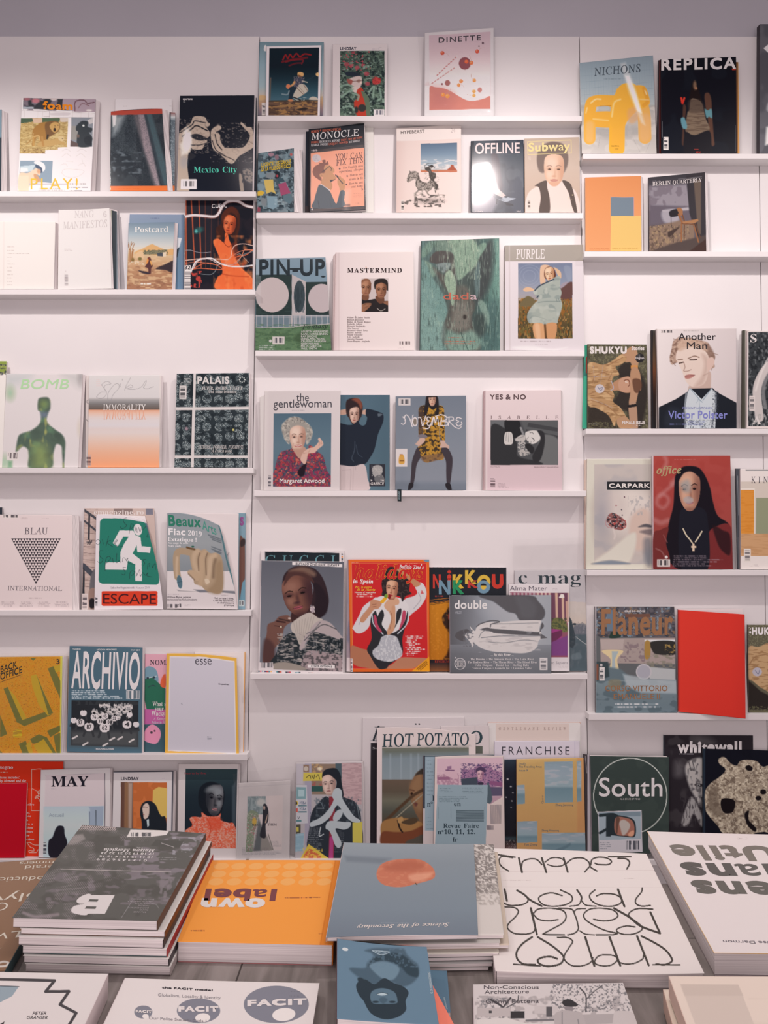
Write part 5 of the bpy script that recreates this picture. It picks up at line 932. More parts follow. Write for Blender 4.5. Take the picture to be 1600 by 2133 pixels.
a.q('1066 620 1110 600 1160 605 1140 640 1090 683 1066 683', '9a6850', 3).l('1085 620 1110 610 1155 612', 5, '6a4232').l('1090 650 1140 625', 4, '6a4232').l('1215 650 1250 675 1290 655', 5, 'b8a8a0'); a.C = np.where(m[:, None] > .5, a.C, C0)
a.t('MASTERMIND', 930, 310, 1450, 42, '3a2c2e', 'T', sp=.07, wt=.008).p('1104 252 1118 262 1108 266', 'e0864c', 1)
for i, s_ in enumerate(('Willow & Jaden Smith', 'Robert Badinter', 'Ruben & Noomi Rapace', 'Isabelle Adjani', 'Hiroshi Sugimoto', 'Mia Farrow', 'Bernard-Henri Levy', 'Kelsey Asbille', 'Noam Chomsky', 'Liya Kebede', 'Aurelie Dupont', 'Jean-Hugues Anglade')): a.t(s_, 930, 746 + i * 20.4, (1142, 1090, 1153, 1075, 1100, 1038, 1125, 1065, 1078, 1048, 1080, 1143)[i], 15, '7a6664', 'T')
a.bar(1425, 962, 1528, 996, 'eed8d6', '6a5a5a', 0, .02); a.tl(1410, 1025, 1510, 2, 10, 'd8c0be', 6, .6)
a.mag('thick pale pink book with a small portrait of two people', name='book', cat='book', t=1.2, back='d8bfbc', spine='dcc3c1')

a = A(d4, '75 95 778 70 785 1080 62 1078', 1, cell=1.0, base='5b6d66')
b_ = (50, 60, 800, 1090)
a.g(50, 60, 800, 1090, '62 5f7d7a 300 58635e 520 4c5653 640 4f6c66 785 7fa396', 'x').q('560 280 680 100 720 120 710 420 640 600 560 640', '474b4b', 26).q('500 900 640 700 760 640 790 1085 560 1085', '55736f', 40)
a.q('330 90 540 80 590 200 580 300 500 380 430 440 400 430 370 300 340 180', '8da38f', 8).q('580 150 650 110 660 150 600 240 570 260', '829c8a', 6).q('190 100 300 90 345 190 230 200', '74877a', 8).q('90 250 170 180 210 110 150 100 80 180', '7b9486', 10).q('90 270 160 300 210 390 180 420 120 360', '83998a', 8)
a.q('150 270 210 190 350 200 370 280 340 300 210 300', '564f4d', 6).q('215 305 335 292 320 350 280 380 240 360', '86918f', 4).q('330 200 370 290 390 430 420 560 540 620 560 700 530 780 560 900 600 1080 300 1080 260 900 310 760 340 600 260 480 180 330 280 400 300 360 350 340', '5c5752', 12).q('380 640 500 640 520 760 500 880 420 900 340 880 360 760', '857e75', 24, .85).q('410 500 500 520 520 640 420 640', '706961', 20, .8)
a.q('310 370 345 365 385 450 388 540 360 680 320 560 285 460 290 400', '9db09a', 4).q('75 290 180 430 260 550 310 700 300 780 250 900 260 1000 300 1080 60 1080', '789891', 8).q('90 700 220 740 290 860 250 1080 70 1080', '8aa69e', 24, .7).q('70 480 150 500 220 640 120 700', '84a19a', 24, .6)
a.q('300 900 420 930 540 900 620 980 560 1082 330 1082', '86a194', 18, .9).l('430 920 500 1082', 6, '3e5450', 3).q('555 400 600 280 600 520 570 600', '6f8886', 10, .8).l('598 300 600 560 585 700 588 780', 4, 'a4b4ae', 1.5, .8).q('590 640 640 640 690 760 680 860 620 740', '8fa497', 8, .8).e(468, 780, 16, 20, '3f3835', 6).q('560 760 640 760 660 900 600 960 540 860', '434a48', 20, .8)
a.n(b_, 'b3c4b2', 7, 60, .63, .45, 3, .2).n(b_, '33403d', 8, 70, .62, .45, 8, .2).n((300, 80, 620, 440), 'c3d0bb', 6, 46, .58, .6, 12, .2).n(b_, '3c4a46', 4, 4, .6, .25, 9)
a.t('dada', 275, 622, 580, 62, 'c66a58', 'S', wt=.004).t('a', 518, 622, 580, 62, 'c9b2b8', 'S', lift=.0005)
a.tl(320, 965, 540, 1, 12, 'b06a58', 8, .7); a.tl(200, 1000, 650, 2, 20, 'b8705c', 9, .9, 3, 'c'); a.k('75 95 62 1078', 12, '3a4544', 2, .7)
a.mag('tall teal book with feathers laid over a bare torso', name='book', cat='book', t=1.2, back='4c5c58', spine='4a5450')

a = A(d4, '830 135 1535 128 1548 1085 832 1080', 1, cell=1.0, base='ece4ea')
a.p('825 130 1540 122 1545 275 825 278', 'b3aaa2', 1).p('865 130 875 130 880 1085 868 1085', 'd6cdd0', 3, .6)
a.t('PURPLE', 930, 256, 1188, 84, 'f0e9ea', 'R', y1=254, wt=.012)
a.p('948 295 1437 293 1439 974 948 976', '8e94a8'); m = a.m.copy(); C0 = a.C.copy()
a.g(940, 290, 1445, 640, '295 7d86a2 450 8f96ac 560 a8a8b4 640 b4a8a4').q('1330 520 1400 470 1445 480 1445 640 1330 640', '6a4a46', 4).q('1330 500 1360 470 1400 468 1340 520', 'a89ca8', 4).g(940, 630, 1445, 980, '630 8d6c48 760 6b5638 980 4f4632')
for sd, c in ((3, 'b98c54'), (7, '4d4830'), (11, '7d6a3c'), (15, 'a0642f')): a.n((945, 610, 1445, 980), c, 12, 26, .58, .8, sd)
a.q('1000 620 1040 590 1100 630 1080 680 960 680', '7a6a4c', 5)
for r in (55, 85, 110): a.l([1050 + r * math.cos(t) for t in ()] or [v for t in np.linspace(0, 6.3, 20) for v in (1050 + r * math.cos(t), 410 + r * .9 * math.sin(t))], 4, 'a9aec0', 2, .6)
a.q('1360 330 1420 330 1430 420 1400 460', 'a0a6b8', 6, .5).q('1270 330 1330 370 1335 430 1310 410 1290 370', 'e0b896', 3)
a.q('1150 480 1148 340 1180 310 1235 320 1190 350 1190 400 1195 480', 'e6bb9c', 2).q('1190 350 1235 325 1275 350 1290 420 1260 440 1190 430', '6d4030', 3).face(1233, 395, 88, 125, 'eac09c', 'b8805c', -8, 'b0524a', '3a2a24', -.2, 'f6d8bc')
a.q('995 530 1030 510 1075 520 1100 540 1060 548 1010 550', 'e8bb98', 2).q('1085 545 1160 485 1250 440 1305 410 1330 430 1325 500 1340 560 1330 610 1345 680 1310 800 1290 840 1180 850 1090 835 1045 830 1030 770 1060 700 1130 620 1110 590', 'aeb8b2', 2)
mm = a.m.copy(); a.n(None, '8f9a96', 60, 40, .55, .7, 4, m=mm).n(None, 'c6cec8', 50, 50, .58, .7, 9, m=mm).l('1100 540 1150 495 1270 440', 12, '3a4658', 2, .9).l('1120 605 1130 590', 10, '3a4658', 2).l('1060 790 1090 770 1200 800', 6, '828c88', 3).l('1130 650 1200 640 1330 640', 7, '8b9590', 3).q('1070 720 1120 660 1200 700 1300 740 1250 840 1100 830', 'b9c2ba', 14, .5).k('1290 610 1300 640', 5, '7d8885').k('1310 610 1320 640', 5, '7d8885')
a.q('1085 845 1185 850 1195 976 1105 976', 'dfa578', 3).q('1195 850 1295 840 1280 976 1215 976', 'd69a6c', 3).l('1190 850 1200 976', 18, '6b4a30', 4).q('1100 850 1140 850 1150 976 1120 976', 'eec09a', 8, .7); a.C = np.where(m[:, None] > .5, a.C, C0)
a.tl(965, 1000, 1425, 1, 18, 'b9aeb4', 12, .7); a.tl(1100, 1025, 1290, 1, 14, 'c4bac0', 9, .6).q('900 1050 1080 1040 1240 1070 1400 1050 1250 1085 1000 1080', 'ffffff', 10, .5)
a.mag('white book in film with a grey band and a woman in a pale green dress', name='book', cat='book', t=1.6, gloss=1, back='d6ced2', spine='b8b0ac')


# ================================================================ middle panel, fourth ledge
a = A(d7, '62 150 130 118 125 1220 75 1218', 0, Y=(2.4, 1.5), base='d5cccd'); a.mag('second copy showing behind the magazine of an old woman in a red blouse', t=.8, fan=(0, .2), back='c9c0c0')
a = A(d7, '870 125 1555 125 1555 1222 870 1222', 0, cell=1.0, base='56788a')
a.g(860, 120, 1560, 1230, '120 54788c 700 557a8c 1230 5a7e8e').r(1430, 100, 1560, 1230, '4c6e80', 90, .6)
a.q('960 310 1010 295 1060 290 1070 330 1040 352 960 350', 'c69a88', 3).q('1230 310 1290 290 1320 300 1300 350 1230 340', 'c69a88', 3)
a.q('1055 330 1050 230 1070 180 1140 160 1210 180 1245 250 1240 330 1220 400 1180 440 1130 460 1080 400', '3a2c2c', 4).face(1150, 355, 120, 200, 'cea594', '8c6458', 0, 'a66058', '2c2020', -0.1, 'e0b8a8').q('1060 290 1060 215 1100 170 1170 170 1220 200 1215 270 1170 262 1110 280 1080 320', '34282a', 4).q('1120 180 1160 160 1210 175 1240 240 1225 290 1195 230 1150 195', '8c4c3c', 8, 0.9)
a.q('870 430 990 450 1080 470 1140 460 1190 420 1210 460 1250 478 1285 440 1280 300 1330 290 1430 320 1480 350 1478 440 1420 580 1380 750 1320 860 1265 920 1130 945 980 945 870 945', '262c38', 2).q('1212 400 1260 365 1295 380 1285 440 1260 475 1225 450', '557a8c', 2).q('990 370 1060 360 1110 440 1100 458 1050 450 990 440', '557a8c', 2).l('1155 660 1150 760 1120 850 1140 890', 7, '4c5564', 3).l('1170 700 1190 800 1240 840', 6, '444e5e', 3).q('1420 340 1470 345 1460 360 1425 375', '5c6470', 3)
a.q('870 945 1130 945 1262 925 1300 1080 1300 1225 870 1225', 'cbb7b8', 2).l('1160 935 1165 990', 5, 'b09c9e').l('1010 990 1090 985 1110 1000 1100 1225', 5, 'ad999b', 2).l('1140 950 1130 1225', 8, 'bfaaab', 3)
a.r(1320, 920, 1502, 1176, '34333a').q('1352 990 1370 945 1420 930 1465 950 1472 1000 1450 1050 1400 1070 1370 1050', 'a29c9c', 3).q('1380 1070 1460 1040 1495 1090 1490 1130 1400 1130', '6d686a', 3).n((1350, 935, 1475, 1060), 'bcb6b4', 10, 10, .55, .7).p('1338 1098 1360 1108 1338 1118', 'cfc8c8').t('In', 1452, 1118, 1488, 24, 'cfc8c8', 'B').t('GREECE', 1336, 1160, 1488, 30, 'cfc8c8', 'B')
a.mag('teal magazine with a man in a dark jumper, hands behind his head', t=.7, back='4c6472')
a = A(d7, '120 80 990 75 980 1222 110 1220', 1, cell=1.0, base='d5cacd')
a.g(100, 70, 1000, 1230, '110 d9cfd0 170 cfc4c7 990 d3c8cb', 'x').p('220 340 884 336 878 1178 213 1178', '5c7c8e'); m = a.m.copy(); C0 = a.C.copy()
a.g(210, 335, 890, 1180, '336 53758a 700 5f8294 1178 5a7c8e').q('320 560 310 480 370 410 440 375 520 385 600 440 660 510 670 580 640 650 600 690 570 600 430 620 400 690 350 640', '9d938c', 5); mm = a.m.copy(); a.n(None, 'bdb3aa', 22, 22, .5, .8, 3, m=mm).n(None, '6d6460', 16, 16, .6, .7, 8, m=mm)
a.q('430 700 570 720 590 780 540 850 520 860 460 800', 'b98c7c', 3)
a.face(497, 620, 200, 300, 'd3ab9a', 'a87868', -2, 'b0605c', '5a4844', .1, 'e6c8b8', 2, '7a5c50').l('450 680 440 730', 5, 'b08474', 3, .8).l('550 670 560 720', 5, 'b08474', 3, .8).l('460 700 500 712 545 695', 7, 'e0c8c0', 1.5, .9).q('395 560 420 470 500 440 590 470 605 560 570 500 500 475 430 500', '9a9089', 5)
a.q('220 1178 235 980 290 800 410 750 430 740 470 800 530 860 610 760 640 700 740 790 790 830 830 980 880 1178', '6a3c48', 2); mm = a.m.copy()
for sd, c, t_ in ((2, '9e3a40', .5), (5, '3a4356', .54), (8, 'b8474a', .6), (11, '56505e', .58), (14, 'c06a58', .68), (17, '8f3050', .62)): a.n(None, c, 22, 20, t_, .9, sd, .06, mm)
a.q('500 1000 560 930 600 900 590 960 570 1050 520 1060', '241c24', 5).l('430 760 470 830 540 880', 10, '7a3440', 3).l('410 870 440 930 420 1178', 6, '43303c', 3, .8)
a.q('530 860 560 790 620 740 690 720 740 660 730 640 745 615 770 640 792 680 780 710 730 750 690 790 620 800 605 860 590 910 570 920 540 890', 'd3a898', 2.5).l('740 650 755 680 740 710', 4, 'a87868', 1.5).l('765 640 775 690', 4, 'a87868', 1.5).l('640 750 620 790', 4, 'ab7c6c', 2).l('560 800 600 790', 4, 'ab7c6c', 2); a.C = np.where(m[:, None] > .5, a.C, C0)
a.t('the', 483, 198, 626, 92, '4c484e', 'S').t('gentlewoman', 218, 272, 888, 92, '4c484e', 'S', y1=266); a.tl(432, 302, 672, 1, 14, '8d8488', 7, .9).t('Margaret Atwood', 290, 1136, 804, 50, 'dcd4d4', 'B')
a.bar(155, 1040, 195, 1178, 'd3c8cb', '5a5258', 1, .04); a.tl(190, 1000, 202, 3, 14, '9a9094', 8, .5)
a.mag('white magazine with an old woman in a red patterned blouse on teal', t=.5, back='cdc3c5')

a = A(d8, '92 95 635 90 637 822 88 822', 1, cell=1.0, base='83858f')
a.g(80, 90, 640, 830, '90 747884 500 858791 740 8b8c96 780 7a7d88 822 72757f').r(80, 80, 200, 830, '7b7e89', 80, .6).q('88 760 250 770 240 822 88 822', '6d717c', 20, .6)
a.q('318 200 322 130 335 95 410 95 425 160 425 230 400 240 320 240', '2b2528', 3).face(374, 122, 60, 100, 'd2a48e', '94685a', 0, 'b04c44', '2c2020', 0).p('330 88 412 88 412 100 330 104', '2b2528', 3)
a.q('268 250 270 190 300 165 340 170 380 200 430 165 462 185 468 250 470 340 470 440 440 440 432 330 430 420 450 500 462 580 400 590 325 608 285 560 255 520 290 420 300 340 300 400 270 400', 'b98436', 2); mm = a.m.copy(); a.n(None, '3a2f28', 20, 16, .54, .95, 4, .06, mm).n(None, '5a4630', 9, 9, .6, .6, 8, .1, mm).q('268 250 270 195 300 170 305 260 300 390 270 390', '4e3b36', 4, .75).q('345 180 330 240 310 240 322 150 345 150', '2b2528', 3).q('400 150 422 170 424 240 398 235 405 190', '2b2528', 3).q('285 565 325 608 460 575 450 540 370 545', '7d5c48', 4, .7)
a.q('268 395 300 388 332 400 330 418 285 418 265 408', '7d7074', 2).q('280 420 315 420 318 440 290 470 270 480 245 465 265 440', 'c9a294', 2).l('262 450 245 466', 6, 'c9a294').l('275 462 270 482', 6, 'c9a294').q('438 440 470 440 480 460 505 480 500 505 470 505 455 490 430 495 440 465', 'c9a294', 2).l('490 480 500 508', 6, 'c9a294').l('470 490 470 512', 6, 'c9a294')
a.q('262 490 285 560 265 600 250 640 240 720 225 780 205 770 210 700 215 610 235 540', '433a40', 2).q('440 500 490 495 520 540 532 590 525 680 512 770 488 772 482 690 480 600 455 540', '433a40', 2).q('195 770 225 765 228 790 210 815 190 822 185 815', '2c282c', 1.5).q('478 770 512 770 525 822 500 822 480 800', '2c282c', 1.5)
a.bar(113, 110, 206, 165, 'cfc6c8', '4c484c').r(90, 503, 180, 640, 'd9cfd0').q('118 560 135 545 155 560 158 615 116 615', 'd39a4c', 2).r(122, 542, 146, 552, 'b8783c').r(120, 590, 154, 598, '8a5c34')
a.l('135 305 150 312 165 295 160 255 175 240 200 270 220 330', 7, 'ddd3d6').l('215 325 222 250 228 240', 6, 'ddd3d6').l('160 250 150 262 148 252', 5, 'ddd3d6').e(240, 292, 21, 36, 'ddd3d6').e(240, 292, 13, 27, '84766c').l('265 262 285 262 300 325 320 255 325 248', 7, 'ddd3d6').l('362 262 340 255 332 275 350 285 334 300 345 322 370 312', 7, 'ddd3d6').l('300 340 340 345 360 318 385 255 398 300 412 255 425 322', 7, 'ddd3d6').l('385 255 372 322', 6, 'ddd3d6').l('445 262 440 322', 8, 'ddd3d6').l('400 250 440 238 480 250 485 275 450 287 490 295 490 318 440 324', 7, 'ddd3d6').l('505 260 500 322', 8, 'ddd3d6').l('490 258 530 256 538 278 508 290 545 330', 7, 'ddd3d6').l('600 268 572 258 560 278 580 288 560 305 575 325 602 312 600 295', 7, 'ddd3d6').l('545 330 580 345 600 330', 6, 'ddd3d6')
nv_ = a.mag('grey magazine with a woman in a yellow dress and dark tights', t=.8, back='6a6e78')
tg = A(d8, '103 815 135 815 135 910 105 908', Y=(4.45, 4.4), cell=.8, base='2b3033'); tg.t('NOVEMBRE', 112, 895, 112, 14, '8fa0a8', 'B', y1=830, up=(12, 0)); tg.sheet('ribbon_bookmark', M_MATT, nv_)['label'] = 'black printed ribbon hanging over the ledge'

a = A(d8, '780 52 1373 45 1380 830 778 822', 1, cell=1.0, base='e0c8c8')
a.g(770, 40, 1390, 835, '45 e3caca 400 e0c6c6 640 d8b9bc 835 dcbcc0').r(775, 40, 790, 835, 'c9aeae', 4).r(790, 40, 800, 835, 'e6d0d0', 2)
a.t('YES & NO', 820, 118, 1100, 36, '5a4648', 'B', y1=118, sp=.02, wt=.006).t('ISABELLE', 825, 270, 1352, 24, '7d6668', 'R', sp=.75, wt=.003)
a.r(827, 280, 1349, 627, '525052'); m = a.m.copy(); C0 = a.C.copy()
a.p('827 280 930 280 940 420 830 430', '6a686a', 6).p('1060 280 1349 280 1349 430 1100 380', '5c5a5b', 4).p('1120 300 1349 340 1349 370 1110 330', '464446', 3).p('1100 350 1349 400 1349 425 1100 370', '403e40', 3).q('1220 400 1349 430 1349 627 1200 627 1180 560', '6e6b6b', 8).q('830 330 930 340 1030 460 1040 560 1200 600 1200 627 827 627', '363537', 5).q('940 280 1040 280 1062 340 1060 400 990 420 945 380', '2b2a2c', 3).q('930 440 935 390 950 372 990 378 1000 440 985 470 940 468', 'cfc9c8', 2).l('950 380 945 440', 4, '8a8585').l('968 378 965 450', 4, '8a8585').l('984 385 985 450', 4, '8a8585').p('930 470 1000 470 995 480 935 480', '3c3a3c')
a.q('1095 380 1140 360 1190 365 1215 400 1200 440 1150 465 1110 440', 'd3cdcc', 3).q('1190 362 1235 370 1248 430 1235 520 1210 590 1170 610 1150 560 1190 480 1215 420', '343234', 4).l('1130 378 1150 376 1158 388', 4, '4a4648').l('1145 415 1165 432 1160 445', 5, '4a4648').l('1120 410 1110 425', 4, '8a8484').q('1015 430 1060 395 1095 400 1090 440 1040 445', 'bdb7b6', 2).l('1040 420 1085 405', 4, '7a7676').q('1035 470 1065 440 1100 460 1090 500 1130 490 1140 530 1100 555 1050 550', 'b5afae', 3).n((1030, 440, 1140, 560), '5c595a', 10, 10, .5, .8, 4).q('1090 470 1130 465 1165 500 1150 540 1120 520', '302e30', 4).l('1060 340 1080 390', 16, '8a8586', 2); a.C = np.where(m[:, None] > .5, a.C, C0)
a.t('HUPPERT', 826, 646, 900, 12, '9a8284', 'R').t('Immaculate Concentration', 1162, 648, 1352, 13, '9a8284', 'T', wt=-.005)
a.bar(822, 728, 866, 802, 'dcbcc0', '5c484c', 1, .03); a.tl(880, 772, 980, 4, 9, 'a58c90', 5, .8)
a.mag('pale pink magazine with a black and white photo of a woman asleep', t=1.4, fan=(.3, .8), back='c9aeb0', spine='cdb2b3')

# ================================================================ middle panel, fifth ledge
a = A(e5, '98 75 830 72 835 1150 92 1150', 0, base='d3c8cc')
a.p('135 80 788 92 790 1100 135 1100', '20282e', 1).t('GUCCI', 138, 205, 752, 92, '5f9aa0', 'R', sp=.24)
for i in range(14): a.r(150 + i * 45, 68, 165 + i * 45, 76, ('b0a4a8', '9a9aa6', 'c0a8a4')[i % 3])
for y, c in ((98, '6a6468'), (120, 'd0804c'), (140, '3a4048'), (155, '9a9094')): a.r(806, y, 820, y + 14, c)
a.mag('dark magazine top with pale teal capitals behind the woollen jumper portrait', t=.6, back='b8aeb2')
a = A(e5, '102 158 828 168 820 1165 75 1142', 1, cell=1.0, base='cfc4c8')
a.p('104 158 828 170 815 1132 210 1112 205 1055 88 1050', '6a6870'); m = a.m.copy(); C0 = a.C.copy()
a.g(80, 150, 840, 1140, '160 5c5a62 500 6b6971 900 76747c 1140 6d6a72').r(620, 150, 840, 700, '5a5860', 150, .5)
a.q('160 720 220 690 260 650 340 640 372 690 330 720 300 760 280 860 215 940 212 1056 120 1050 130 900 150 800', '6d4a42', 4).l('240 690 310 700', 14, '3c2828', 3).l('260 670 350 690', 12, '42302e', 3).l('220 730 290 740', 6, '3a2626', 2).e(275, 740, 8, 7, 'c9b8a0', 1).q('130 850 215 900 212 1056 120 1050', '4a3232', 14, .8).e(350, 665, 14, 8, 'c0a8a0', 2)
a.q('285 400 300 290 370 220 470 205 570 230 640 310 680 420 695 520 670 600 620 660 560 640 540 520 560 380 480 300 380 290 320 360 295 450', '33262a', 4)
a.q('380 600 560 560 590 640 560 680 420 720 370 700', '3e2a2a', 4)
a.face(425, 465, 285, 350, '70483e', '38242a', -12, '9a4c56', '1c1416', -.45, '94685a', 0, '241a1a', 1)
a.q('300 380 330 270 420 235 520 270 570 360 540 340 470 300 390 290 340 330', '4c3230', 5).q('340 250 440 215 520 225 580 270 560 300 480 260 400 250', '8a6858', 14, .7).q('560 360 620 380 680 480 680 600 620 655 560 600 580 480', '2a2126', 8).e(550, 585, 20, 28, 'a39098', 4).n((530, 555, 572, 615), 'd6c8c8', 8, 8, .5, .8)
a.q('360 730 400 680 520 615 600 660 640 680 560 740 500 830 470 930 430 900 380 800', 'b5a69f', 3)
for i in range(8): a.l([385 + i * 26, 700 - i * 8, 410 + i * 14, 800 + i * 8, 440 + i * 6, 880], 5, '93857f', 3, .7)
a.q('280 850 380 790 440 900 480 930 540 800 640 700 740 740 810 860 820 1134 210 1112 240 960', '2c3034', 3)
for sd, c, sx, sy in ((3, '9c8c8a', 34, 12), (7, '5c5a5e', 12, 26), (11, 'b0a29c', 40, 10)): a.n((240, 790, 830, 1140), c, sx, sy, .62, .75, sd, .1)
a.q('600 690 700 700 790 800 820 860 640 800 540 800 460 940 440 910 520 780', 'a8989a', 4).l('480 860 560 780 650 720 760 760', 7, '4a4648', 3).l('500 800 560 770 620 700', 6, '5c585a', 3).q('520 950 640 960 815 1000 815 1130 480 1110 470 1020', '9c8688', 5); mm = a.m.copy(); a.n(None, '4c4648', 22, 16, .52, .8, 5, m=mm).n((540, 840, 820, 980), '20262a', 30, 40, .5, .8, 9).n((540, 840, 820, 980), '8a8688', 6, 22, .66, .7, 12)
a.q('215 1060 330 1050 470 1090 480 1120 210 1112', '93847c', 4); a.C = np.where(m[:, None] > .5, a.C, C0)
a.p('374 170 812 190 812 216 374 196', 'd9d0d2').t('BUFFALO ZINE ISSUE 10 AW19', 404, 196, 784, 20, '4a484e', 'B', y1=210, up=(1, -20)).p('510 1070 748 1076 746 1104 510 1098', 'd9d0d2').t('COVER OPTION 5', 540, 1092, 722, 16, '4a484e', 'B', y1=1097)
a.bar(95, 1052, 205, 1100, 'cfc4c8', '5a5458', 0, .03)
for i, (x, cs) in enumerate(((75, '2e6a74 c8485c 40a0a0'), (130, '4a3a58 2c2c34 a03c4c'), (150, 'b84040 4c9098 e0a060'), (235, '3c8c90 4a2c34 c05040'), (315, '30343c 7c5060 b03c48'), (400, '409098 80a8b8 30444c'), (515, '34363e 6c444c c87050'), (600, '3a5c74 a0405c 50787c'), (690, '4c4458 9c4858 387c84'), (760, '40506c a83c54 c87c94'))):
    for j, c in enumerate(cs.split()): a.r(x + j * 16, 1120 + x * .04, x + 14 + j * 16, 1131 + x * .04, c)
a.mag('large portrait of a dark haired woman in a patterned woollen jumper', t=.5, gloss=2, back='c6bcc0')

a = A(e5, '856 152 890 150 888 1135 850 1132', 0, Y=(2.3, 1.6), base='9c8890'); a.r(850, 1010, 900, 1140, 'd0c4c8', 2); a.n((850, 150, 900, 1000), '6a6a80', 14, 120, .5, .6); a.mag('second copy showing behind the red swimsuit cover', t=.5, back='8a7c88')
a = A(e5, '868 150 1575 150 1580 1132 888 1135', 1, cell=.95, base='cf5c22')
a.g(860, 140, 1590, 1140, '150 d8622a 1140 cc5a24').p('893 172 1552 172 1566 1105 908 1108', 'c0272a')
a.k('893 180 1550 180 1566 1105 906 1108 893 180', 4, 'e08c54', 1, .8); a.tl(895, 178, 1000, 1, 9, 'e8c09c', 5, .7); a.tl(1370, 186, 1540, 1, 9, 'e8c09c', 5, .7)
a.q('908 760 905 745 960 640 1000 560 1080 500 1110 480 1150 510 1170 530 1150 580 1100 600 1060 700 1040 750 990 790 940 795', 'c9c3c8', 2).q('1100 500 1160 470 1200 480 1290 480 1400 520 1430 560 1400 640 1390 700 1300 790 1220 815 1130 790 1080 700 1090 600', 'cfc9cd', 2).q('1360 500 1440 470 1470 440 1450 380 1500 350 1540 390 1550 470 1500 560 1430 620 1390 650 1395 560', 'c9c3c8', 2).l('1480 440 1500 500 1440 580', 6, 'a09aa2', 3).l('1000 620 960 720', 6, 'a09aa2', 3).p('1510 415 1530 450 1500 450', 'c0272a', 2, .7)
a.q('1280 240 1330 235 1400 290 1490 350 1500 370 1450 390 1400 330 1330 290 1290 270', 'b57c5c', 2).q('980 650 1050 560 1060 510 1110 505 1160 530 1130 580 1090 590 1050 640 1000 700 970 690', 'b88064', 2).l('1075 545 1110 540', 4, '7c4c3c').l('1080 565 1110 562', 4, '7c4c3c')
a.q('890 910 980 930 1050 950 1110 1000 1120 1060 1230 1104 1050 1104 905 1060', 'a86a50', 3).q('1560 1020 1450 1010 1330 1010 1260 1060 1210 1104 1420 1104 1480 1080', 'b0745a', 3)
a.q('1060 680 1100 600 1120 640 1150 740 1215 800 1300 770 1360 690 1385 600 1390 680 1360 760 1340 850 1345 960 1310 1010 1220 1080 1200 1104 1130 1104 1060 1000 1030 935 1070 840', '2b2a2e', 2).q('1120 660 1160 590 1180 640 1160 720 1210 790 1190 800 1130 740', '2b2a2e', 2).q('1290 610 1330 580 1320 660 1250 790 1230 800 1280 720', '2b2a2e', 2)
a.q('1210 560 1270 540 1280 640 1270 760 1220 812 1205 780 1240 680 1225 610', 'c08a6c', 3).q('1180 560 1220 500 1300 490 1310 540 1250 560 1240 620', 'c69478', 3).l('1235 600 1250 660 1230 760', 5, '8d5c48', 2)
a.l('1075 640 1090 720 1170 805', 9, 'bcc0ca', 2).l('1395 620 1375 720 1300 800', 9, 'bcc0ca', 2).q('1090 640 1110 650 1125 720 1160 780 1140 785 1100 730', 'b04058', 2).q('1345 600 1370 610 1360 690 1310 770 1330 690', 'b04058', 2)
# plain grey fur panel of the swimsuit
a.q('1160 830 1220 810 1290 830 1320 900 1340 960 1330 1000 1280 1030 1220 1045 1140 1030 1090 1000 1080 950 1130 900', 'a9a9b2', 4); mm = a.m.copy(); a.n(None, 'c6c6cc', 10, 18, .5, .8, 3, m=mm)
a.q('1165 420 1160 340 1210 230 1260 215 1310 260 1400 340 1400 420 1420 450 1370 470 1340 520 1310 470 1170 470', '2a2224', 3); mm = a.m.copy(); a.n(None, '4a3a38', 14, 14, .55, .7, 5, m=mm)
a.face(1250, 410, 112, 190, 'c48c70', '8a5442', 6, 'a02c34', '2a1c1c', -.4, 'd8a88c').q('1180 360 1210 300 1290 300 1330 360 1320 420 1300 350 1240 330 1200 350', '2e2426', 3).e(1225, 475, 16, 22, '7c2028', 2).q('1145 520 1190 470 1205 455 1215 475 1175 530', 'd99a2c', 2).q('1180 470 1200 450 1212 470 1195 490', '6f8a3c', 2)
a.t('holidays', 912, 318, 1530, 116, 'd98a2c', 'I', wt=.028, o=1).t('holidays', 912, 318, 1530, 116, 'b8282a', 'I', wt=.016, lift=.0006)
a.t('Buffalo Zine\'s', 1312, 226, 1526, 30, 'd9cfd0', 'I', y1=234, wt=.02, lift=.0009).t('in Spain', 908, 356, 1084, 34, 'd9cfd0', 'I', y1=358, wt=.03)
a.t('Paz, la alegria', 925, 402, 1072, 20, 'd9a030', 'I', wt=.02).t('de la Huerta', 940, 424, 1102, 20, 'd9a030', 'I', wt=.02).t('Hostess of vegetables', 922, 444, 1104, 13, 'd8c8c4', 'B'); a.tl(928, 456, 1090, 2, 18, 'd8b8b0', 11, .85, 4, 'c')
for i, y in enumerate((822, 838, 856, 874, 890, 904, 922, 938, 956, 972, 988)): a.tl(1380, y, 1380 + (148, 130, 80, 120, 128, 76, 140, 144, 155, 128, 60)[i] * 1.15, 1, 12, 'd8c0bc', 10, .9, i)
for y in (822, 874, 922, 972): a.e(1372, y, 4, 4, 'd8c8c4')
a.p('1418 1132 1575 1000 1582 1134', 'dd8f24'); a.k('1465 1112 1550 1040', 8, '7a4a20', 1, .8).k('1480 1116 1556 1052', 8, '7a4a20', 1, .8).k('1500 1118 1560 1066', 7, '7a4a20', 1, .8).q('1525 155 1545 150 1575 150 1572 172 1540 168', '6f96ac', 1.5)
a.bar(862, 1018, 905, 1136, 'd6cacc', '6a6066', 1, .06)
a.mag('red and orange magazine with a curly haired woman in a black swimsuit', t=.5, back='c25a2a')

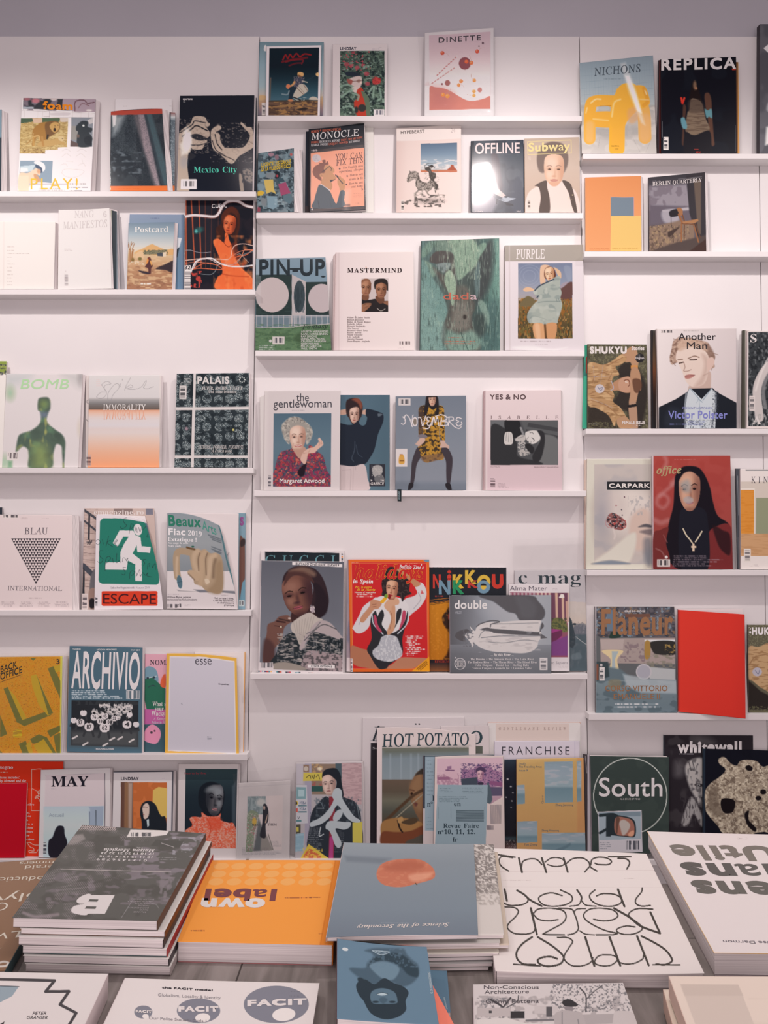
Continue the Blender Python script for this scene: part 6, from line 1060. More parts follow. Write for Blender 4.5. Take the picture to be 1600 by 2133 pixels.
a = A(e6, '145 300 820 303 820 1215 148 1215', 0, cell=1.0, base='22252b')
a.f('24262c').p('145 620 330 600 330 1115 148 1115', 'c9771f').g(145, 620, 330, 1115, '620 c47a24 1115 b86c20', o=.8).l('150 590 330 570', 5, 'b86a24').l('150 612 330 592', 4, 'b86a24').l('150 630 330 608', 4, '3a2c20').q('330 660 290 690 258 740 270 800 310 860 335 880', '38241c', 6).q('310 720 325 700 330 740 312 760', 'a8443c', 3).q('300 1060 330 990 335 1115 270 1115 285 1080', '4c2c1c', 8).n((150, 640, 330, 1110), 'd98a34', 16, 16, .6, .4)
a.p('145 1112 330 1112 330 1216 145 1216', '2b2428').g(145, 1140, 330, 1216, '1140 3a2c2c 1216 8a5030').t('ELVERUM', 192, 1138, 318, 20, 'a8382c', 'T').tl(195, 556, 318, 1, 12, 'a83c34', 12, .8)
for i in range(20): a.e(165 + i * 33, 302, 12, 5, ('7a5058', '4a4650', '60484c')[i % 3], 1)
a.t('N', 176, 480, 245, 108, 'c03a30', 'B', wt=.05).t('i', 302, 480, 338, 108, 'c43c34', 'B', wt=.08).e(320, 342, 16, 14, 'c03a30').t('K', 348, 480, 450, 108, 'd0a440', 'B', wt=.05).t('K', 458, 440, 560, 105, 'd3a744', 'B', wt=.05).t('K', 480, 480, 575, 60, 'b83a34', 'B', wt=.05)
a.e(623, 428, 58, 60, 'd3a744').e(623, 430, 28, 28, '24262c').t('U', 692, 478, 795, 108, 'c03a30', 'B', wt=.05).t('N', 228, 532, 330, 108, '6f9db8', 'B', wt=.05, lift=.0006).t('K', 350, 530, 450, 108, '2f8458', 'B', wt=.05, lift=.0006).e(620, 474, 58, 58, '6f9db8').e(620, 474, 24, 24, 'd3a744').q('597 462 643 462 640 450 620 444 600 450', '24262c', 1)
a.mag('black magazine with jumbled coloured capital letters, behind the landscape format one', t=.8, back='2a2c32', spine='8d6a34')

a = A(e6, '893 330 1512 322 1530 1210 893 1208', 0, Y=(1.4, .9), cell=1.0, base='c7c0c6')
a.p('1360 600 1530 610 1532 1212 1360 1212', 'd0bdb6').g(1360, 610, 1532, 1212, '610 cfc0bc 790 d3bcb0 800 b0a49c').q('1410 830 1450 800 1500 800 1532 830 1532 900 1430 900', '6d6c74', 6).n((1415, 780, 1532, 880), '8a8488', 12, 14, .55, .7).p('1370 890 1532 890 1532 1212 1370 1212', '56656e', 3).l('1430 910 1480 950 1532 985', 5, 'b0b0b2').p('1370 730 1395 770 1425 900 1425 980 1400 1010 1370 1000', '3f4a52', 2).e(1418, 800, 16, 10, '3a444c', 1).q('1395 1070 1460 1050 1480 1100 1400 1110', '6a777f', 5)
a.t('c mag', 925, 445, 1475, 108, '30424a', 'T', wt=-.007)
cm = a.mag('pale grey magazine with large dark lettering in a clear sleeve', t=.5, back='b8b0b6'); a.sleeve('880 60 1510 40 1535 1215 880 1215', .001, .0)

a = A(e6, '845 452 1372 452 1375 1212 843 1212', 1, Y=(2.6, 1.7), cell=1.0, base='d0c7cc')
a.p('850 522 1358 526 1358 1090 850 1090', '8a5060')
for i in range(16): a.r(850 + i * 34, 526, 868 + i * 34, 780, 'c2a096' if i > 6 else 'a88c90')
a.p('1215 526 1358 526 1358 780 1215 780', '6d4454').p('1248 526 1270 526 1275 780 1255 780', 'c8a08c', 3).p('1305 570 1325 570 1330 790 1310 790', 'c8a08c', 3).p('1340 600 1358 600 1358 790 1345 790', 'c09484', 3).p('1285 560 1300 535 1325 540 1330 570 1280 572', 'ddd3d0', 1.5).q('1215 790 1250 745 1320 760 1350 800 1350 870 1215 850', '6f6a44', 4).n((1215, 745, 1352, 870), '434a38', 12, 12, .5, .8).p('1215 840 1310 850 1310 940 1215 960', '9a3f78', 2).p('1215 880 1310 850 1310 900 1215 980', '6a3450', 2).p('1215 960 1358 900 1358 1075 1215 1075', '7a4478', 3).p('1215 1078 1358 1078 1358 1092 1215 1092', '8a4a5c', 1)
a.t('Alma Mater', 850, 506, 1180, 40, '6a6068', 'S').tl(1225, 490, 1300, 2, 10, 'a89ea4', 5, .7).t('Homo Sapiens', 1150, 1150, 1360, 24, '9a9096', 'S'); a.tl(1222, 1170, 1362, 3, 12, 'b8aeb2', 6, .6, 3, 'r')
a.mag('white magazine with pink striped curtains, behind the landscape format one', t=.5, back='c0b6ba')

a = A(e6, '325 548 1215 545 1215 1238 328 1230', 2, Y=(4.0, 3.1), cell=.95, base='5a5c64')
a.g(320, 540, 1220, 1240, '325 34383f 430 4c5058 560 6c6e76 700 888a92 900 9a9ba2 1215 8d8f97', 'x').g(320, 980, 1220, 1240, '980 6a6c74 1060 50535a 1240 3f434a', o=.75).e(760, 660, 150, 90, '9a9aa2', 60, 10, .6)
a.q('590 548 700 600 740 625 830 690 900 710 950 770 1120 768 1160 690 1100 600 1020 548', '2b2e34', 6).q('900 560 1000 560 1080 640 1060 740 960 740 930 650', '3c3f45', 20, .7)
a.q('545 860 560 830 600 800 680 782 800 778 940 768 1100 766 1128 775 1120 800 1110 850 1130 880 1130 900 1180 920 1110 940 1090 1000 1040 1040 960 1056 840 1050 700 1040 600 1010 540 970 520 990 510 970 480 930 455 900 470 880 520 880 500 820 520 840', 'c3bdbf', 2)
a.q('370 905 390 870 440 850 480 845 500 870 470 880 455 905 460 940 440 950 400 935', '23252a', 3).n((440, 850, 540, 1000), '4a4a50', 14, 14, .55, .8, 4).q('590 850 650 830 700 840 900 855 1100 870 1125 850 1150 820 1140 790 1128 800 1110 880 1120 898 900 892 720 878 690 866', '2f3136', 3).l('560 820 600 795 690 770 760 780 690 800 680 825', 9, '2f3136', 2).l('600 920 760 905 1000 905 1120 903', 6, '54545a', 2).l('660 955 800 965 960 940 1080 948', 6, '6a686c', 2).l('580 920 600 880 640 850', 6, '6a686c', 2).l('680 800 900 795 1100 790', 6, '7a777a', 2).n((560, 780, 1120, 1050), 'a7a1a4', 60, 18, .6, .6, 6).p('1120 880 1182 922 1120 930', '3c3d42', 2).l('530 980 520 1000', 8, 'c3bdbf')
a.t('double', 366, 664, 652, 72, 'd2cccf', 'S', wt=.02); a.tl(368, 688, 465, 3, 9, 'a09ca4', 5, .8)
a.t('... By this River ...', 684, 1080, 884, 22, 'd0c9cc', 'B')
for i, (s_, x0, x1) in enumerate((('The Danube - The Amazon River - The Loire River', 505, 1060), ('The Hudson River - The Marne River - The Litani River', 482, 1090), ('Colin Dodgson - Daniel Lee - Sterling Ruby', 545, 1020), ('Vanesa Campos - Kenneth Ize - Laurence Vallet', 522, 1045))): a.t(s_, x0, 1116 + i * 26.5, x1, 19, 'cbc4c8', 'T', wt=-.005)
th_ = [v for t in np.linspace(0, 2 * math.pi, 30) for v in (415 + 46 * math.cos(t), 1148 + 48 * math.sin(t))]
a.l(th_, 5, 'c9c2c6').t('ALBU', 375, 1168, 456, 40, 'c9c2c6', 'I').e(376, 1095, 7, 5, 'c9c2c6').k('372 1122 458 1122', 4, 'c9c2c6').k('372 1174 458 1174', 4, 'c9c2c6').bar(1113, 1096, 1182, 1202, 'c9c2c6', '4a484e', 1)
a.mag('landscape format black and white magazine with a wrapped figure lying down', t=.9, gloss=1, back='b9b2b8', spine='c2bcc4')


# ================================================================ left panel, third ledge
a = A(d5, '-200 56 66 58 20 1102 -200 1102', base='f0e6e4'); a.p('-200 56 66 58 62 175 -200 170', '8f9a4c').n((-60, 85, 64, 220), '3c3c4c', 18, 16, .5, .8).n((-60, 85, 64, 215), 'a8a070', 12, 14, .6, .8, 5).p('-200 215 62 190 20 1102 -200 1102', 'efe4e2', 2)
a.mag('white magazine with a green topped photo, cut off by the left edge', t=.8, back='d8ccca')
a = A(d5, '62 180 810 183 765 1102 20 1102', cell=1.2, base='dfd6d9')
a.q('60 185 300 185 240 260 120 300 60 280', 'c6c8cb', 50, .9).q('600 180 810 185 800 320 700 260', 'c8c4c6', 40, .9).e(100, 370, 40, 60, 'a9bda4', 30).e(790, 215, 20, 50, '9a9498', 24, 0, .8).e(780, 720, 14, 50, 'cdbfae', 20, 0, .7).e(40, 1050, 60, 70, 'a8c0a4', 34, 0, .8)
gn = '59665a'
a.q('375 440 400 418 460 412 490 440 492 520 470 570 455 630 480 680 540 730 610 780 640 850 635 960 625 1102 618 1102 610 960 600 890 560 870 540 900 520 980 500 1102 290 1102 285 990 270 920 220 895 170 940 155 945 165 860 185 790 220 765 300 740 370 690 400 640 400 560 372 530', gn, 8); m = a.m.copy()
a.n(None, '4a524c', 90, 90, .5, .6, 3, .3, m).n(None, '6b8a6c', 70, 80, .56, .7, 7, .3, m).n(None, 'a8a566', 50, 90, .62, .9, 12, .2, m); a.p('395 555 470 560 455 610 405 610', '707a8c', 14, .9).e(430, 480, 40, 40, '7f8c5a', 24, 0, .8).q('330 880 440 880 480 1000 470 1102 330 1102 320 980', '8f9a62', 50, .8)
a.t('BOMB', 200, 328, 668, 92, 'b4d0a2', 'S', up=(22, -92), wt=.01); a.bar(68, 948, 182, 1028, 'e2d8d8', '6a5c5e').p('80 1036 120 1036 118 1102 78 1102', '8aa889', 10)
a.mag('pale magazine with a blurred green standing figure', t=.8, fan=(0, .7), back='c8b8ba')
a = A(d6, '80 92 300 92 300 900 78 900', 0, base='ded2d2'); a.l('110 305 90 315 88 330 108 345', 4, '6a6268').l('85 480 95 495 105 500', 4, '5a5258').bar(80, 785, 125, 890, 'd8cccc', '5a4e50', 1); a.mag('second copy behind the orange and grey gradient magazine', t=.5, back='c8bcbc')
a = A(d6, '108 92 740 90 726 900 95 900', 1, base='d8d2d5')
a.g(90, 85, 760, 905, '90 dcd6d8 285 d6d0d3 305 a9a4a6 345 7f7674 392 6a5a54 396 e0a084 420 e6b8a4 480 ddd2d4 530 dbd3d8 640 e3c4b8 760 eab094 880 f0a078'); a.p('726 90 745 88 742 300 728 300', 'e0d6d6', 1).g(726, 300, 745, 905, '300 cfc4c4')
for p in ('215 175 260 145 300 165 250 180 240 210 260 235 215 240 180 270 180 290 230 290 262 250 240 205 215 175', '300 310 275 310 275 250 310 195 345 165 370 175 365 210 320 260 300 315', '380 165 385 190', '400 125 400 135', '420 230 430 190 470 115', '430 205 470 175 490 195 440 210 480 215 530 210 570 190 600 145 610 140 600 175 585 200 620 210 675 190'): a.l(p, 3.5, '9a9498', 1, .9)
a.t('IMMORALITY', 232, 396, 605, 48, 'ece4e4', 'R', wt=.004).t('IMMORALITY', 232, 400, 605, 48, 'e8a48a', 'R', up=(0, 78)); a.bar(95, 785, 127, 890, 'd8a898', '6a4c4c', 1); a.tl(170, 130, 225, 4, 18, 'e4c0bc', 6, .5)
a.mag('magazine fading from grey to orange with a handwritten scrawl on top', t=.6, fan=(0, .5), back='cabdbd')
a = A(d6, '877 77 1512 70 1500 900 855 898', cell=1.0, base='d8cfd0')
for q_, sd in (('877 77 1022 75 1018 370 868 370', 2), ('1045 75 1512 70 1508 366 1040 370', 4), ('866 398 1012 396 1004 794 860 794', 6), ('1040 396 1508 392 1500 794 1028 794', 8), ('857 820 1003 820 1002 900 855 900', 10), ('1028 818 1500 818 1498 900 1026 900', 12)):
    a.p(q_, '30373c', 1); m = a.m.copy()
    cx_, cy_ = np.floor(a.X / 92), np.floor(a.Y / 84); d_ = np.hypot((a.X / 92 - cx_ - .5 + (_hash(cx_, cy_, sd) - .5) * .3) * 92, (a.Y / 84 - cy_ - .5 + (_hash(cx_, cy_, sd + 1) - .5) * .3) * 84)
    th = np.arctan2(a.Y / 84 - cy_ - .5, a.X / 92 - cx_ - .5); ring = np.floor(d_ / 11); seg_ = np.floor(th * (ring + .6) * 1.15); k_ = (np.abs(d_ / 11 - ring - .5) < .33) & (np.abs(th * (ring + .6) * 1.15 - seg_ - .5) < .33) & (d_ < 40)
    a.put(k_ * m * (.45 + .5 * _hash(cx_ + ring * 7, cy_ + seg_, 3)), 'b9c3c6'); a.n(None, '23292e', 50, 40, .55, .8, sd, .2, m)
a.e(1450, 130, 36, 30, '30373c').e(962, 560, 14, 16, '9a8088', 4).e(1372, 570, 10, 10, 'd3c27a', 3)
for k_ in range(8): a.e(1450 + 24 * math.cos(k_ * .785), 130 + 22 * math.sin(k_ * .785), 6, 6, 'c8cccc')
a.t('PALAIS', 1058, 164, 1338, 58, 'd3cccd', 'B', wt=.03).t('FUTUR, ANCIEN, FUGITIF', 1100, 218, 1455, 28, 'c9c3c4', 'T').t('Une scene francaise', 1155, 248, 1400, 26, 'c9c3c4', 'T').t('FUTURE, FORMER, FUGITIVE', 1065, 734, 1460, 26, 'c9c3c4', 'I', wt=.012).t('A French scene', 1180, 766, 1362, 24, 'c9c3c4', 'I', wt=.012)
a.bar(900, 180, 962, 300, 'd3cbcc', '4a4648', 1); a.tl(900, 120, 1005, 5, 12, 'c8c4c4', 7, .7, 3, 'r')
a.mag('dark magazine of blackberries crossed by white bars', t=.9, fan=(0, .5), back='c4babb')

# ================================================================ left panel, fourth ledge
a = A(e3, '-200 80 22 80 22 200 -200 200', 0, base='33353c'); a.mag('dark magazine corner at the left edge behind the triangle pattern cover', t=.5, back='2a2c32')
a = A(e3, '-8 150 710 155 710 1095 -20 1090', cell=1.1, base='d8c6c8')
a.r(25, 150, 178, 182, 'e0d2d2').bar(22, 150, 178, 182, 'dccccc', '4c4448', 0, .02); a.tl(205, 180, 315, 2, 10, 'a8989c', 5, .7); a.tl(410, 188, 520, 1, 10, 'a8989c', 6, .7); a.tl(655, 192, 692, 1, 12, 'a8989c', 9, .8)
a.t('BLAU', 240, 343, 470, 66, '6a5e64', 'R').t('INTERNATIONAL', 75, 893, 608, 44, '75696e', 'R', y1=898)
w_ = 486.0 / 18; hr = 450.0 / 16.7; Zs, Fs = [], []
for r_ in range(17):
    n_ = 17 - r_; xs = 110 + r_ * 14.3
    for c_ in range(n_ + 1):
        x = xs + c_ * 28.6; y = 383 + r_ * 26.4
        if x > 596 - r_ * 14.3 - 14: continue
        Zs += [(x, y), (x + 28, y), (x + 14, y + 25)]; Fs.append((len(Zs) - 3, len(Zs) - 2, len(Zs) - 1))
a.tri(np.array(Zs), np.array(Fs), '453d42'); a.tl(235, 968, 450, 1, 12, '9a8a8e', 8, .7, 3, 'c')
for x, w in ((0, 150), (190, 325), (360, 495), (530, 680)): a.tl(x, 1008, w, 4, 13, '9a888c', 7, .7, x, 'c')
a.mag('pale magazine with a downward triangle built of small dark triangles', t=.9, fan=(0, 1.8), back='b9a4a6')
a = A(e3, '828 88 1510 88 1560 1075 800 1085', 0, cell=1.1, base='c3a79f')
a.n((800, 88, 960, 1085), 'b0948c', 60, 14, .5, .7, 3)
for y in range(260, 900, 66): a.k([815, y, 950, y + 14], 4, '7d6462')
a.l('830 110 945 190', 24, '4c4a50', 1, 1, 0).l('830 215 945 310', 20, '4c4a50', 1, 1, 0).l('875 160 870 390', 20, '3c3a40', 1, 1, 0).l('815 650 930 760', 50, '4a4a52', 1, 1, 0).p('815 660 830 690 830 925 805 925', '34343a').q('890 760 930 690 935 920 880 900', '6d666a', 4).q('870 900 935 880 935 1060 880 1060', '9a7a70', 4).q('880 980 925 980 925 1060 880 1060', '2a262a', 4)
a.l('860 440 880 405', 10, '4a4448').l('880 440 900 405', 10, '4a4448').l('850 420 900 420', 7, '4a4448').r(1115, 90, 1300, 150, '8a7470').r(1430, 90, 1500, 150, '7a7480'); a.t('emagazine.ro', 920, 150, 1410, 46, 'd8cccc', 'T'); a.bar(803, 925, 862, 1085, 'd3c4c4', '5c5054', 1)
a.mag('street staircase photo magazine behind the green running figure', t=.5, back='c0b0b0')
a = A(e3, '945 150 1420 165 1600 1085 925 1085', 0, Y=(2.3, 1.4), base='dcd2d6', bend=(0, 3, 0, 0)); a.p('1400 232 1556 236 1552 460 1500 460', '64869a').r(1500, 460, 1552, 640, '8a8070', 3).k('1556 236 1550 560', 5, '3a444c'); inner = a
a = A(e3, '945 150 1412 205 1600 1080 925 1085', 1, Y=((3.0, 3.4), (1.9, 2.8)), cell=.95, bend=(-4.5, 6.5, 0, 0), base='dcd2d8')
a.p('1012 186 1180 188 1300 205 1400 222 1430 235 1470 330 1520 520 1555 690 1562 800 1556 825 1535 838 1000 828 975 815 966 790 980 215', '2f7464', 1.5); a.l('1000 200 1150 192 1300 212 1405 230', 12, '2f7464', 1.5)
wh = 'd8d0d4'
a.e(1352, 298, 40, 57, wh, 1, -8).p('1172 305 1308 308 1330 352 1378 372 1388 460 1478 468 1470 526 1346 516 1340 450 1300 532 1388 600 1392 802 1326 800 1326 640 1255 600 1240 692 1032 688 1036 620 1180 615 1180 520 1215 440 1262 368 1210 365 1152 465 1106 430', wh, 1)
for p in ('1240 180 1210 195 1215 225 1240 255 1225 275 1195 290 1175 265', '1265 340 1280 260 1290 240 1310 260 1285 290', '1325 270 1330 310', '1340 280 1345 325', '1360 275 1375 320 1390 265', '1400 300 1440 260 1455 300', '1450 340 1440 370 1460 370', '935 420 960 395 985 420 960 445 940 430', '1005 395 1012 440', '1040 460 1065 360', '1085 400 1050 425 1105 465', '1120 440 1150 405 1140 400 1125 430 1160 465 1200 460', '1005 505 975 510 980 560 1010 590 985 625 955 610', '1030 700 1035 600 1060 560 1085 580 1045 625', '1105 580 1110 620', '1145 530 1140 620 1170 600 1180 620', '1200 615 1205 580 1220 575 1240 600 1255 575 1240 600 1270 630 1330 635', '1235 668 1205 670 1225 710 1220 740 1195 735', '1270 780 1275 720 1300 700 1320 720 1290 750', '1340 720 1340 750 1370 690 1375 755 1400 720 1425 745 1450 720 1440 750 1490 760', '1430 590 1400 595 1420 625 1405 650', '1445 690 1450 640 1470 630 1460 660', '1490 640 1495 670 1520 630 1525 690'): a.l(p, 4, '2a3034', 1, .85)
a.tl(1085, 868, 1465, 1, 24, '9a9298', 16, .5); a.t('Spike Art Magazine no 61 Autumn 2019', 1085, 876, 1466, 20, 'a9a1a8', 'S')
a.rr(996, 900, 1545, 1045, 16, 'd2402c').t('ESCAPE', 1012, 1022, 1530, 96, '4a2428', 'S', y1=1026); a.bar(930, 935, 962, 1055, 'd8ced4', '4c464a', 1)
inner.sheet('inner_page', M_PRINT, a.mag('white magazine with a green emergency exit running figure, curled corner', t=.5, back='d0c6ca'))
a = A(e4, '1400 128 1475 128 1470 1020 1400 1020', 0, Y=(1.5, .8), base='7ba3b4'); a.q('1420 160 1455 170 1455 240 1420 240', '7a4a78', 2, .0).t('S', 1420, 236, 1458, 66, '8a4f80', 'B', wt=.05).q('1418 380 1450 360 1468 400 1468 760 1440 880 1415 900', '6d4a42', 4).q('1430 380 1468 370 1468 420 1430 440', '3c3030', 4).p('1445 770 1470 740 1470 940 1420 930', '6aa6bc', 2).bar(1412, 935, 1462, 990, 'b8c0c4', '5c5458'); a.mag('blue and brown magazine edge behind the many fingered hand cover', t=.5, back='a8a0a4')
a = A(e4, '745 125 1410 132 1405 1018 745 1012', 0, Y=(2.3, 1.5), base='d6cacd'); a.l('1300 490 1310 540', 5, '8a7c80').l('1320 490 1310 520', 5, '8a7c80'); inner = a
a = A(e4, '750 128 1232 245 1398 1020 745 1010', 1, Y=((3.0, 3.2), (1.9, 3.0)), cell=.95, bend=(-9, 4, 0, 0), base='8c8f94')
a.g(700, 100, 1450, 1030, '128 8a8f95 400 95969a 640 84858a 664 84858a 668 d3c9cc 880 d3c9cc').p('745 660 1350 700 1380 1030 740 1030', 'd3c9cc', 0.1, .0).l('1130 190 1225 240 1300 560 1390 860', 14, '4a7d84', 2, .9).p('745 866 1400 872 1420 1030 740 1030', 'd0c6ca', 2).p('990 835 1385 850 1385 876 1250 862 1050 862', '77737a', 4)
tn = 'a68a72'
a.l('845 720 835 640 835 520 870 480 980 495', 62, tn, 3).l('840 540 835 640 838 710', 22, 'c3a58c', 8, .8).q('960 480 1010 460 1060 470 1100 465 1150 500 1210 500 1258 570 1256 855 1120 850 1060 800 1000 780 990 700 960 560', tn, 3)
a.l('1030 480 1000 520 1000 600 1040 690', 44, 'bb9d84', 12, .9).l('1095 490 1070 540 1070 640 1060 780', 46, 'b5967c', 12, .9).l('1190 520 1150 550 1140 660 1115 770', 44, 'bd9f86', 12, .9).l('1050 500 1035 560 1040 660', 8, '6d5546', 5, .9).l('1120 500 1105 560 1110 700', 8, '6d5546', 5, .9).l('1195 560 1180 620 1175 720', 26, '7a6250', 10, .8).q('935 680 960 655 1010 665 1050 700 1040 750 1000 745', 'b5967c', 4).l('945 690 1000 745', 12, '7d6452', 4, .8).q('1095 740 1130 740 1140 770 1110 785', 'cbb29c', 3).q('1200 600 1258 590 1256 855 1120 850 1190 760', '94785f', 16, .8).l('930 445 960 455 1000 462', 18, '6a4c34', 3).e(985, 438, 14, 8, '2f5a4c', 2).e(863, 765, 24, 62, '527c8c', 2, -8).k('842 768 888 762', 4, '3c606e')
a.p('838 838 850 850 1060 858 880 846', '6a666c', 4, .7)
a.t('Beaux', 762, 240, 1062, 92, '35735f', 'B', y1=255, up=(-2, -92), wt=.02).t('Arts', 1075, 275, 1205, 92, '4f8a7c', 'S', y1=332, up=(-6, -84), wt=.01)
a.t('Fiac', 760, 328, 918, 58, 'ddd6da', 'B', y1=332, wt=.02).t('2019', 942, 334, 1068, 46, 'ddd6da', 'T', y1=346).t('Extatique !', 758, 386, 1020, 36, 'ddd6da', 'B', y1=394).t('Nos coups de coeur', 758, 414, 945, 18, 'ddd6da', 'T').t('Notre guide', 758, 440, 875, 17, 'ddd6da', 'T')
for x, y in ((1130, 330), (1145, 350), (1165, 372), (1160, 440), (1158, 460), (1190, 482)): a.k([x, y, 1248, y + (1248 - x) * .28 + 8], 11, '55585e', 2, .65)
a.tl(750, 882, 930, 1, 12, 'a89ea4', 8, .7); a.tl(1245, 888, 1365, 1, 12, 'a89ea4', 8, .7); a.t('William Blake, peintre', 748, 914, 966, 17, '5a5056', 'B').t('de toutes les hallucinations', 748, 936, 1026, 17, '5a5056', 'B')
for i, (s_, x) in enumerate((('Moi, ce que j aime,', 1180), ('c est les monstres,', 1175), ('un chef-d oeuvre', 1212), ('graphique', 1275))): a.t(s_, x, 922 + i * 21, 1366, 16, '6a5f64', 'B', y1=926 + i * 21)
a.bar(748, 968, 880, 1004, 'd0c6ca', '4c4448', 0, .02); a.tl(908, 976, 1000, 2, 10, 'a89ea4', 5, .6)
inner.sheet('inner_page', M_PRINT, a.mag('grey magazine with a clay hand of many curled fingers, curled corner', t=.5, back='c4b9bd'))

# ================================================================ left panel, fifth ledge
a = A(e8, '-40 145 385 140 375 742 -40 742', cell=.9, base='d9872a')
a.p('-40 145 372 148 368 742 -40 742', 'd9822a').n((-40, 140, 380, 745), 'c8601e', 3, 3, .5, .45, 3).n((-40, 140, 380, 745), '5a4420', 4, 4, .76, .7, 8, .05).p('372 140 388 140 380 745 368 745', 'd9c04c', .6)
o1, o2 = '6b6434', 'b08a2c'
for p, c in (('22 340 48 328 145 540 105 550', o1), ('50 335 95 385 165 520 140 540', o2), ('105 545 285 480 320 500 150 572', o1), ('190 260 225 250 328 490 295 506 240 440 200 330', o2), ('225 250 260 340 328 490 300 500', o1), ('295 215 330 200 372 290 372 400 340 330', o1), ('330 200 372 190 372 230 345 240', o2), ('0 500 45 620 0 640', o1), ('115 680 160 660 180 742 140 742', o1), ('160 690 185 660 205 742 180 742', o2), ('185 650 240 620 290 640 350 742 310 742 270 670 200 680', o1), ('205 690 270 650 330 742 240 742', o2), ('290 600 370 565 372 600 310 640', o1), ('330 630 372 610 372 742 350 742', o1), ('185 148 225 148 205 168', o1), ('0 720 20 742 0 742', o1)): a.p(p, c, 1)
a.e(108, 615, 26, 26, '9a7c2c', 1, 0, .8).n((80, 590, 135, 640), 'd9a02c', 40, 5, .5, .9)
a.t('BACK', 4, 240, 105, 40, '33302a', 'B', y1=205, up=(0, -38)).t('OFFICE', 2, 286, 136, 42, '33302a', 'B', y1=240, up=(0, -40)).k('0 248 108 212', 3, '33302a', .6).k('0 300 136 252', 3, '33302a', .6).t('3', 348, 186, 368, 28, '33302a', 'B')
a.mag('orange and olive magazine with folded letter shapes in a plastic sleeve', t=1.4, fan=(0, 1.2), back='c9a83c', spine='c9b048'); a.sleeve('-40 118 402 120 398 745 -40 745', .004, .003)
a = A(e8, '895 125 1140 128 1130 732 890 732', 0, cell=1.0, base='c9929e')
a.t('NOMAD', 926, 192, 1080, 30, '4c3c44', 'T').q('895 215 930 202 965 225 978 280 968 335 940 365 905 360 885 300', '6f9aae', 1.2).p('895 280 940 270 1010 330 1022 340 1020 470 905 468 890 400', '2f5f4c', 2).q('1000 270 1022 250 1022 330 990 320', 'c8583c', 2).l('905 275 965 262', 3, 'c9d0d4').e(912, 274, 8, 7, '34404a').e(950, 270, 8, 7, '34404a').l('915 330 945 318 958 325', 4, '34404a').p('890 465 1020 470 1020 560 890 580', 'b05a8c', 2).p('885 560 1020 555 1020 735 880 735', '3f6470', 2).q('900 590 940 560 985 590 990 640 960 680 900 665 885 640', 'd0829c', 2).e(935, 610, 8, 8, '4a3c44').e(955, 600, 6, 6, '4a3c44')
a.t('What s', 942, 446, 1024, 26, 'd8cfc8', 'T').t('your', 956, 474, 1010, 24, 'd8cfc8', 'T').t('Wacky', 936, 506, 1018, 28, 'd8cfc8', 'T').t('A Strange', 946, 532, 1024, 16, 'e0b8c4', 'I').t('Fellow in No', 936, 556, 1024, 16, 'b8c4cc', 'I')
a.mag('pink and green illustrated magazine half hidden between blue and yellow framed ones', t=.5, back='7a8a90')
a = A(e8, '430 75 880 85 875 740 412 728', 1, cell=.9, base='4a6f82')
a.p('865 85 884 86 880 742 862 740', 'cfc4c8', 1, .0); a.t('ARCHIVIO', 440, 332, 860, 216, 'd6cccf', 'B', y1=340, up=(8, -218), wt=.0)
a.t('YEAR 04', 448, 100, 498, 9, 'c4c4c8', 'B').t('HIDDEN MEMORIES', 598, 103, 720, 9, 'c4c4c8', 'B').t('F/W 2019', 812, 106, 864, 9, 'c4c4c8', 'B')
a.tl(442, 352, 778, 5, 11.5, 'b8bcc4', 7, .85); a.bar(780, 350, 860, 404, 'c9c4c8', '4a5c68', 0, .02)
a.p('442 410 855 415 852 700 436 690', '2c2d31'); a.p('436 600 855 600 852 700 436 690', '4c4b4d', 24).n((440, 415, 855, 440), '3c3d40', 14, 30, .5, .6)
for i in range(64):
    f_ = (_hash(np.array([i]), np.array([1]), 4)[0], _hash(np.array([i]), np.array([2]), 4)[0]); x, y = 570 + f_[0] * 240, 440 + f_[1] * 85; a.e(x, y, 10, 13, 'c4bcbe', 1).e(x + 2, y - 13, 6, 7, '3c3a3c' if i % 2 else '8d8688', 1).k([x - 6, y + 6, x + 8, y + 10], 3, '55525a')
for s_, x, y, r_ in (('76', 582, 515, 26), ('45', 648, 508, 24), ('33', 620, 540, 25), ('84', 676, 545, 25), ('52', 706, 522, 22), ('37', 495, 548, 30), ('87', 550, 575, 34), ('62', 646, 580, 36), ('4', 784, 560, 32), ('', 515, 490, 24), ('', 455, 535, 22), ('', 840, 560, 22), ('', 800, 500, 20)):
    a.q([x - r_ * .7, y + r_ * .6, x - r_ * .8, y - r_ * .4, x, y - r_ * .8, x + r_ * .8, y - r_ * .4, x + r_ * .7, y + r_ * .6, x, y + r_ * .8], 'd0c8ca', 1.5).e(x, y - r_ * .95, r_ * .3, r_ * .32, '2c2a2c', 1).l([x - r_ * .7, y + r_ * .7, x - r_, y + r_ * 1.6], r_ * .42, '3a393c', 1).l([x + r_ * .6, y + r_ * .8, x + r_ * .8, y + r_ * 1.7], r_ * .42, '3a393c', 1)
    if s_: a.t(s_, x - r_ * .45, y + r_ * .35, x + r_ * .45, r_ * .75, '3a373a', 'B')
for x, y in ((460, 640), (525, 680), (648, 685), (740, 645), (810, 660), (690, 650)): a.l([x - 12, y + 8, x + 16, y - 8], 10, 'c4bcbe', 1)
a.t('THE UNREAL ISSUE', 584, 716, 704, 10, 'c9c8cc', 'B'); a.mag('blue magazine with tall white capitals above a huddle of footballers', t=.9, fan=(0, .5), back='c8bec2')
a = A(e8, '1200 112 1515 112 1505 750 1190 748', 0, base='d3bfc0'); a.l('1512 115 1503 745', 7, 'c98a4c', 1, 1, 0); a.mag('pale pink magazine with an orange edge behind the yellow framed cover', t=.6, back='c8b4b6')
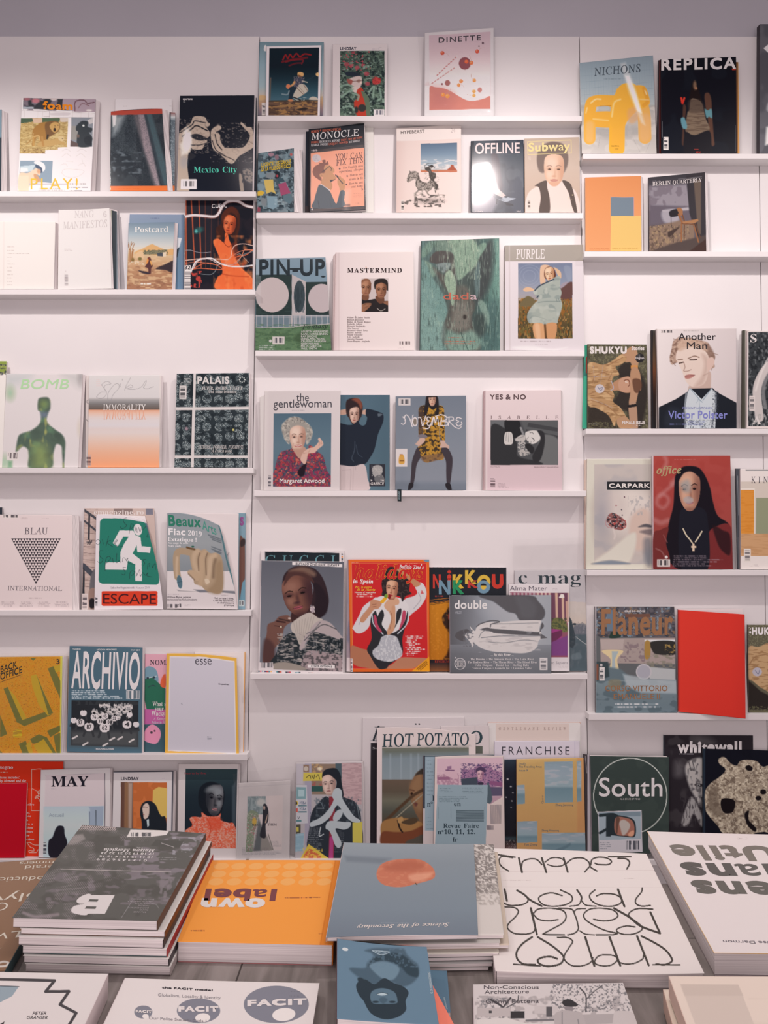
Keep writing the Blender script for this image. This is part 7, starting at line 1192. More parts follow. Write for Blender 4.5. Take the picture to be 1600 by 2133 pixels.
a = A(e8, '1030 122 1460 150 1475 762 1018 742', 1, Y=((3.0, 3.4), (1.8, 2.4)), bend=(-3, 0, 2, 0), base='d99a48')
a.p('1030 122 1480 140 1480 770 1010 750', 'd99a45').p('1048 140 1250 142 1448 168 1458 742 1250 732 1036 724', 'd9cdcf', 1).p('1052 145 1250 147 1443 174 1453 736 1250 727 1040 719', 'b9b4c0', 1)
a.t('esse', 1205, 190, 1306, 52, '4a454c', 'S'); a.t('Empathies', 1350, 314, 1414, 9, '4a454c', 'B', y1=318); a.tl(1280, 638, 1322, 2, 11, '6a656c', 7, .7); a.l('1118 432 1126 436', 4, '8a858c')
a.mag('lilac grey magazine in a yellow orange frame', t=.4, back='d0b8a8')

# ================================================================ left panel, lowest ledge
a = A(f1, '-120 85 705 88 690 1140 -120 1140', 0, base='c2301f')
a.t('segno', 0, 168, 145, 40, 'd9bcb4', 'T').t('issue includes:', 0, 276, 218, 26, 'd9bcb4', 'T').t('by Momoni and the', 0, 314, 290, 26, 'd9bcb4', 'I', wt=.02); a.tl(0, 206, 148, 1, 12, 'd9b0a8', 8, .9)
for s_, y in (('a', 404), ('otive', 574), ('n,', 664), ('oto', 702), ('h', 746), ('ra s', 790), ('tion', 832), ('does', 876), ('ew', 920), ('ction', 962)): a.t(s_, 295, y, 295 + 17 * len(s_), 22, 'd9bcb4', 'T')
a.k('460 168 352 175 345 632 445 632', 5, 'd9a89c').l('358 388 420 420', 4, 'd9a89c'); 
for p in ('445 400 420 430 430 460 405 470 390 495 410 490 430 500 440 530', '440 420 430 440 450 450', '415 480 432 470 445 480', '300 988 330 985 370 1010 430 1015', '300 990 340 1040 370 1050 375 1080 330 1075 318 1085 330 1098 400 1098 420 1070 445 1060'): a.l(p, 6, 'd9a89c')
a.mag('red magazine with thin white line drawings behind the plain crimson book', t=.6, back='a82a1c')
a = A(f1, '-120 335 300 325 272 1155 -120 1160', 1, base='a00f22'); a.mag('plain crimson book at the lower left corner of the wall', name='book', cat='book', t=.7, back='8a0f1c', gloss=2)
a = A(f1, '455 180 1225 160 1215 1155 428 1152', 1, base='c6b9bc')
a.k('505 240 1165 218', 3, '8a7e84').p('505 240 1168 218 1158 800 1150 1155 485 1155 495 590', 'b9acb2', 1); a.r(1160, 215, 1170, 1155, '6a6066').p('497 585 1156 580 1150 1155 485 1155', 'a3adb8', 1.5).g(480, 585, 1158, 1155, '585 a2acb6 800 b0bcc4 1000 a4b0bc', o=.8).p('985 590 1150 582 1146 800 990 800', '8a92a4', 2).k('994 630 992 800', 6, '4a5058').k('1066 628 1066 800', 8, '4c525c').q('960 625 990 600 1000 640', 'a3adb8', 4)
a.t('MAY', 570, 364, 985, 112, '25232a', 'T', y1=360, wt=.004).tl(568, 390, 665, 1, 12, '9a9096', 7, .7); a.t('Accueil', 542, 700, 708, 40, '858c98', 'S')
a.q('620 830 650 800 700 805 715 840 720 900 745 970 740 1020 690 1090 640 1155 570 1155 535 1100 540 970 580 930 600 880', '252229', 3).bar(480, 980, 516, 1115, 'b0b8c2', '34343c', 1, .03)
a.mag('white framed magazine with a person in a black veil seen from behind', t=.7, fan=(0, .6), back='b0a4a8')
a = A(f2, '85 140 730 130 715 1060 68 1060', 1, cell=1.0, base='c4bac4')
a.p('85 138 730 128 728 142 85 150', '3c3a40').p('716 130 732 130 716 1060 700 1060', '4a464c', 2).p('165 254 660 256 655 1060 158 1060', 'a85a34')
m = a.m.copy(); C0 = a.C.copy(); a.p('160 250 295 250 290 1060 150 1060', '5c4038').p('205 255 250 255 245 1060 195 1060', '7d5a44', 5).p('245 262 290 262 275 1060 245 1060', '9a8074', 6).p('510 340 570 305 660 320 660 640 500 600', 'c99a54', 2).n((300, 260, 520, 900), 'b8663c', 60, 60, .5, .7).q('385 500 430 460 490 460 540 500 570 570 600 620 650 660 660 1060 380 1060 390 720 370 590', '23262c', 3).q('395 540 410 500 440 480 465 500 470 560 460 620 430 650 410 640 405 600', 'c3a49a', 3).l('400 525 420 520', 5, '3a2c2c').l('425 520 450 525', 5, '3a2c2c').l('402 600 415 605', 7, '9a5a54').p('440 660 465 650 468 720 450 740', 'a9b4c0', 2); a.C = np.where(m[:, None] > .5, a.C, C0)
a.t('LINDSAY', 166, 232, 356, 32, '33303a', 'B', wt=.02); a.tl(500, 234, 660, 1, 12, '9a9098', 8, .6); a.tl(592, 214, 662, 1, 12, '9a9098', 8, .6)
a.mag('white framed magazine with a dark haired woman in profile against orange', t=.7, fan=(0, .7), back='b0a6aa')
a = A(f2, '785 58 1430 58 1410 1090 770 1090', 1, cell=1.0, base='b9afb2')
a.p('862 110 1418 112 1400 965 846 965', '222c33'); m = a.m.copy(); C0 = a.C.copy(); a.g(840, 110, 1420, 970, '110 2f4348 400 232c34 960 1d242c').p('1360 300 1400 250 1400 720 1360 690', '55606a', 8, .5)
a.q('1000 480 1005 340 1060 270 1150 250 1240 290 1280 380 1262 520 1230 610 1150 640 1060 610 1040 560', '1d2026', 4).face(1170, 440, 205, 350, '4b474b', '24262c', 6, '9a6a6c', '14141a', .4, '85858a', 0, '17171c', -1).q('1010 440 1020 330 1080 265 1160 255 1230 280 1150 285 1080 330 1050 420 1040 560', '1c2026', 5).e(1130, 330, 50, 28, '8a8c90', 16, -20, .6)
a.q('905 650 945 625 1030 630 1035 580 1100 620 1200 620 1240 590 1235 660 1320 690 1385 715 1400 965 846 965 850 790 930 720', 'cf543e', 3); mm = a.m.copy(); a.n(None, 'd86a52', 40, 60, .5, .7, 3, .2, mm).n((846, 800, 1400, 965), 'c9968c', 12, 8, .45, .7, 7, .2, mm).l('1090 640 1130 740 1110 850', 10, 'a8402f', 5).q('1110 640 1230 640 1250 740 1120 760', 'b8442f', 14, .7); a.C = np.where(m[:, None] > .5, a.C, C0)
a.t('hearts by fire', 850, 168, 1080, 22, '7d3038', 'S'); a.mag('white bordered magazine, dark skinned model in a ruffled coral collar', t=.7, fan=(0, .5), back='a89ea2')


# ================================================================ right panel, uppermost ledge
a = A(d1, '68 395 665 333 695 1130 88 1130', 1, Y=((3.0, 3.4), (1.75, 2.6)), cell=1.0, base='a7b2bb')
a.g(60, 330, 700, 1135, '335 8fa0ad 600 a3afb8 730 b2b9be 745 a8a4a2 800 b4aeac 1135 c6bfbe')
for x in range(90, 690, 14): a.k([x, 340, x + 8, 740], 1.5, '8d9caa', 1, .5)
for y in range(420, 760, 52): a.k([66, y + 30, 690, y - 30], 2, '8796a4', 1, .6)
for p in ('90 760 400 740', '240 960 220 1080', '480 960 560 1120', '660 1000 600 1130', '200 930 400 950', '520 930 690 880'): a.k(p, 3, 'a29a98', 1, .7)
a.n((60, 740, 700, 1135), 'd2cac8', 60, 40, .5, .6, 3).q('150 940 420 900 560 930 560 980 300 1010', '9c9694', 24, .5)
og = 'e8a440'
a.l('150 1010 155 760 200 705 340 705 380 700', 95, og, 3).l('600 1000 590 800 560 700', 105, 'e2a457', 3).q('160 800 330 790 400 840 400 900 330 920 180 910 140 860', og, 3).e(270, 762, 45, 22, 'b4b6b8', 3).l('235 745 325 742', 6, 'c07828', 2).l('370 1090 380 800 430 640 480 620', 128, 'eca83c', 3).q('360 650 400 600 500 580 560 575 600 590 625 640 640 720 600 760 540 780 440 900 420 1080 330 1080', 'eaa640', 4).q('310 860 350 680 410 610 520 585 560 640 500 760 430 880 360 930', 'e9a63e', 3).l('590 600 620 700 590 740', 30, 'e09838', 4).q('460 780 540 750 560 820 520 880 470 880', 'd89c6c', 14, .7).l('600 990 600 850', 90, 'dfa878', 14, .6).l('150 1010 152 900', 70, 'e2b07c', 16, .6)
a.l('160 720 200 690 240 690', 10, 'f6dcb0', 5, .8).l('330 830 350 720 400 690', 12, 'f3cf94', 6, .8).l('180 850 300 862', 10, 'f3cf94', 6, .7).l('120 800 130 760', 8, 'f6dcb0', 5, .7).l('600 620 612 650', 8, 'f6e0c0', 5, .8).l('560 690 630 695', 8, 'f3d0a0', 6, .7)
a.p('400 400 440 390 520 600 600 900 570 880 470 640', 'e6e4e6', 12, .5).p('440 500 470 500 530 660 570 800 540 780 480 620', 'ffffff', 12, .85)  # lamp glare painted into the cover colours as a white streak
a.t('NICHONS', 188, 500, 562, 64, '4a545e', 'R', y1=468, wt=.002); a.tl(265, 524, 490, 1, 14, '7d8994', 9, .7); a.tl(325, 1066, 430, 2, 8, '8a6428', 4, .9); a.tl(355, 1093, 405, 1, 8, '8a6428', 6, .9)
a.mag('curved cover magazine with a chunky yellow tubular chair and painted glare streak', t=.6, gloss=1, back='b4b4b6')
a = A(d1, '712 372 760 372 760 1130 700 1130', 0, Y=(2.2, 1.5), base='5c2420'); a.r(700, 365, 716, 1135, '3a3034'); a.mag('red edged second copy left of the black cover with a long haired figure', t=.5, back='2c2024')
a = A(d1, '1320 385 1358 388 1368 1130 1320 1130', 0, Y=(2.2, 1.5), base='6d4a34'); a.r(1355, 385, 1372, 1135, 'c98a4c', 2); a.mag('orange edged third copy right of the black cover with a long haired figure', t=.5, back='a87a44')
a = A(d1, '728 365 1340 345 1345 1130 735 1130', 1, cell=1.0, base='17181f')
a.n((720, 340, 1350, 1135), '1d1f27', 120, 120, .5, .6).t('REPLICA', 732, 452, 1340, 84, 'd6cdd0', 'B', y1=438, wt=.022, sp=.05)
a.q('985 560 1000 540 1020 560 1040 620 1060 700 1060 760 1000 720 960 700', '221a1a', 6).e(1005, 575, 14, 34, '7a5c4a', 6).e(1015, 600, 10, 12, '9a6a50', 4).q('1085 650 1120 640 1140 700 1145 800 1160 1000 1165 1060 1135 1050 1110 850 1090 740', '5a3c32', 5).q('910 740 935 760 920 900 920 1050 900 1050 905 920', '4a322c', 5)
a.q('975 690 1020 690 1060 720 1080 790 1095 850 1125 935 1050 970 990 980 930 950 945 800 960 780', '7a6454', 4); mm = a.m.copy(); a.n(None, '5a463c', 60, 7, .5, .7, 3, .15, mm).q('960 700 1050 700 1085 780 1000 800 955 780', '4c3c36', 12, .6).q('930 960 1000 985 1120 945 1140 1060 1130 1130 930 1130', '1f1d22', 4)
a.l('895 680 905 715 920 680', 16, 'd0382c', 4).e(905, 715, 10, 16, 'c83028', 5).q('1085 770 1110 780 1140 770 1145 840 1120 830 1100 840', '5fa0a8', 5).q('890 850 920 840 940 900 935 930 905 920', '5fa4b0', 5)
a.r(1308, 440, 1340, 452, 'b03c30').bar(750, 998, 792, 1102, 'd6cccc', '3a3438', 1); a.tl(1000, 1097, 1065, 1, 12, '9a3630', 9, .8); a.t('SEX', 1012, 1126, 1052, 12, 'b03830', 'B').k('740 870 742 1000', 3, '8a8488', 1, .6).k('1335 900 1337 1120', 3, '7a7478', 1, .5)
a.mag('black magazine with bold white capitals and a dim long haired figure', t=.6, gloss=0, back='20202a')
a = A(d1, '1535 80 1900 80 1900 1130 1532 1130', 1, base='4b474d'); a.n((1530, 75, 1900, 1135), '605a60', 90, 120, .5, .6).p('1564 275 1612 236 1660 275 1612 322', 'd9d3d6', 1).q('1600 720 1640 700 1640 800 1590 780', '8a8488', 8).p('1590 920 1640 900 1640 1040 1580 1060', 'e8e0e0', 14).mag('tall dark grey magazine with a white diamond, cut by the right edge', t=1.6, fan=(.2, 0), back='3a363c', spine='3c383e')

# ================================================================ right panel, second ledge
a = A(d2, '115 155 568 142 572 753 118 753', 1, Y=((3.0, 3.2), (1.75, 2.2)), base='f0a26a')
a.g(100, 100, 600, 760, '140 ec9a64 753 f2a874').p('322 468 572 466 576 756 320 756', 'f3c97a', 1).rr(322, 316, 507, 468, 5, '7f98aa').k('324 314 509 314 509 468', 3, 'c8a0a8', 1).t('CULTURAL POLITICS', 150, 741, 310, 12, 'e0915c', 'S').t('ERBIL & WINTER ISSUE', 335, 738, 540, 12, 'e0b060', 'S')
a.mag('orange magazine with a blue square and a yellow block', t=.6, fan=(0, .8), back='d8a888')
a = A(d2, '630 155 1087 112 1098 753 635 753', 1, Y=((3.0, 3.6), (1.9, 2.8)), cell=1.0, base='66595f')
a.g(620, 100, 1110, 300, '110 3c393e 200 4c464c 300 8c8088').p('640 230 940 210 980 400 640 420', '9a8f98', 14).n((640, 220, 950, 430), '7d6f78', 40, 40, .5, .8).p('640 380 980 390 1000 500 640 540', '6c606a', 10).p('740 420 970 395 970 420 740 436', 'b8b0b8', 5).q('740 430 860 420 870 520 760 520', 'b3acb6', 12, .9).p('636 560 900 500 1000 520 1000 755 636 755', '8d7262', 8).n((636, 540, 960, 755), 'a88a6c', 10, 20, .55, .8, 4).n((636, 540, 960, 755), '5c4a42', 12, 16, .6, .7, 8)
a.p('935 140 1060 110 1100 112 1100 755 1055 755 960 440', '3a3439', 4).p('995 180 1055 170 1055 620 1030 600', '6d5a50', 5).p('830 690 1100 620 1100 755 636 755', '574845', 8).p('960 755 1100 650 1100 755', '4a3430', 3).q('800 430 870 410 880 460 810 475', '2c272c', 4).l('810 470 815 560', 4, '3a3034')
ch = '9a6444'
a.q('860 405 885 400 905 420 905 460 885 460 865 425', 'a8704c', 1.5).l('875 455 905 525', 18, ch, 1.5).l('905 460 920 510', 10, '7a4c34', 1.5).p('905 515 1030 492 1035 508 1000 528 910 528', 'b07a54', 1.5).l('897 530 895 675', 12, ch, 1.5, 1, 0).l('920 540 918 650', 8, '6d4632', 1.5, 1, 0).l('995 535 1035 680', 12, ch, 1.5, 1, 0).l('1010 530 1048 640', 9, '6d4632', 1.5, 1, 0).k('900 530 1000 535', 7, '7a4c34').q('790 600 870 560 880 560 800 640', '4a3a36', 4).k('825 620 830 680', 7, '4a3a36', 2)
a.t('BERLIN', 660, 224, 808, 32, 'd9d0d2', 'T', y1=212).t('QUARTERLY', 825, 212, 1062, 32, 'd9d0d2', 'T', y1=190); a.tl(660, 184, 765, 1, 8, 'b8aeb2', 4, .8); a.k('870 168 1062 150', 4, 'b0a6aa', 1, .6)
a.mag('magazine with a wooden chair casting a shadow in dry grass', t=.7, fan=(0, 1.2), back='8a7e7c', spine='4c464a')

# ================================================================ right panel, third ledge
a = A(e1, '108 190 145 190 145 870 92 870', 0, Y=(2.0, 1.3), base='4aa88a'); a.g(80, 180, 150, 880, '190 3f9a7c 280 4aa086 440 3c7a70 445 4cb090 870 4aac8c').p('120 285 140 285 140 420 120 420', 'b8483c'); a.mag('green magazine edge behind the person lying in grass cover', t=.5, back='48a084')
a = A(e1, '133 185 612 187 628 868 133 868', 1, cell=.95, base='5c5446')
a.n((130, 180, 630, 870), '7a7258', 7, 7, .5, .9).n((130, 180, 630, 870), '474234', 30, 30, .55, .6, 4).q('380 380 470 330 560 400 620 560 600 740 560 868 480 868 460 740 330 680 400 540', '37302e', 14, .95).p('133 650 300 720 420 868 133 868', '3b322e', 14, .9).n((133, 815, 400, 870), '70684e', 9, 6, .5, .8, 6)
sh = 'b98d66'
a.q('133 350 260 350 330 320 400 270 440 250 450 310 400 350 360 370 390 430 340 450 330 540 350 600 340 650 400 700 445 770 440 790 370 800 350 850 300 760 200 700 133 660', sh, 3); mm = a.m.copy(); a.n(None, 'd0a67c', 50, 26, .5, .8, 3, .15, mm).n(None, '8c6646', 60, 10, .6, .7, 8, .1, mm)
for p in ('170 500 200 440 300 400', '140 590 250 560 330 600', '160 640 280 680 380 760', '290 360 330 340 420 290', '300 480 330 420', '150 420 230 410 290 420'): a.l(p, 6, '94684a', 2, .8)
for p in ('180 360 190 480', '260 350 240 500', '150 620 340 700', '140 450 330 440'): a.l(p, 2.5, 'a9a4b8', 1, .6)
a.q('420 270 460 220 500 200 530 220 545 300 540 360 500 370 480 330 440 330 450 290', 'b88a6c', 3).r(485, 355, 542, 382, 'd08a4c', 1).q('330 510 380 470 430 450 480 455 490 560 450 580 380 560 340 560', 'b88668', 3)
a.q('385 490 420 455 470 450 490 480 490 540 470 570 430 575 390 550', 'c4937a', 3).l('430 480 450 470 470 480 475 510 465 525', 7, '7c4c3c').l('440 490 458 492', 6, 'e6d4c8').q('490 380 530 370 560 420 570 520 560 560 510 500 480 460', 'b5876a', 3).q('480 500 520 480 555 520 540 600 520 670 470 670 480 580', 'b98c70', 3).q('500 470 560 470 575 530 540 580 510 560', '5c3c30', 4, .8).q('470 670 525 660 540 800 540 868 490 868 470 760', 'b58c74', 3).q('370 800 445 770 500 868 400 868', 'b98c6c', 3).k('468 688 522 680', 22, '2b2728', 1).e(232, 545, 38, 36, 'c9bfc4').l('215 530 240 560 255 535 225 545', 5, '7a7688')
a.l('325 480 345 540 320 560', 6, 'b0a8b4', 1)
a.t('SHUKYU', 150, 256, 452, 50, 'e0d6d6', 'B', wt=.05).t('Stories', 490, 230, 594, 28, 'e0d6d6', 'B', wt=.02).e(558, 296, 37, 37, '2e2b2d').t('English', 524, 304, 592, 18, 'd9d0d2', 'B'); a.tl(535, 270, 580, 2, 10, 'a8a0a2', 5, .8); a.t('FEMALE ISSUE', 414, 832, 600, 24, 'e0d6d6', 'B', wt=.03); a.tl(530, 844, 600, 1, 10, 'd0c6c6', 8, .8); a.tl(140, 832, 275, 1, 10, 'a8a090', 7, .6)
a.mag('magazine with a smiling person in a peach shirt lying in grass', t=.7, fan=(0, .4), back='5a5248')
a = A(e1, '650 70 700 70 705 868 655 868', 0, Y=(1.8, 1.1), base='453a36'); a.g(640, 60, 710, 870, '70 4a4440 300 6d5240 400 7a4a34 600 3a2c28 868 2c2a2c').r(650, 60, 664, 870, '2c2a2e').r(690, 70, 700, 868, 'b8a8a4', 2); a.mag('dark brown spine of a copy behind the pale curly haired man', t=.6, back='3a302c')
a = A(e1, '692 60 1342 55 1345 868 712 868', 1, Y=(3.2, 2.4), cell=.95, base='ddd1d2')
a.g(680, 50, 1350, 870, '692 c9bcbc 706 e6dadb 900 e0d4d6 1345 d6c9cc', 'x')
a.q('820 350 800 300 815 230 830 160 880 130 960 130 1040 150 1110 170 1140 230 1170 280 1160 330 1165 370 1120 380 1110 330 880 330', 'b59282', 4); mm = a.m.copy(); a.n(None, '7d5c50', 16, 16, .52, .8, 3, .15, mm).n(None, 'd8b8a4', 14, 14, .6, .7, 7, .15, mm).q('1080 180 1130 200 1165 280 1120 340 1090 260', '8c6c60', 8, .8)
for p in ('830 140 860 150 850 180', '810 240 840 220', '1165 260 1195 270', '820 330 850 360', '880 120 860 140 890 160', '1150 370 1140 395', '1000 150 1040 130 1060 150'): a.l(p, 5, '8d6c60', 1, .8)
a.q('960 520 1120 400 1135 520 1130 590 1060 610 980 590', 'c9a89c', 4).q('850 290 870 230 950 200 1060 220 1115 280 1115 380 1100 470 1060 520 980 528 930 480 900 400 865 330', 'e2c6ba', 3).q('1060 260 1115 300 1110 400 1070 510 1000 528 1060 440 1080 340', 'c4a296', 16, .7).q('1105 310 1150 290 1165 330 1140 380 1110 400', 'd8b4a8', 2)
a.l('868 310 905 305', 8, '8a6a5c', 1.5).l('950 300 1000 280 1040 290', 8, '8a6a5c', 1.5).l('880 338 912 330', 10, '5a4440').l('965 312 1020 308', 11, '5a4440').l('915 330 925 370 915 400 945 402 975 390', 7, 'b08e82', 2).q('925 440 960 428 1005 434 970 460 930 462', 'b87c74', 2).l('925 442 960 440 1005 434', 4, '7a4a48').l('1070 440 1110 420', 6, 'b08e82', 4, .7).q('870 180 930 140 1060 170 1110 240 1040 220 960 210 880 240', 'cda894', 8, .8)
a.p('712 695 850 630 945 570 960 545 1150 540 1180 570 1345 660 1345 868 712 868', '26282f', 2).p('945 580 965 535 1060 630 1140 545 1170 570 1180 700 1170 868 920 868 925 720', 'ccd3dc', 2).l('965 540 1040 630 1065 655', 7, '96a2b0').l('1140 545 1070 640', 7, '96a2b0').l('1020 660 1040 640 1050 868', 5, 'a4aebb').k('935 580 920 730 925 868', 12, '8a8c94', 2).k('1175 580 1175 700 1140 868', 14, '8a8c94', 2).n((915, 800, 1180, 868), '4c4e58', 8, 8, .55, .8).n((1150, 560, 1200, 800), '3c3e48', 6, 6, .5, .7, 5).q('800 700 920 740 900 840 760 840', '32353f', 20, .7)
a.t('Another', 870, 148, 1176, 54, '3c3638', 'S', wt=.012).t('Man', 940, 222, 1105, 54, '3c3638', 'S', wt=.012).t('PRESENT HISTORIES', 905, 712, 1142, 18, '8a88b8', 'S', wt=.006).t('Victor Polster', 788, 786, 1270, 60, '8684c0', 'B', wt=.0); a.tl(905, 815, 1130, 1, 10, '8a88b4', 7, .7, 3, 'c'); a.tl(800, 834, 1255, 1, 12, '6c6c98', 9, .9); a.bar(730, 68, 822, 92, 'd9cdcd', '5a5052', 0, .02); a.tl(915, 75, 1120, 1, 6, '9a9090', 4, .8)
a.mag('white magazine with a pale curly haired man in a black jacket', t=.9, back='c4b8b8', spine='8d8280')
a = A(e1, '1395 70 1445 70 1440 868 1390 868', 0, Y=(2.0, 1.3), base='4e4a42'); a.r(1415, 60, 1450, 870, 'd0c2be', 6); a.mag('olive grey spine of a copy behind the black and white arm in grass', t=.7, back='4a463e')
a = A(e1, '1432 75 1900 75 1900 868 1428 868', 1, cell=1.0, base='dccfcf')
a.r(1440, 86, 1900, 850, '3c3d40').n((1440, 86, 1700, 850), '6d6c6e', 14, 30, .52, .8).n((1440, 86, 1700, 850), '26272a', 18, 18, .55, .8, 5).l('1640 330 1560 420 1510 560 1530 780', 70, 'c9bfc0', 3).l('1625 400 1580 480 1560 580 1580 700', 30, '8a8486', 6, .8).l('1600 300 1540 430 1500 560', 14, 'e0d6d6', 6, .8).n((1470, 750, 1600, 850), 'a8a4a4', 8, 22, .55, .8, 8)
a.t('S', 1456, 168, 1508, 64, 'd9cfd0', 'T').t('A', 1475, 832, 1542, 66, 'd9cfd0', 'T').bar(1448, 602, 1495, 726, 'd8cccc', '6a6264', 1)
a.mag('white bordered magazine with a pale bent arm in dark grass, cut by the right edge', t=.6, back='c8bcbc')

# ================================================================ right panel, fourth ledge
a = A(e2, '108 110 150 110 145 998 112 998', 0, Y=(1.6, 1.0), base='d0b4a8'); a.mag('thin peach edged magazine at the left end behind the frosted sleeve', t=.4, back='c8a89c')
a = A(e2, '128 102 720 100 720 998 122 998', 1, Y=(2.3, 1.5), cell=1.0, base='cfc4b8')
a.r(188, 146, 760, 955, 'bdb2b0').n((188, 146, 760, 955), 'a9a2a6', 120, 100, .5, .6).r(595, 100, 650, 1000, 'a89e98', 20, .5).e(480, 520, 200, 190, 'd6cac6', 60).e(330, 480, 120, 120, 'c9bcba', 40, 0, .8).e(250, 560, 60, 200, '9a949c', 50, 0, .7).q('500 540 600 490 650 560 650 800 540 860 470 780 460 640', 'cdaea2', 30).n((460, 400, 640, 560), 'a6a2a6', 14, 30, .5, .7, 4, .2).q('545 655 600 630 650 640 650 660 600 655', '5c5458', 6).q('560 690 650 670 650 720 580 705', '6a5c60', 10, .8).q('590 760 650 760 650 960 600 930', '6d6a72', 20, .7).q('300 850 520 700 460 955 188 955', 'd4c9bf', 14).q('190 945 330 925 480 955 190 958', '6a7080', 8, .8)
a.q('290 580 330 540 400 570 440 610 440 650 400 680 330 660 290 620', '8a5a58', 4); mm = a.m.copy(); a.n(None, '2f2b30', 16, 16, .5, .9, 3, .1, mm).n(None, 'b8504c', 12, 12, .6, .9, 6, .1, mm).n(None, 'd0c4c4', 9, 9, .66, .8, 9, .1, mm).l('275 600 290 650 340 665', 5, 'b07a7c', 1).l('340 660 355 720 350 750', 14, 'cfc2c0', 4, .8).l('440 600 445 650 400 680', 5, 'b8504c', 1)
for x, y, c in ((433, 411, '6a4a54'), (365, 480, '9a5058'), (410, 514, '5c5058'), (415, 558, '6a5a60')): a.e(x, y, 6, 6, c)
a.r(292, 285, 640, 352, '2d2d30').t('CARPARK', 305, 334, 640, 32, 'd9d0cf', 'B', wt=.02)
a.mag('frosted sleeve magazine with a blurred side face and mechanical ear', t=.6, back='b8aca4')
a = A(e2, '660 77 1293 75 1315 998 665 998', 2, Y=(3.4, 2.5), cell=.95, base='97413c')
a.g(650, 70, 1320, 1000, '75 a0423c 400 9c403c 700 94443f 998 7a3638').r(655, 70, 668, 1000, 'c8b8be', 1.5).n((668, 75, 1310, 700), 'a84c46', 90, 90, .5, .4)
for p, w in (('760 80 775 130 740 200', 30), ('700 420 740 390 780 410 790 450 750 500 700 470 700 420', 26), ('720 400 780 350 840 300', 30), ('680 600 730 620 790 600', 40), ('820 300 850 270', 40)): a.l(p, w, 'b87a78', 14, .55)
hr_ = '201c22'
a.q('840 300 850 230 900 170 970 158 1040 175 1090 240 1130 340 1150 440 1190 560 1280 630 1300 740 1290 880 1210 800 1150 760 1110 880 1105 1000 880 1000 780 900 770 760 800 600 830 480', hr_, 5).q('668 720 720 680 790 660 770 780 800 900 780 1000 668 1000', '70302f', 4).l('690 830 740 860 780 950', 10, '9a6a68', 5, .7).l('750 720 780 780', 8, '8c5250', 4, .8).q('1110 720 1200 640 1290 640 1312 800 1312 1000 1100 1000', '742f30', 4).q('1150 640 1230 680 1290 720 1290 880 1220 840 1180 760', '2a1c20', 8, .8)
a.q('880 560 960 500 1060 500 1110 600 1110 1000 900 1000', '23222a', 4).face(962, 360, 190, 330, 'b98570', '7c4f45', -2, 'a8646a', '241a1c', 0, 'd0a08a', 0, '2a1c1c').q('850 330 860 240 920 180 975 175 1030 190 1060 280 1040 250 980 205 920 215 880 270', hr_, 5)
a.q('890 300 940 270 970 300 965 370 920 370 900 340', '96908f', 18, .75).q('915 420 955 405 990 425 985 455 950 465 920 450', 'a89a9a', 7, .8)
a.l('910 670 935 720 960 750 985 785', 11, 'cdb8a0', 1.5).l('1062 690 1040 730 1010 775', 11, 'cdb8a0', 1.5).r(985, 790, 1002, 852, 'd8b8a0', 1.5).r(975, 808, 1016, 824, 'd8b8a0', 1.5)
for y in range(890, 985, 16): a.tl(825, y, 1258, 1, 14, 'a8909a', 8, .7, y)
a.t('office', 692, 222, 896, 60, 'a8916c', 'I', y1=218, wt=.02); a.tl(838, 106, 1122, 1, 8, 'b8706c', 6, .7); a.bar(698, 918, 803, 978, 'd0c4c4', '3c3438').e(773, 900, 12, 12, 'd9d0d0')
a.mag('red magazine with a long dark haired person in smoke wearing a cross', t=.8, gloss=0, back='8a3c38', spine='b8a4aa')
a = A(e2, '1338 180 1375 180 1380 998 1355 998', 1, Y=(2.2, 1.6), base='4b4a50'); a.k('1352 240 1362 560', 4, '9a969a', 2, .8).k('1358 740 1364 990', 4, '6a686c', 1, .7); a.mag('dark spine of a magazine beside the orange door cover', t=.5, back='3c3b40')
a = A(e2, '1375 185 1900 185 1900 998 1382 998', 1, Y=(3.2, 2.0), base='dcd0d0')
a.r(1418, 186, 1900, 195, '4a5058').t('KIN', 1462, 297, 1600, 52, '5a5258', 'R', sp=.25).t('FOLK', 1620, 297, 1790, 52, '5a5258', 'R', sp=.25).p('1376 285 1900 285 1900 890 1380 890', 'c9b5ab').r(1376, 340, 1492, 720, 'dccfc9').r(1376, 352, 1486, 708, 'd0843c').n((1376, 352, 1486, 708), 'c87830', 60, 8, .5, .6).r(1502, 418, 1900, 720, '8d8a72').r(1376, 708, 1900, 890, 'c2916c').n((1376, 708, 1900, 890), 'b07e58', 80, 10, .55, .5).bar(1405, 832, 1460, 938, 'd8ccca', '6a6062', 1); a.tl(1450, 972, 1575, 1, 8, 'a89ca0', 5, .7); a.tl(1480, 962, 1540, 1, 8, 'a89ca0', 4, .7)
a.mag('white magazine with an orange door in a pale interior, cut by the right edge', t=.9, back='c8bcbc')

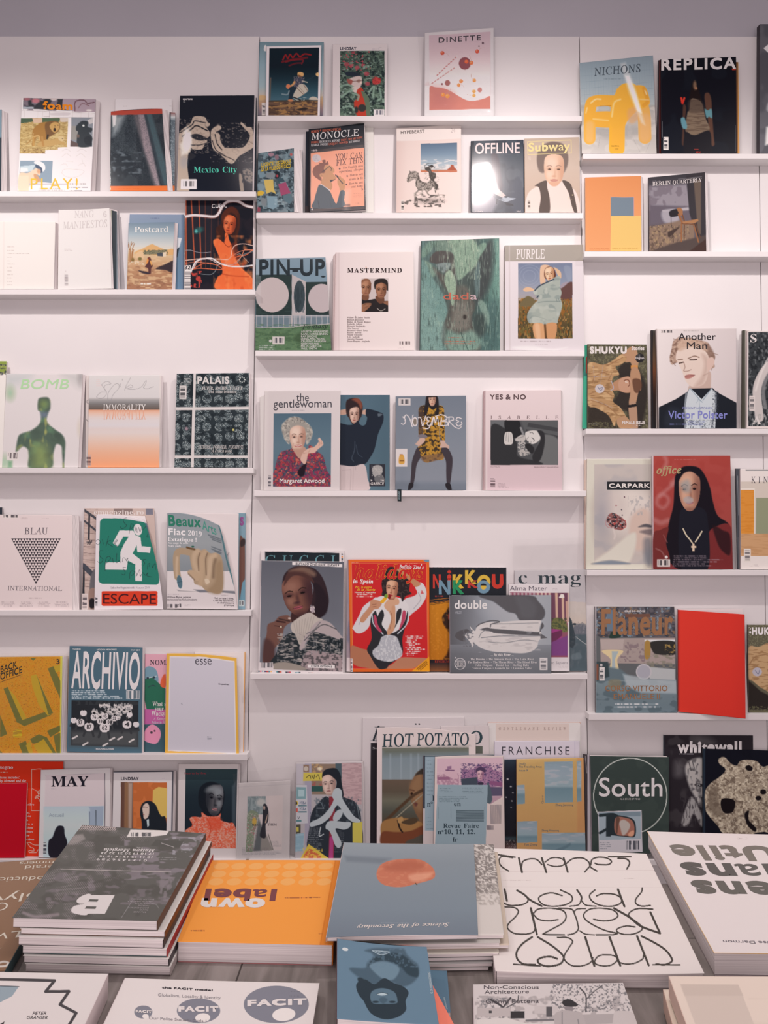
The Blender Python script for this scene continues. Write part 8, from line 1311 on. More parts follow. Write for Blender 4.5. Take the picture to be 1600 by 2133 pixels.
# ================================================================ right panel, fifth ledge
a = A(e7, '195 92 838 92 862 955 200 958', 1, cell=.95, base='5c5a5c')
a.r(190, 85, 203, 960, 'c0b4ba', 1).p('205 92 838 92 845 350 205 330', '5a5358').n((205, 92, 845, 340), '3c3a40', 34, 30, .5, .8, 3).n((205, 92, 845, 340), '7d8a98', 16, 22, .62, .8, 7).n((205, 92, 845, 340), '8a6a52', 22, 14, .62, .8, 9).r(290, 120, 345, 290, '62748a', 3).r(440, 150, 640, 180, '6a4a40', 3)
a.p('235 350 845 345 845 560 240 550', '9a8682', 3).n((400, 380, 600, 540), '7a666a', 20, 20, .5, .8, 4).p('235 362 430 358 420 440 250 440', 'a89490', 3).q('250 450 420 450 375 520 385 620 310 620 320 520', 'cbb08a', 3).p('330 455 385 455 355 520 360 600 330 600 332 520', '9aa4aa', 3).r(305, 630, 390, 680, 'cdbcb4', 2).p('595 360 845 360 845 376 595 376', 'cfd0d4', 1).q('650 378 845 378 845 480 700 480 660 450', '33302f', 4).n((760, 400, 845, 470), 'a8844c', 14, 14, .5, .8).q('600 380 640 380 640 500 600 510', '9a7440', 4).n((590, 480, 845, 590), '7d7468', 30, 12, .5, .8, 5).p('600 580 845 600 845 690 640 680', 'a8a8ac', 5).e(590, 622, 64, 64, 'b3adb4', 2).e(590, 622, 54, 54, '9d98a2', 2).q('560 700 640 700 620 720 550 720', 'c4bcc0', 3)
a.p('205 560 400 600 520 700 640 690 860 700 862 955 205 955', '5f6c74', 10); a.g(200, 690, 870, 960, '690 8a949a 800 7a868e 955 6c7a84', o=.5).n((205, 690, 860, 955), '4a5860', 60, 40, .5, .6, 6).p('420 640 640 680 860 690 860 800 560 790 450 740', 'a4a9b0', 10, .8).p('205 540 300 540 310 660 205 700', '3a4448', 6).r(205, 560, 222, 690, '7a4a3c', 2).q('310 690 400 690 390 760 310 760', '7d7260', 10, .8).q('320 310 350 290 400 320 400 340 350 350 310 345', '2c3a34', 3)
cp = '8d6248'
a.t('Flaneur', 246, 316, 828, 198, cp, 'S', wt=.03).t('CORSO VITTORIO', 276, 778, 782, 44, cp, 'S', wt=.014).t('EMANUELE II', 345, 844, 722, 44, cp, 'S', wt=.014).t('ISSUE 04 - ROME', 430, 136, 602, 14, 'cfc8cc', 'B'); a.tl(240, 884, 828, 1, 14, 'c4c4ca', 12, .9, 3, 'c'); a.tl(295, 908, 770, 1, 14, 'c4c4ca', 12, .9, 5, 'c'); a.bar(228, 585, 272, 694, 'cfc6c8', '4a484c', 1).e(244, 567, 11, 11, 'b8b0b4')
a.mag('magazine of an ornate marble interior with tall bronze lettering', t=.7, back='5a5a60')
a = A(e7, '868 112 1395 108 1440 955 866 950', 0, Y=(2.0, 1.2), base='cfc0c4'); a.mag('white sheets opening behind the plain red booklet', name='booklet', cat='booklet', t=.5, back='c0b2b6')
a = A(e7, '870 118 1410 155 1418 1003 872 945', 1, Y=((3.2, 6.5), (2.4, 5.5)), base='c5332a'); a.g(860, 110, 1430, 1010, '870 b02c26 890 c8352b 1300 c4322a 1418 bd3029', 'x')
a.mag('plain red booklet swung half open on its ledge', name='booklet', cat='booklet', t=.3, back='cfc2c6', spine='a82a24')
a = A(e7, '1437 240 1900 240 1900 955 1445 955', 1, Y=(2.6, 1.6), base='5a5244')
a.n((1430, 240, 1640, 420), '77705a', 6, 6, .5, .8).t('SHUK', 1430, 316, 1612, 52, 'd9cfd0', 'B', wt=.05, sp=.01).q('1440 430 1520 420 1640 410 1640 760 1560 760 1480 700 1440 660', 'b08a68', 3); mm = a.m.copy(); a.n(None, '8c6648', 50, 12, .55, .8, 4, .1, mm).l('1450 560 1500 500 1640 470', 8, '8a6448', 3).p('1440 690 1540 780 1640 830 1640 930 1440 930', '2e2826', 6).n((1440, 900, 1640, 955), '605a44', 8, 6, .5, .8).e(1512, 622, 38, 36, 'a9a0ac').l('1495 610 1520 640 1530 610', 5, '6a6678')
a.mag('second peach shirt in grass magazine, on the fifth ledge at the right edge', t=.6, back='5a5248')

# ================================================================ right panel, lowest ledge
a = A(f6, '735 125 1475 128 1480 1160 735 1160', 0, cell=1.0, base='2a2529')
a.n((735, 125, 1075, 1160), '3c3639', 90, 90, .5, .8).q('960 160 1060 130 1160 180 1100 220', '504a4c', 30, .7).q('830 340 900 400 880 470 820 460', '5c5558', 30, .7).q('910 400 960 330 1060 320 1075 420 1075 700 1040 720 990 640 940 540', '9a9190', 10); mm = a.m.copy(); a.n(None, '4a4446', 24, 34, .52, .8, 3, .2, mm).l('940 350 960 420', 8, '4a4446', 3).l('970 340 985 400', 8, '4a4446', 3).q('985 540 1020 525 1060 540 1030 560', '3a3436', 3).e(1020, 542, 14, 12, '8a8484', 2).e(1020, 542, 6, 6, '201c20').q('880 860 920 720 960 640 1000 680 1060 820 1075 880 1040 880 980 780 930 880', '8a8181', 8).n((870, 640, 1075, 890), '3c3639', 12, 40, .55, .7, 7)
a.t('whitewall', 845, 266, 1380, 84, 'd0c6ca', 'B', wt=.05); a.tl(858, 283, 1060, 1, 10, '9a9096', 7, .7)
a.mag('dark magazine with painted hands and an eye behind the pitted stone cover', t=.7, back='33434c', spine='3c5460')
a = A(f6, '1060 238 1900 262 1900 1160 1060 1160', 1, cell=1.0, base='19191f')
a.r(1060, 236, 1076, 1160, '252c36', 2)
a.q('1185 340 1200 315 1240 310 1290 360 1340 380 1370 340 1440 330 1510 345 1560 390 1680 400 1680 900 1560 930 1500 940 1470 960 1440 1000 1240 950 1180 880 1110 800 1080 740 1075 600 1120 530 1200 470 1240 430 1240 400 1200 370', '8d7b6c', 3); mm = a.m.copy(); a.n(None, 'b5a390', 16, 16, .5, .8, 3, .15, mm).n(None, '5c4c42', 20, 20, .55, .8, 7, .15, mm).n(None, 'c4b4a4', 8, 8, .64, .6, 11, .15, mm).q('1120 560 1180 560 1190 680 1240 790 1160 800 1110 740 1100 640', '5f5046', 14, .7)
a.q('1210 665 1260 650 1320 670 1325 720 1300 770 1240 775 1210 730', '1c181a', 3).q('1410 390 1440 375 1470 395 1465 420 1430 420', '1c181a', 3).e(1560, 598, 26, 22, '1c181a', 3).e(1520, 650, 24, 20, '1c181a', 3).q('1405 780 1440 755 1440 830 1500 900 1490 930 1440 890 1415 840', '1c181a', 4)
a.mag('black magazine with a pitted pale stone, cut by the right edge', t=.6, back='1c1c22', spine='2c343e')
a = A(f6, '64 283 112 290 130 1112 85 1112', 2, Y=(3.0, 2.2), base='3c3436'); a.k('78 300 90 440', 7, '8a7e80', 1.5, .8).r(96, 280, 140, 1112, 'a9a0a8', 2); a.mag('dark lettered spine between the orange sea cover and the green circle cover', name='book', cat='book', t=.5, back='3a3234')
a = A(f6, '118 298 775 308 775 1112 135 1112', 2, Y=(4.1, 3.4), cell=1.0, base='343a38')
a.n((110, 290, 780, 1115), '3a403d', 90, 90, .5, .6).l([v for t in np.linspace(0, 6.3, 40) for v in (452 + 305 * math.cos(t), 632 + 315 * math.sin(t))], 8, 'a9aaa8')
a.t('South', 190, 634, 720, 152, 'd0c8cc', 'S', wt=.01).t('AS A STATE OF MIND', 366, 664, 534, 13, 'b8b2b4', 'S').p('182 764 546 750 554 1098 192 1110', 'b0aab2', 1).p('190 772 538 760 542 990 194 1002', '8a929c', 1)
a.p('190 772 538 762 538 800 190 800', '6d7a86', 4).l('200 795 300 785 340 800', 24, '2a3034', 3).l('200 940 270 900', 22, '2a3034', 3).r(250, 780, 290, 970, '2c3236', 3).q('262 800 400 800 480 830 500 900 490 970 440 975 300 960 270 960', '2a2f33', 2).q('330 815 420 815 470 840 488 900 478 960 430 965 330 945', '8d5c50', 3).q('360 850 400 830 450 870 430 930 390 960 370 900', 'a3948f', 5).q('335 815 365 820 350 900 345 940 332 940', '5c4038', 3).q('440 940 480 920 478 962 440 966', 'c8846c', 4)
for i, s_ in enumerate(('DOCUMENTA 14', 'NO 7', 'FALL WINTER', 'ISSUE NINE')): a.tl(200, 1020 + i * 17, 295, 1, 12, '6a666c', 8, .6, i)
a.bar(412, 1004, 532, 1084, 'aea8b0', '3c3a40', 0, .04); a.mag('dark green magazine with a thin white circle and a car mirror photo', t=1.8, back='2c312f', spine='a49ca4')


# ================================================================ middle panel, lowest ledge
a = A(f3, '128 345 655 320 645 1118 112 1118', 1, cell=1.0, base='b3a9ac')
a.k('130 385 655 355', 4, '9a9094', 1.5, .7).k('660 380 650 1118', 10, '7d7478', 2, .8)
a.p('222 480 578 470 568 1020 205 1040', 'bcaeb0'); m = a.m.copy(); C0 = a.C.copy()
a.p('222 480 405 476 405 660 220 660', '70777a', 3).n((222, 480, 400, 660), '8d9294', 12, 30, .5, .7).e(360, 540, 50, 40, 'a9a6a6', 12).q('220 660 320 640 330 740 290 860 280 1040 205 1040', '757a68', 4).n((205, 650, 330, 1040), '9a5c64', 12, 12, .62, .9, 4, .1).n((205, 650, 330, 1040), 'a9a6a0', 10, 10, .6, .7, 9).e(290, 735, 22, 40, 'b58f48', 4).k('325 700 275 1040', 8, 'a39a98').p('335 700 400 880 360 1030 280 1036', '5a5a5c', 8).p('360 900 410 860 480 1025 350 1030', '857a76', 6).l('430 860 480 1020', 8, '6d6460', 2)
a.q('375 590 385 555 410 560 430 610 435 680 425 740 405 770 405 890 370 900 345 870 365 780 375 680', '2e2d33', 2).e(390, 595, 10, 20, 'b39488', 2).q('425 660 410 700 398 745 412 740', 'b08f82', 2).l('448 640 446 770', 3, '8d8486'); a.C = np.where(m[:, None] > .5, a.C, C0)
a.t('MAN', 265, 776, 330, 22, '3c383c', 'T', wt=-.003).t('THEM', 425, 775, 516, 24, '544c50', 'T', wt=-.003); a.tl(165, 1000, 600, 7, 13, '5c5458', 5, .5); a.tl(460, 932, 575, 5, 13, '7a7074', 5, .5); a.tl(415, 826, 485, 1, 10, '8d8486', 6, .7)
a.mag('small grey magazine in a clear plastic wrapper, woman in black near flowers', t=.6, back='a89ca2'); a.sleeve('85 235 690 165 665 1120 100 1120', .004, .012)
a = A(f3, '712 140 1380 125 1392 1118 703 1118', 1, cell=.95, base='9a8f93')
a.r(700, 120, 1400, 155, 'b0a6aa').p('865 150 1110 150 1110 460 870 460', '7a6458', 3).n((865, 150, 1000, 330), 'a8825c', 18, 18, .5, .8).e(950, 200, 24, 16, 'd0b49c', 6).n((868, 320, 990, 400), '8d4c48', 20, 20, .5, .8).r(868, 375, 980, 430, '2f4c48', 3).r(1110, 145, 1172, 300, '46545c').p('1172 140 1375 140 1375 560 1172 560', 'a8888a').n((1172, 140, 1375, 560), '96767a', 40, 10, .5, .7, 3).r(715, 150, 782, 352, 'a49aa2').r(785, 160, 842, 236, '8a6a5c').e(813, 198, 22, 22, 'a8988c').r(800, 150, 866, 970, '8d8290', 2).r(785, 160, 842, 236, '7d6254').e(813, 200, 22, 24, 'a8968c').p('785 240 975 240 975 320 782 324', 'b09a48'); a.l('815 290 850 265 860 300', 7, '4c4430').l('870 265 890 300 900 260', 8, '4c4430').l('915 285 935 260 950 305', 7, '4c4430')
a.q('980 260 1000 215 1060 195 1120 200 1160 260 1175 360 1190 480 1120 480 1110 420 1120 330 1080 260 1010 262', '23262c', 3).face(1045, 360, 150, 220, 'b3938a', '856660', -4, '8d5c5c', '28242a', -.3, 'c8a89c').q('975 290 985 235 1050 205 1110 240 1140 340 1110 310 1050 262 1000 270', '24262c', 3)
a.q('850 760 880 620 950 530 1010 480 1060 500 1130 460 1200 490 1300 530 1350 610 1370 740 1370 1120 860 1120', '2c2f36', 3).n((850, 480, 1370, 740), '4f565e', 20, 26, .6, .6, 4).l('920 560 960 540 990 600', 8, '5c646c', 3).l('1330 570 1350 700', 6, '6a7278', 3).p('1045 480 1100 480 1110 740 1090 1120 1040 1120 1050 760', '7a3038', 3).p('1050 900 1090 860 1085 1120 1042 1120', '9a3c6c', 4)
a.p('715 362 820 366 830 750 712 754', 'a8a4ac', 1).p('715 385 812 388 810 505 714 508', '6f9298', 2).p('735 410 795 414 795 480 735 480', '94aab0', 1).r(735, 568, 818, 580, '4c7480').r(735, 630, 818, 642, '4c7480').r(712, 600, 730, 640, 'b04c44').e(716, 548, 18, 22, 'b89a48').e(708, 548, 16, 18, '2c2c30').t('VISA', 748, 556, 815, 24, '4c5c7c', 'I', wt=.02).t('VISA', 748, 616, 815, 24, '4c5c7c', 'I', wt=.02).t('V', 726, 708, 750, 26, '3c404c', 'S').r(712, 718, 766, 736, '4c7c80').p('712 765 760 762 758 850 710 858', '4a463c', 1).r(714, 790, 738, 836, 'a8964c').p('705 860 790 850 785 1030 702 1036', '7a9cae', 1).n((705, 860, 790, 1040), '8fa8b6', 60, 10, .5, .6)
a.p('1282 745 1382 735 1384 990 1284 985', 'b09d4c', 1).tl(830, 800, 1000, 14, 19, '8a8a90', 8, .5, 5); a.tl(1100, 830, 1210, 12, 19, '8a8a90', 8, .5, 9)
gy = '9da1a8'
a.l('1130 440 1120 470', 90, gy, 2).q('1090 460 1170 440 1180 500 1240 600 1300 680 1360 720 1350 742 1280 736 1210 680 1130 570 1060 680 980 750 900 780 860 786 848 760 870 735 960 690 1040 610 1090 520', gy, 2).q('1085 690 1110 640 1150 612 1180 620 1180 660 1150 710 1110 735 1090 725', gy, 2).q('1010 780 1030 740 1080 725 1200 738 1260 740 1265 770 1240 800 1190 815 1110 805 1150 900 1170 950 1160 990 1130 998 1100 960 1070 870 1040 820 1015 810', gy, 2)
a.p('838 960 1042 1105 1030 1125 745 1125', 'b89a40', 1).q('800 1060 850 1010 900 1040 960 1080 940 1120 790 1120', 'b0583c', 3).n((780, 1000, 980, 1122), 'c4a048', 16, 14, .5, .8); a.l('920 600 990 600', 10, '8d9096', 3, .6).l('960 790 945 880 990 860', 8, 'b0b4ba', 2)
a.mag('magazine with a leather jacket portrait and a big grey brush character', t=.6, fan=(0, .5), back='a49a9e')

a = A(f4, '28 80 1160 72 1160 1700 20 1700', 0, Y=(.8, .4), base='b7adb2'); a.e(620, 152, 9, 9, '35353a').e(658, 152, 9, 9, '35353a').l('205 180 150 330', 22, '2c3036', 1, 1, 0).k('165 182 270 182', 6, '2c3036').k('120 336 190 336', 5, '2c3036').p('120 362 300 362 290 1700 110 1700', '2a262a', 1).t('No', 140, 430, 185, 24, '8d8588', 'T')
a.mag('large white magazine with a black column, rearmost of its group', t=.35, back='aaa0a6')
a = A(f4, '900 175 1435 165 1440 1700 900 1700', 0, Y=(1.5, .9), base='b8acb0'); a.t('O', 1215, 372, 1362, 140, '32454c', 'R', wt=.01).r(1283, 395, 1362, 480, '55544e').tl(1290, 280, 1305, 6, 18, '8a8086', 6, .6); a.k('1278 170 1276 500', 5, '9a9096', 2)
a.mag('second copy right of the violinist cover, showing a curved letter', t=.25, back='aaa0a6')
a = A(f4, '190 190 1285 268 1290 1700 186 1700', 1, Y=(2.3, 1.7), cell=1.0, bend=(-6, 0, 0, 0), base='c0b2b4')
a.t('HOT', 247, 405, 595, 140, '2f424a', 'R', y1=396, wt=.006).t('POTATO', 632, 390, 1210, 135, '2f424a', 'R', y1=386, wt=.006)
a.p('246 432 700 412 1208 412 1208 1700 242 1700', '5c5a52'); a.g(246, 415, 1208, 1700, '415 6d6a60 470 707880 760 7c8288 775 5d4c42 900 55493f 1000 645e52 1120 4c4a44 1300 4a3a30', o=1).p('246 415 1208 405 1208 470 246 500', '5a584c', 30, .7)
for x in (330, 450, 560, 640): a.r(x, 480, x + 14, 760, '8f949c', 8, .6)
a.p('1208 400 1300 400 1300 1700 1208 1700', 'c0b2b4', 1).p('186 190 246 190 242 1700 180 1700', 'c2b3b6', 1)
a.q('610 720 660 670 760 640 900 700 900 1300 700 1270 640 1180 600 1100 560 960 550 850', '70503c', 5).q('560 850 600 760 680 700 720 900 700 1100 640 1100 590 1000', '85634a', 24, .8).q('610 720 680 650 760 640 740 700 660 710', '38302c', 6).l('555 880 600 890', 14, '5a3c30', 5).e(575, 925, 14, 16, '2c201c', 3).q('600 1020 640 1030 630 1060 610 1060', '5c3834', 6)
a.l('280 1230 560 970 700 880', 34, '4c382c', 5).l('390 1200 560 1050 700 930', 10, '8d8070', 3)
a.q('246 1240 420 1190 620 1220 700 1260 700 1330 560 1340 380 1380 246 1400', '8d6440', 5).q('246 1350 400 1350 560 1340 710 1280 710 1420 500 1480 246 1500', '6a3c2c', 6).l('420 1220 440 1300 470 1350', 18, '2c2220', 3).q('420 1200 470 1180 480 1240 430 1250', 'a07850', 3).q('460 1240 600 1190 640 1230 560 1270', '4a3a2e', 4).q('520 1450 600 1420 700 1380 710 1480 520 1490', '4c443e', 6)
a.mag('large magazine with a violinist photo and dark teal serif capitals', t=.3, back='b4a8ac')
a = A(f4, '705 500 1490 490 1490 1700 700 1700', 1, Y=(3.0, 2.35), cell=1.0, base='b6a9ac')
a.p('705 500 1490 490 1490 512 705 516', '39444c', 1).r(700, 500, 722, 1090, '2c2c34').p('722 515 1490 505 1490 1340 722 1335', '8699a8'); a.tl(742, 555, 822, 10, 42, '5c6a78', 8, .5); a.tl(742, 1190, 822, 4, 40, '5c6a78', 8, .5); a.t('n', 745, 1068, 785, 60, '34424e', 'T', wt=-.004).e(797, 1025, 12, 12, '34424e').e(797, 1025, 7, 7, '8699a8').t('F', 802, 1000, 840, 55, '34424e', 'T', wt=-.004)
a.mag('second blue copy left of the pink monument photo magazine', t=.35, back='a89ca2')
a = A(f4, '835 515 1590 505 1612 1700 818 1700', 2, Y=(3.9, 3.2), cell=.95, bend=(-2, 0, 0, 0), base='c2afae')
a.p('855 535 1582 520 1582 960 1450 1040 855 820', 'bd9aa4', 1); m = a.m.copy(); C0 = a.C.copy()
a.p('855 720 1000 690 1100 700 1100 830 855 830', 'a07888', 4).n((855, 680, 1120, 830), 'c4a0a8', 12, 16, .5, .7, 3).p('860 740 1000 735 1000 770 860 770', '8a5c74', 2).q('945 660 960 640 1050 650 1080 700 1080 760 950 720', 'bd98a2', 2).p('950 655 1050 660 1050 672 950 668', '6d4c68').p('970 620 1015 615 1015 655 970 655', '84607a').p('1120 780 1130 700 1150 640 1190 660 1260 650 1310 600 1380 590 1450 620 1480 660 1582 680 1582 830 1440 860 1200 830', '8d6480', 3).n((1120, 590, 1582, 840), '4c3c5c', 14, 12, .52, .85, 6).n((1120, 590, 1582, 840), 'b0889a', 10, 10, .62, .7, 9).p('1120 760 1300 740 1310 830 1130 830', '3f4450', 4).p('1440 780 1582 800 1582 850 1440 820', '7d4c6c', 3).p('1440 850 1582 850 1582 950 1450 950', '544a5e', 4).p('1440 960 1582 950 1582 1040 1440 1040', 'a4808c', 8)
a.q('1410 820 1440 830 1470 980 1440 1040 1410 1040', '4c5862', 4).face(1338, 715, 78, 130, 'b98d96', '7c5068', 0, '7a4860', '2c2238', 0, 'caa4a8').q('1290 700 1290 650 1340 625 1390 650 1390 690 1340 665 1300 680', '4a3850', 3).q('1310 800 1370 800 1360 830 1320 830', '3a3040', 2); a.C = np.where(m[:, None] > .5, a.C, C0)
a.p('862 825 1420 828 1395 1550 832 1550', '8599a6', 1).t('en', 1045, 1060, 1120, 50, '33444f', 'T', wt=-.004).t('Revue Faire', 925, 1304, 1320, 50, '33444f', 'T', wt=-.004).t('n', 862, 1372, 905, 46, '33444f', 'T', wt=-.004).e(918, 1340, 11, 11, '33444f').e(918, 1340, 6, 6, '8599a6').t('10, 11, 12.', 938, 1372, 1280, 50, '33444f', 'T', wt=-.004).t('fr', 1030, 1456, 1085, 50, '33444f', 'T', wt=-.004)
for i in range(9): a.r(1066, 1106 + i * 14.5, 1376, 1116 + i * 14.5, '4c5c66', 1)
for x, y, w, n in ((882, 866, 150, 3), (1135, 862, 260, 4), (875, 958, 330, 4)): a.tl(x, y, x + w, n, 18, '4c5c68', 7, .55, x)
for x in (870, 1012, 1385): a.k([x, 1070, x, 1200], 4, '5c6c78', 1, .6)
for i in range(12): a.r(1448 + i * 10.4, 1045, 1453 + i * 10.4, 1258, '5a4e54')
for i in range(8): a.r(1408 + i * 10.4, 1275, 1415 + i * 10.4, 1325, '6a5e64')
a.mag('pink monument photo magazine wearing a pale blue title slip', t=.45, back='ae9ea0', fan=(0, .3))
a = A(f5, '228 155 1412 152 1425 1880 228 1880', 0, Y=(.8, .4), base='c7b4b4'); a.l('230 155 1405 153 1412 170', 7, '9a6a58', 1, 1, 0).p('325 170 1265 165 1265 385 325 385', 'b8a29c', 2).t('GENTLEMANS REVIEW', 365, 250, 1225, 38, '8a726e', 'R', sp=.5, wt=.004); a.mag('beige titled magazine, rearmost behind the orange sea photo cover', t=.35, back='b8a6a6')
a = A(f5, '310 395 1400 388 1405 1880 305 1880', 1, Y=(1.7, 1.2), base='b5acb8'); a.t('FRANCHISE', 405, 565, 1270, 102, '3c383e', 'S', sp=.17, wt=-.004).k('1338 390 1342 1000', 6, '9a90a0', 2); a.mag('pale lilac magazine with spaced dark capitals behind the orange sea cover', t=.4, back='a8a0aa')
a = A(f5, '440 628 700 626 700 1880 442 1880', 2, Y=(2.6, 2.0), base='1f1f27'); a.g(430, 620, 720, 1900, '628 2c3642 800 22242e 1600 1d1c22 1640 34424a 1680 2a2428 1780 6a4a48 1860 3c2c30').n((440, 1660, 600, 1780), '8d7d7c', 9, 9, .58, .8)
for x, y, r in ((478, 880, 13), (518, 975, 11), (545, 1055, 8), (458, 1113, 8), (532, 1160, 8), (522, 1245, 6)): a.e(x, y, r, r * .8, 'c4bcc0', 3)
a.mag('black magazine with floating lights left of the orange sea photo cover', t=.4, back='24242c')
a = A(f5, '592 625 1450 605 1478 1880 595 1880', 2, Y=(3.6, 3.0), cell=.95, base='c68d5c')
a.g(580, 600, 1490, 1880, '600 cc9460 1880 c0885a').r(1370, 600, 1500, 1900, 'b07c54', 8, .6)
for x0, y0, x1, y1, hz in ((950, 655, 1312, 1180, 970), (1365, 645, 1420, 1168, 980), (596, 955, 695, 1200, 1050), (596, 1420, 855, 1695, 1590), (915, 1565, 1480, 1880, 1690)):
    a.p([x0, y0 + 3, x1, y0 - 2, x1 + 4, y1 - 6, x0 + 2, y1 + 4], '7d96a4'); m = a.m.copy(); C0 = a.C.copy(); a.g(x0, y0 - 9, x1 + 9, y1 + 9, '%d 8298a6 %d 8f9aa6 %d 8ba2ac %d 6a8e9c %d 7898a4' % (y0, (y0 + hz) // 2, hz, hz + 30, y1)).n((x0, y0, x1, hz), 'aaa6ae', 120, 24, .55, .6, x0); a.C = np.where(m[:, None] > .5, a.C, C0)
a.q('1040 1820 1100 1780 1200 1740 1280 1700 1270 1740 1160 1800 1080 1820', '5f8090', 5).t('(null)', 622, 694, 705, 26, '5c6a74', 'S').t('The Travelling Artist', 622, 732, 915, 24, '566671', 'S').t('Issue 9', 622, 778, 735, 24, '5c6a74', 'S').t('Zhang Jianxiong', 1090, 1222, 1318, 26, '5c6a74', 'S').t('Zhang Xiaoyong', 912, 1548, 1135, 24, '5c6a74', 'S').t('Tant Zhong', 688, 1732, 858, 26, '5c6a74', 'S').t('Quo si', 935, 1192, 935, 20, '5c6a74', 'S', y1=1085, up=(-22, 0))
a.mag('orange magazine with tiled pale blue sea photos in a clear sleeve', t=.5, back='b08058'); a.sleeve('440 600 1462 590 1500 1880 440 1880', .003, .004)


# ================================================================ piles on the table
TW = (231, 215, 215)
def lower(a, dx, dz, dy=0.0, base='d8d0cf'):
    """a sheet of the same format lying dz below another one"""
    return A(a.cr, None, Z=1, P3=a.P + np.array((dx, dy, -dz)), cell=2.5, w=TW, base=base)
FB = 'd0c6c6'
a = A(f7, '-250 352 500 297 35 1120 -520 1150', Z=ZT + .018, cell=1.2, w=TW, base='8d6a55')
a.g(-300, 250, 520, 1150, '300 8f6c58 1120 8a6650')
for s_, x0, x1, y0, y1, ux, uy in (('Summers', 480, 145, 322, 332, -8, 24), ('Gerald', 470, 185, 352, 360, -8, 28), ('Introduction', 480, -60, 432, 446, -12, 34), ('Polyv', 420, -60, 540, 575, -24, 62), ('O', 70, -40, 625, 630, -26, 60), ('ELV', 240, -20, 820, 850, -28, 50), ('T', 60, -40, 925, 985, -22, 12)): a.t(s_, x0, y0, x1, 1, 'd3c0b2', 'S', y1=y1, up=(ux, uy), wt=-.004)
a.l('-20 1070 20 1055 60 1062 40 1085 -20 1090', 14, 'd3c8c4', 2); a.mag('brown booklet with white lettering at the table s left end', name='booklet', cat='booklet', t=1.7, back='3c5458', side='r')

zb = zfrom(36, 1911, 2027)
a = A(f7, '595 62 1490 125 1140 758 88 735', Z=zb, cell=.95, w=TW, base='615c58')
a.n((60, 50, 1500, 770), '55504c', 120, 60, .5, .7).n((900, 120, 1500, 460), '8a7c82', 70, 26, .55, .8, 4).n((1250, 150, 1480, 300), 'a29aa2', 30, 16, .55, .8, 5).n((330, 380, 1250, 640), '7d7074', 60, 30, .58, .7, 6).n((1150, 440, 1320, 740), '8a7c80', 30, 40, .55, .7, 9)
m = ((a.X + a.Y * .6) % 13 < 5) * np.clip((vnoise(a.X / 60, a.Y / 50, 5) - .45) * 5, 0, 1) * np.clip((1150 - a.X - a.Y * .7) / 300 + .5, 0, 1); a.put(m * .55, 'a8969a'); a.put(((a.X + a.Y * .8) % 14 < 6) * np.clip((110 - a.Y + (a.X - 600) * .02) / 20, 0, 1) * (a.X < 840), 'c9b2b0'); a.p('480 150 600 130 620 165 560 195 500 210', 'a99a98', 8, .6)
a.p('946 98 1228 104 1205 136 1092 150 918 152', 'd9d0d0', 1).bar(946, 118, 1096, 148, 'd9d0d0', '4c484a', 0, .02).p('1130 172 1335 178 1300 230 1090 215', '56524e', 3); a.l('1170 195 1260 225 1200 205', 4, 'b0a6a8', 1).k('440 384 1240 404', 4, 'b9aeae').l('170 700 260 728 420 712', 22, 'a89298', 8, .6)
wl_ = 'd9d0d2'
a.p('655 572 832 572 760 708 560 706', wl_, 1).q('660 572 600 575 555 610 570 632 620 635 540 650 515 685 550 708 640 708', wl_, 1).p('650 602 714 604 704 620 640 618', '5c5753', 1).p('625 653 700 655 690 673 612 671', '5c5753', 1)
a.t('Maison Margiela', 1125, 242, 752, 1, wl_, 'I', y1=236, up=(-4, 20), wt=.02).t('PARIS', 1035, 228, 985, 1, wl_, 'R', y1=225, up=(-2, 9)).t('17 18 19 20 21 22 23', 1115, 268, 735, 1, wl_, 'B', y1=262, up=(-3, 14)).t('10 11 12 13 14 15 16', 1105, 292, 720, 1, wl_, 'B', y1=285, up=(-3, 14)).t('0 1 2 3 4 5 6 7 8 9', 1065, 316, 702, 1, wl_, 'B', y1=306, up=(-3, 14)); a.tl(1060, 300, 1280, 2, 14, 'a89ea0', 6, .6, 3, 'r')
for i, (s_, x0, x1) in enumerate((('ENGLISH EDITION', 1118, 955), ('MAISON MARGIELA', 1105, 925), ('ISSUE NO 74', 1082, 982), ('MAGAZINE', 1080, 1002), ('DOCUMENTARY', 1078, 932), ('BRAND', 1075, 1012), ('BALANCE', 1060, 968))): a.t(s_, x0, 600 + i * 15.5, x1, 1, 'a89ea2', 'S', y1=598 + i * 15.5, up=(-3, 10))
a.k('960 610 880 735', 4, 'a89ea2', 1, .7); a.l('1090 630 1130 640 1150 665', 3, 'a89ea2', 1, .7)
th_ = zb - ZT; cum = 0
fr = (.20, .13, .18, .17, .15, .17)
spn = ('5c4030', '6d4028', '3a3436', 'b03c3c', '4a4648', 'b8b0ae')
lb = ('topmost magazine of the stack with a white B', 'second magazine down in the stack with a white B, brown spine', 'third magazine down in the stack with a white B, dark spine', 'fourth magazine down in the stack with a white B, red spine', 'fifth magazine down in the stack with a white B, dark grey spine', 'lowest magazine of the stack with a white B, pale spine')
for i in range(6):
    b = a if i == 0 else lower(a, (0, .009, .008, .012, .015, .017)[i], cum, (0, .002, -.001, .002, 0, .001)[i])
    b.mag(lb[i], t=th_ * fr[i] * 100 - .06, side='r', spine=spn[i], back=('55504c', '6a4630', '4a4648', '2f5458', '5a5656', 'a8a0a0')[i], group='stack of magazines with a white B'); cum += th_ * fr[i]

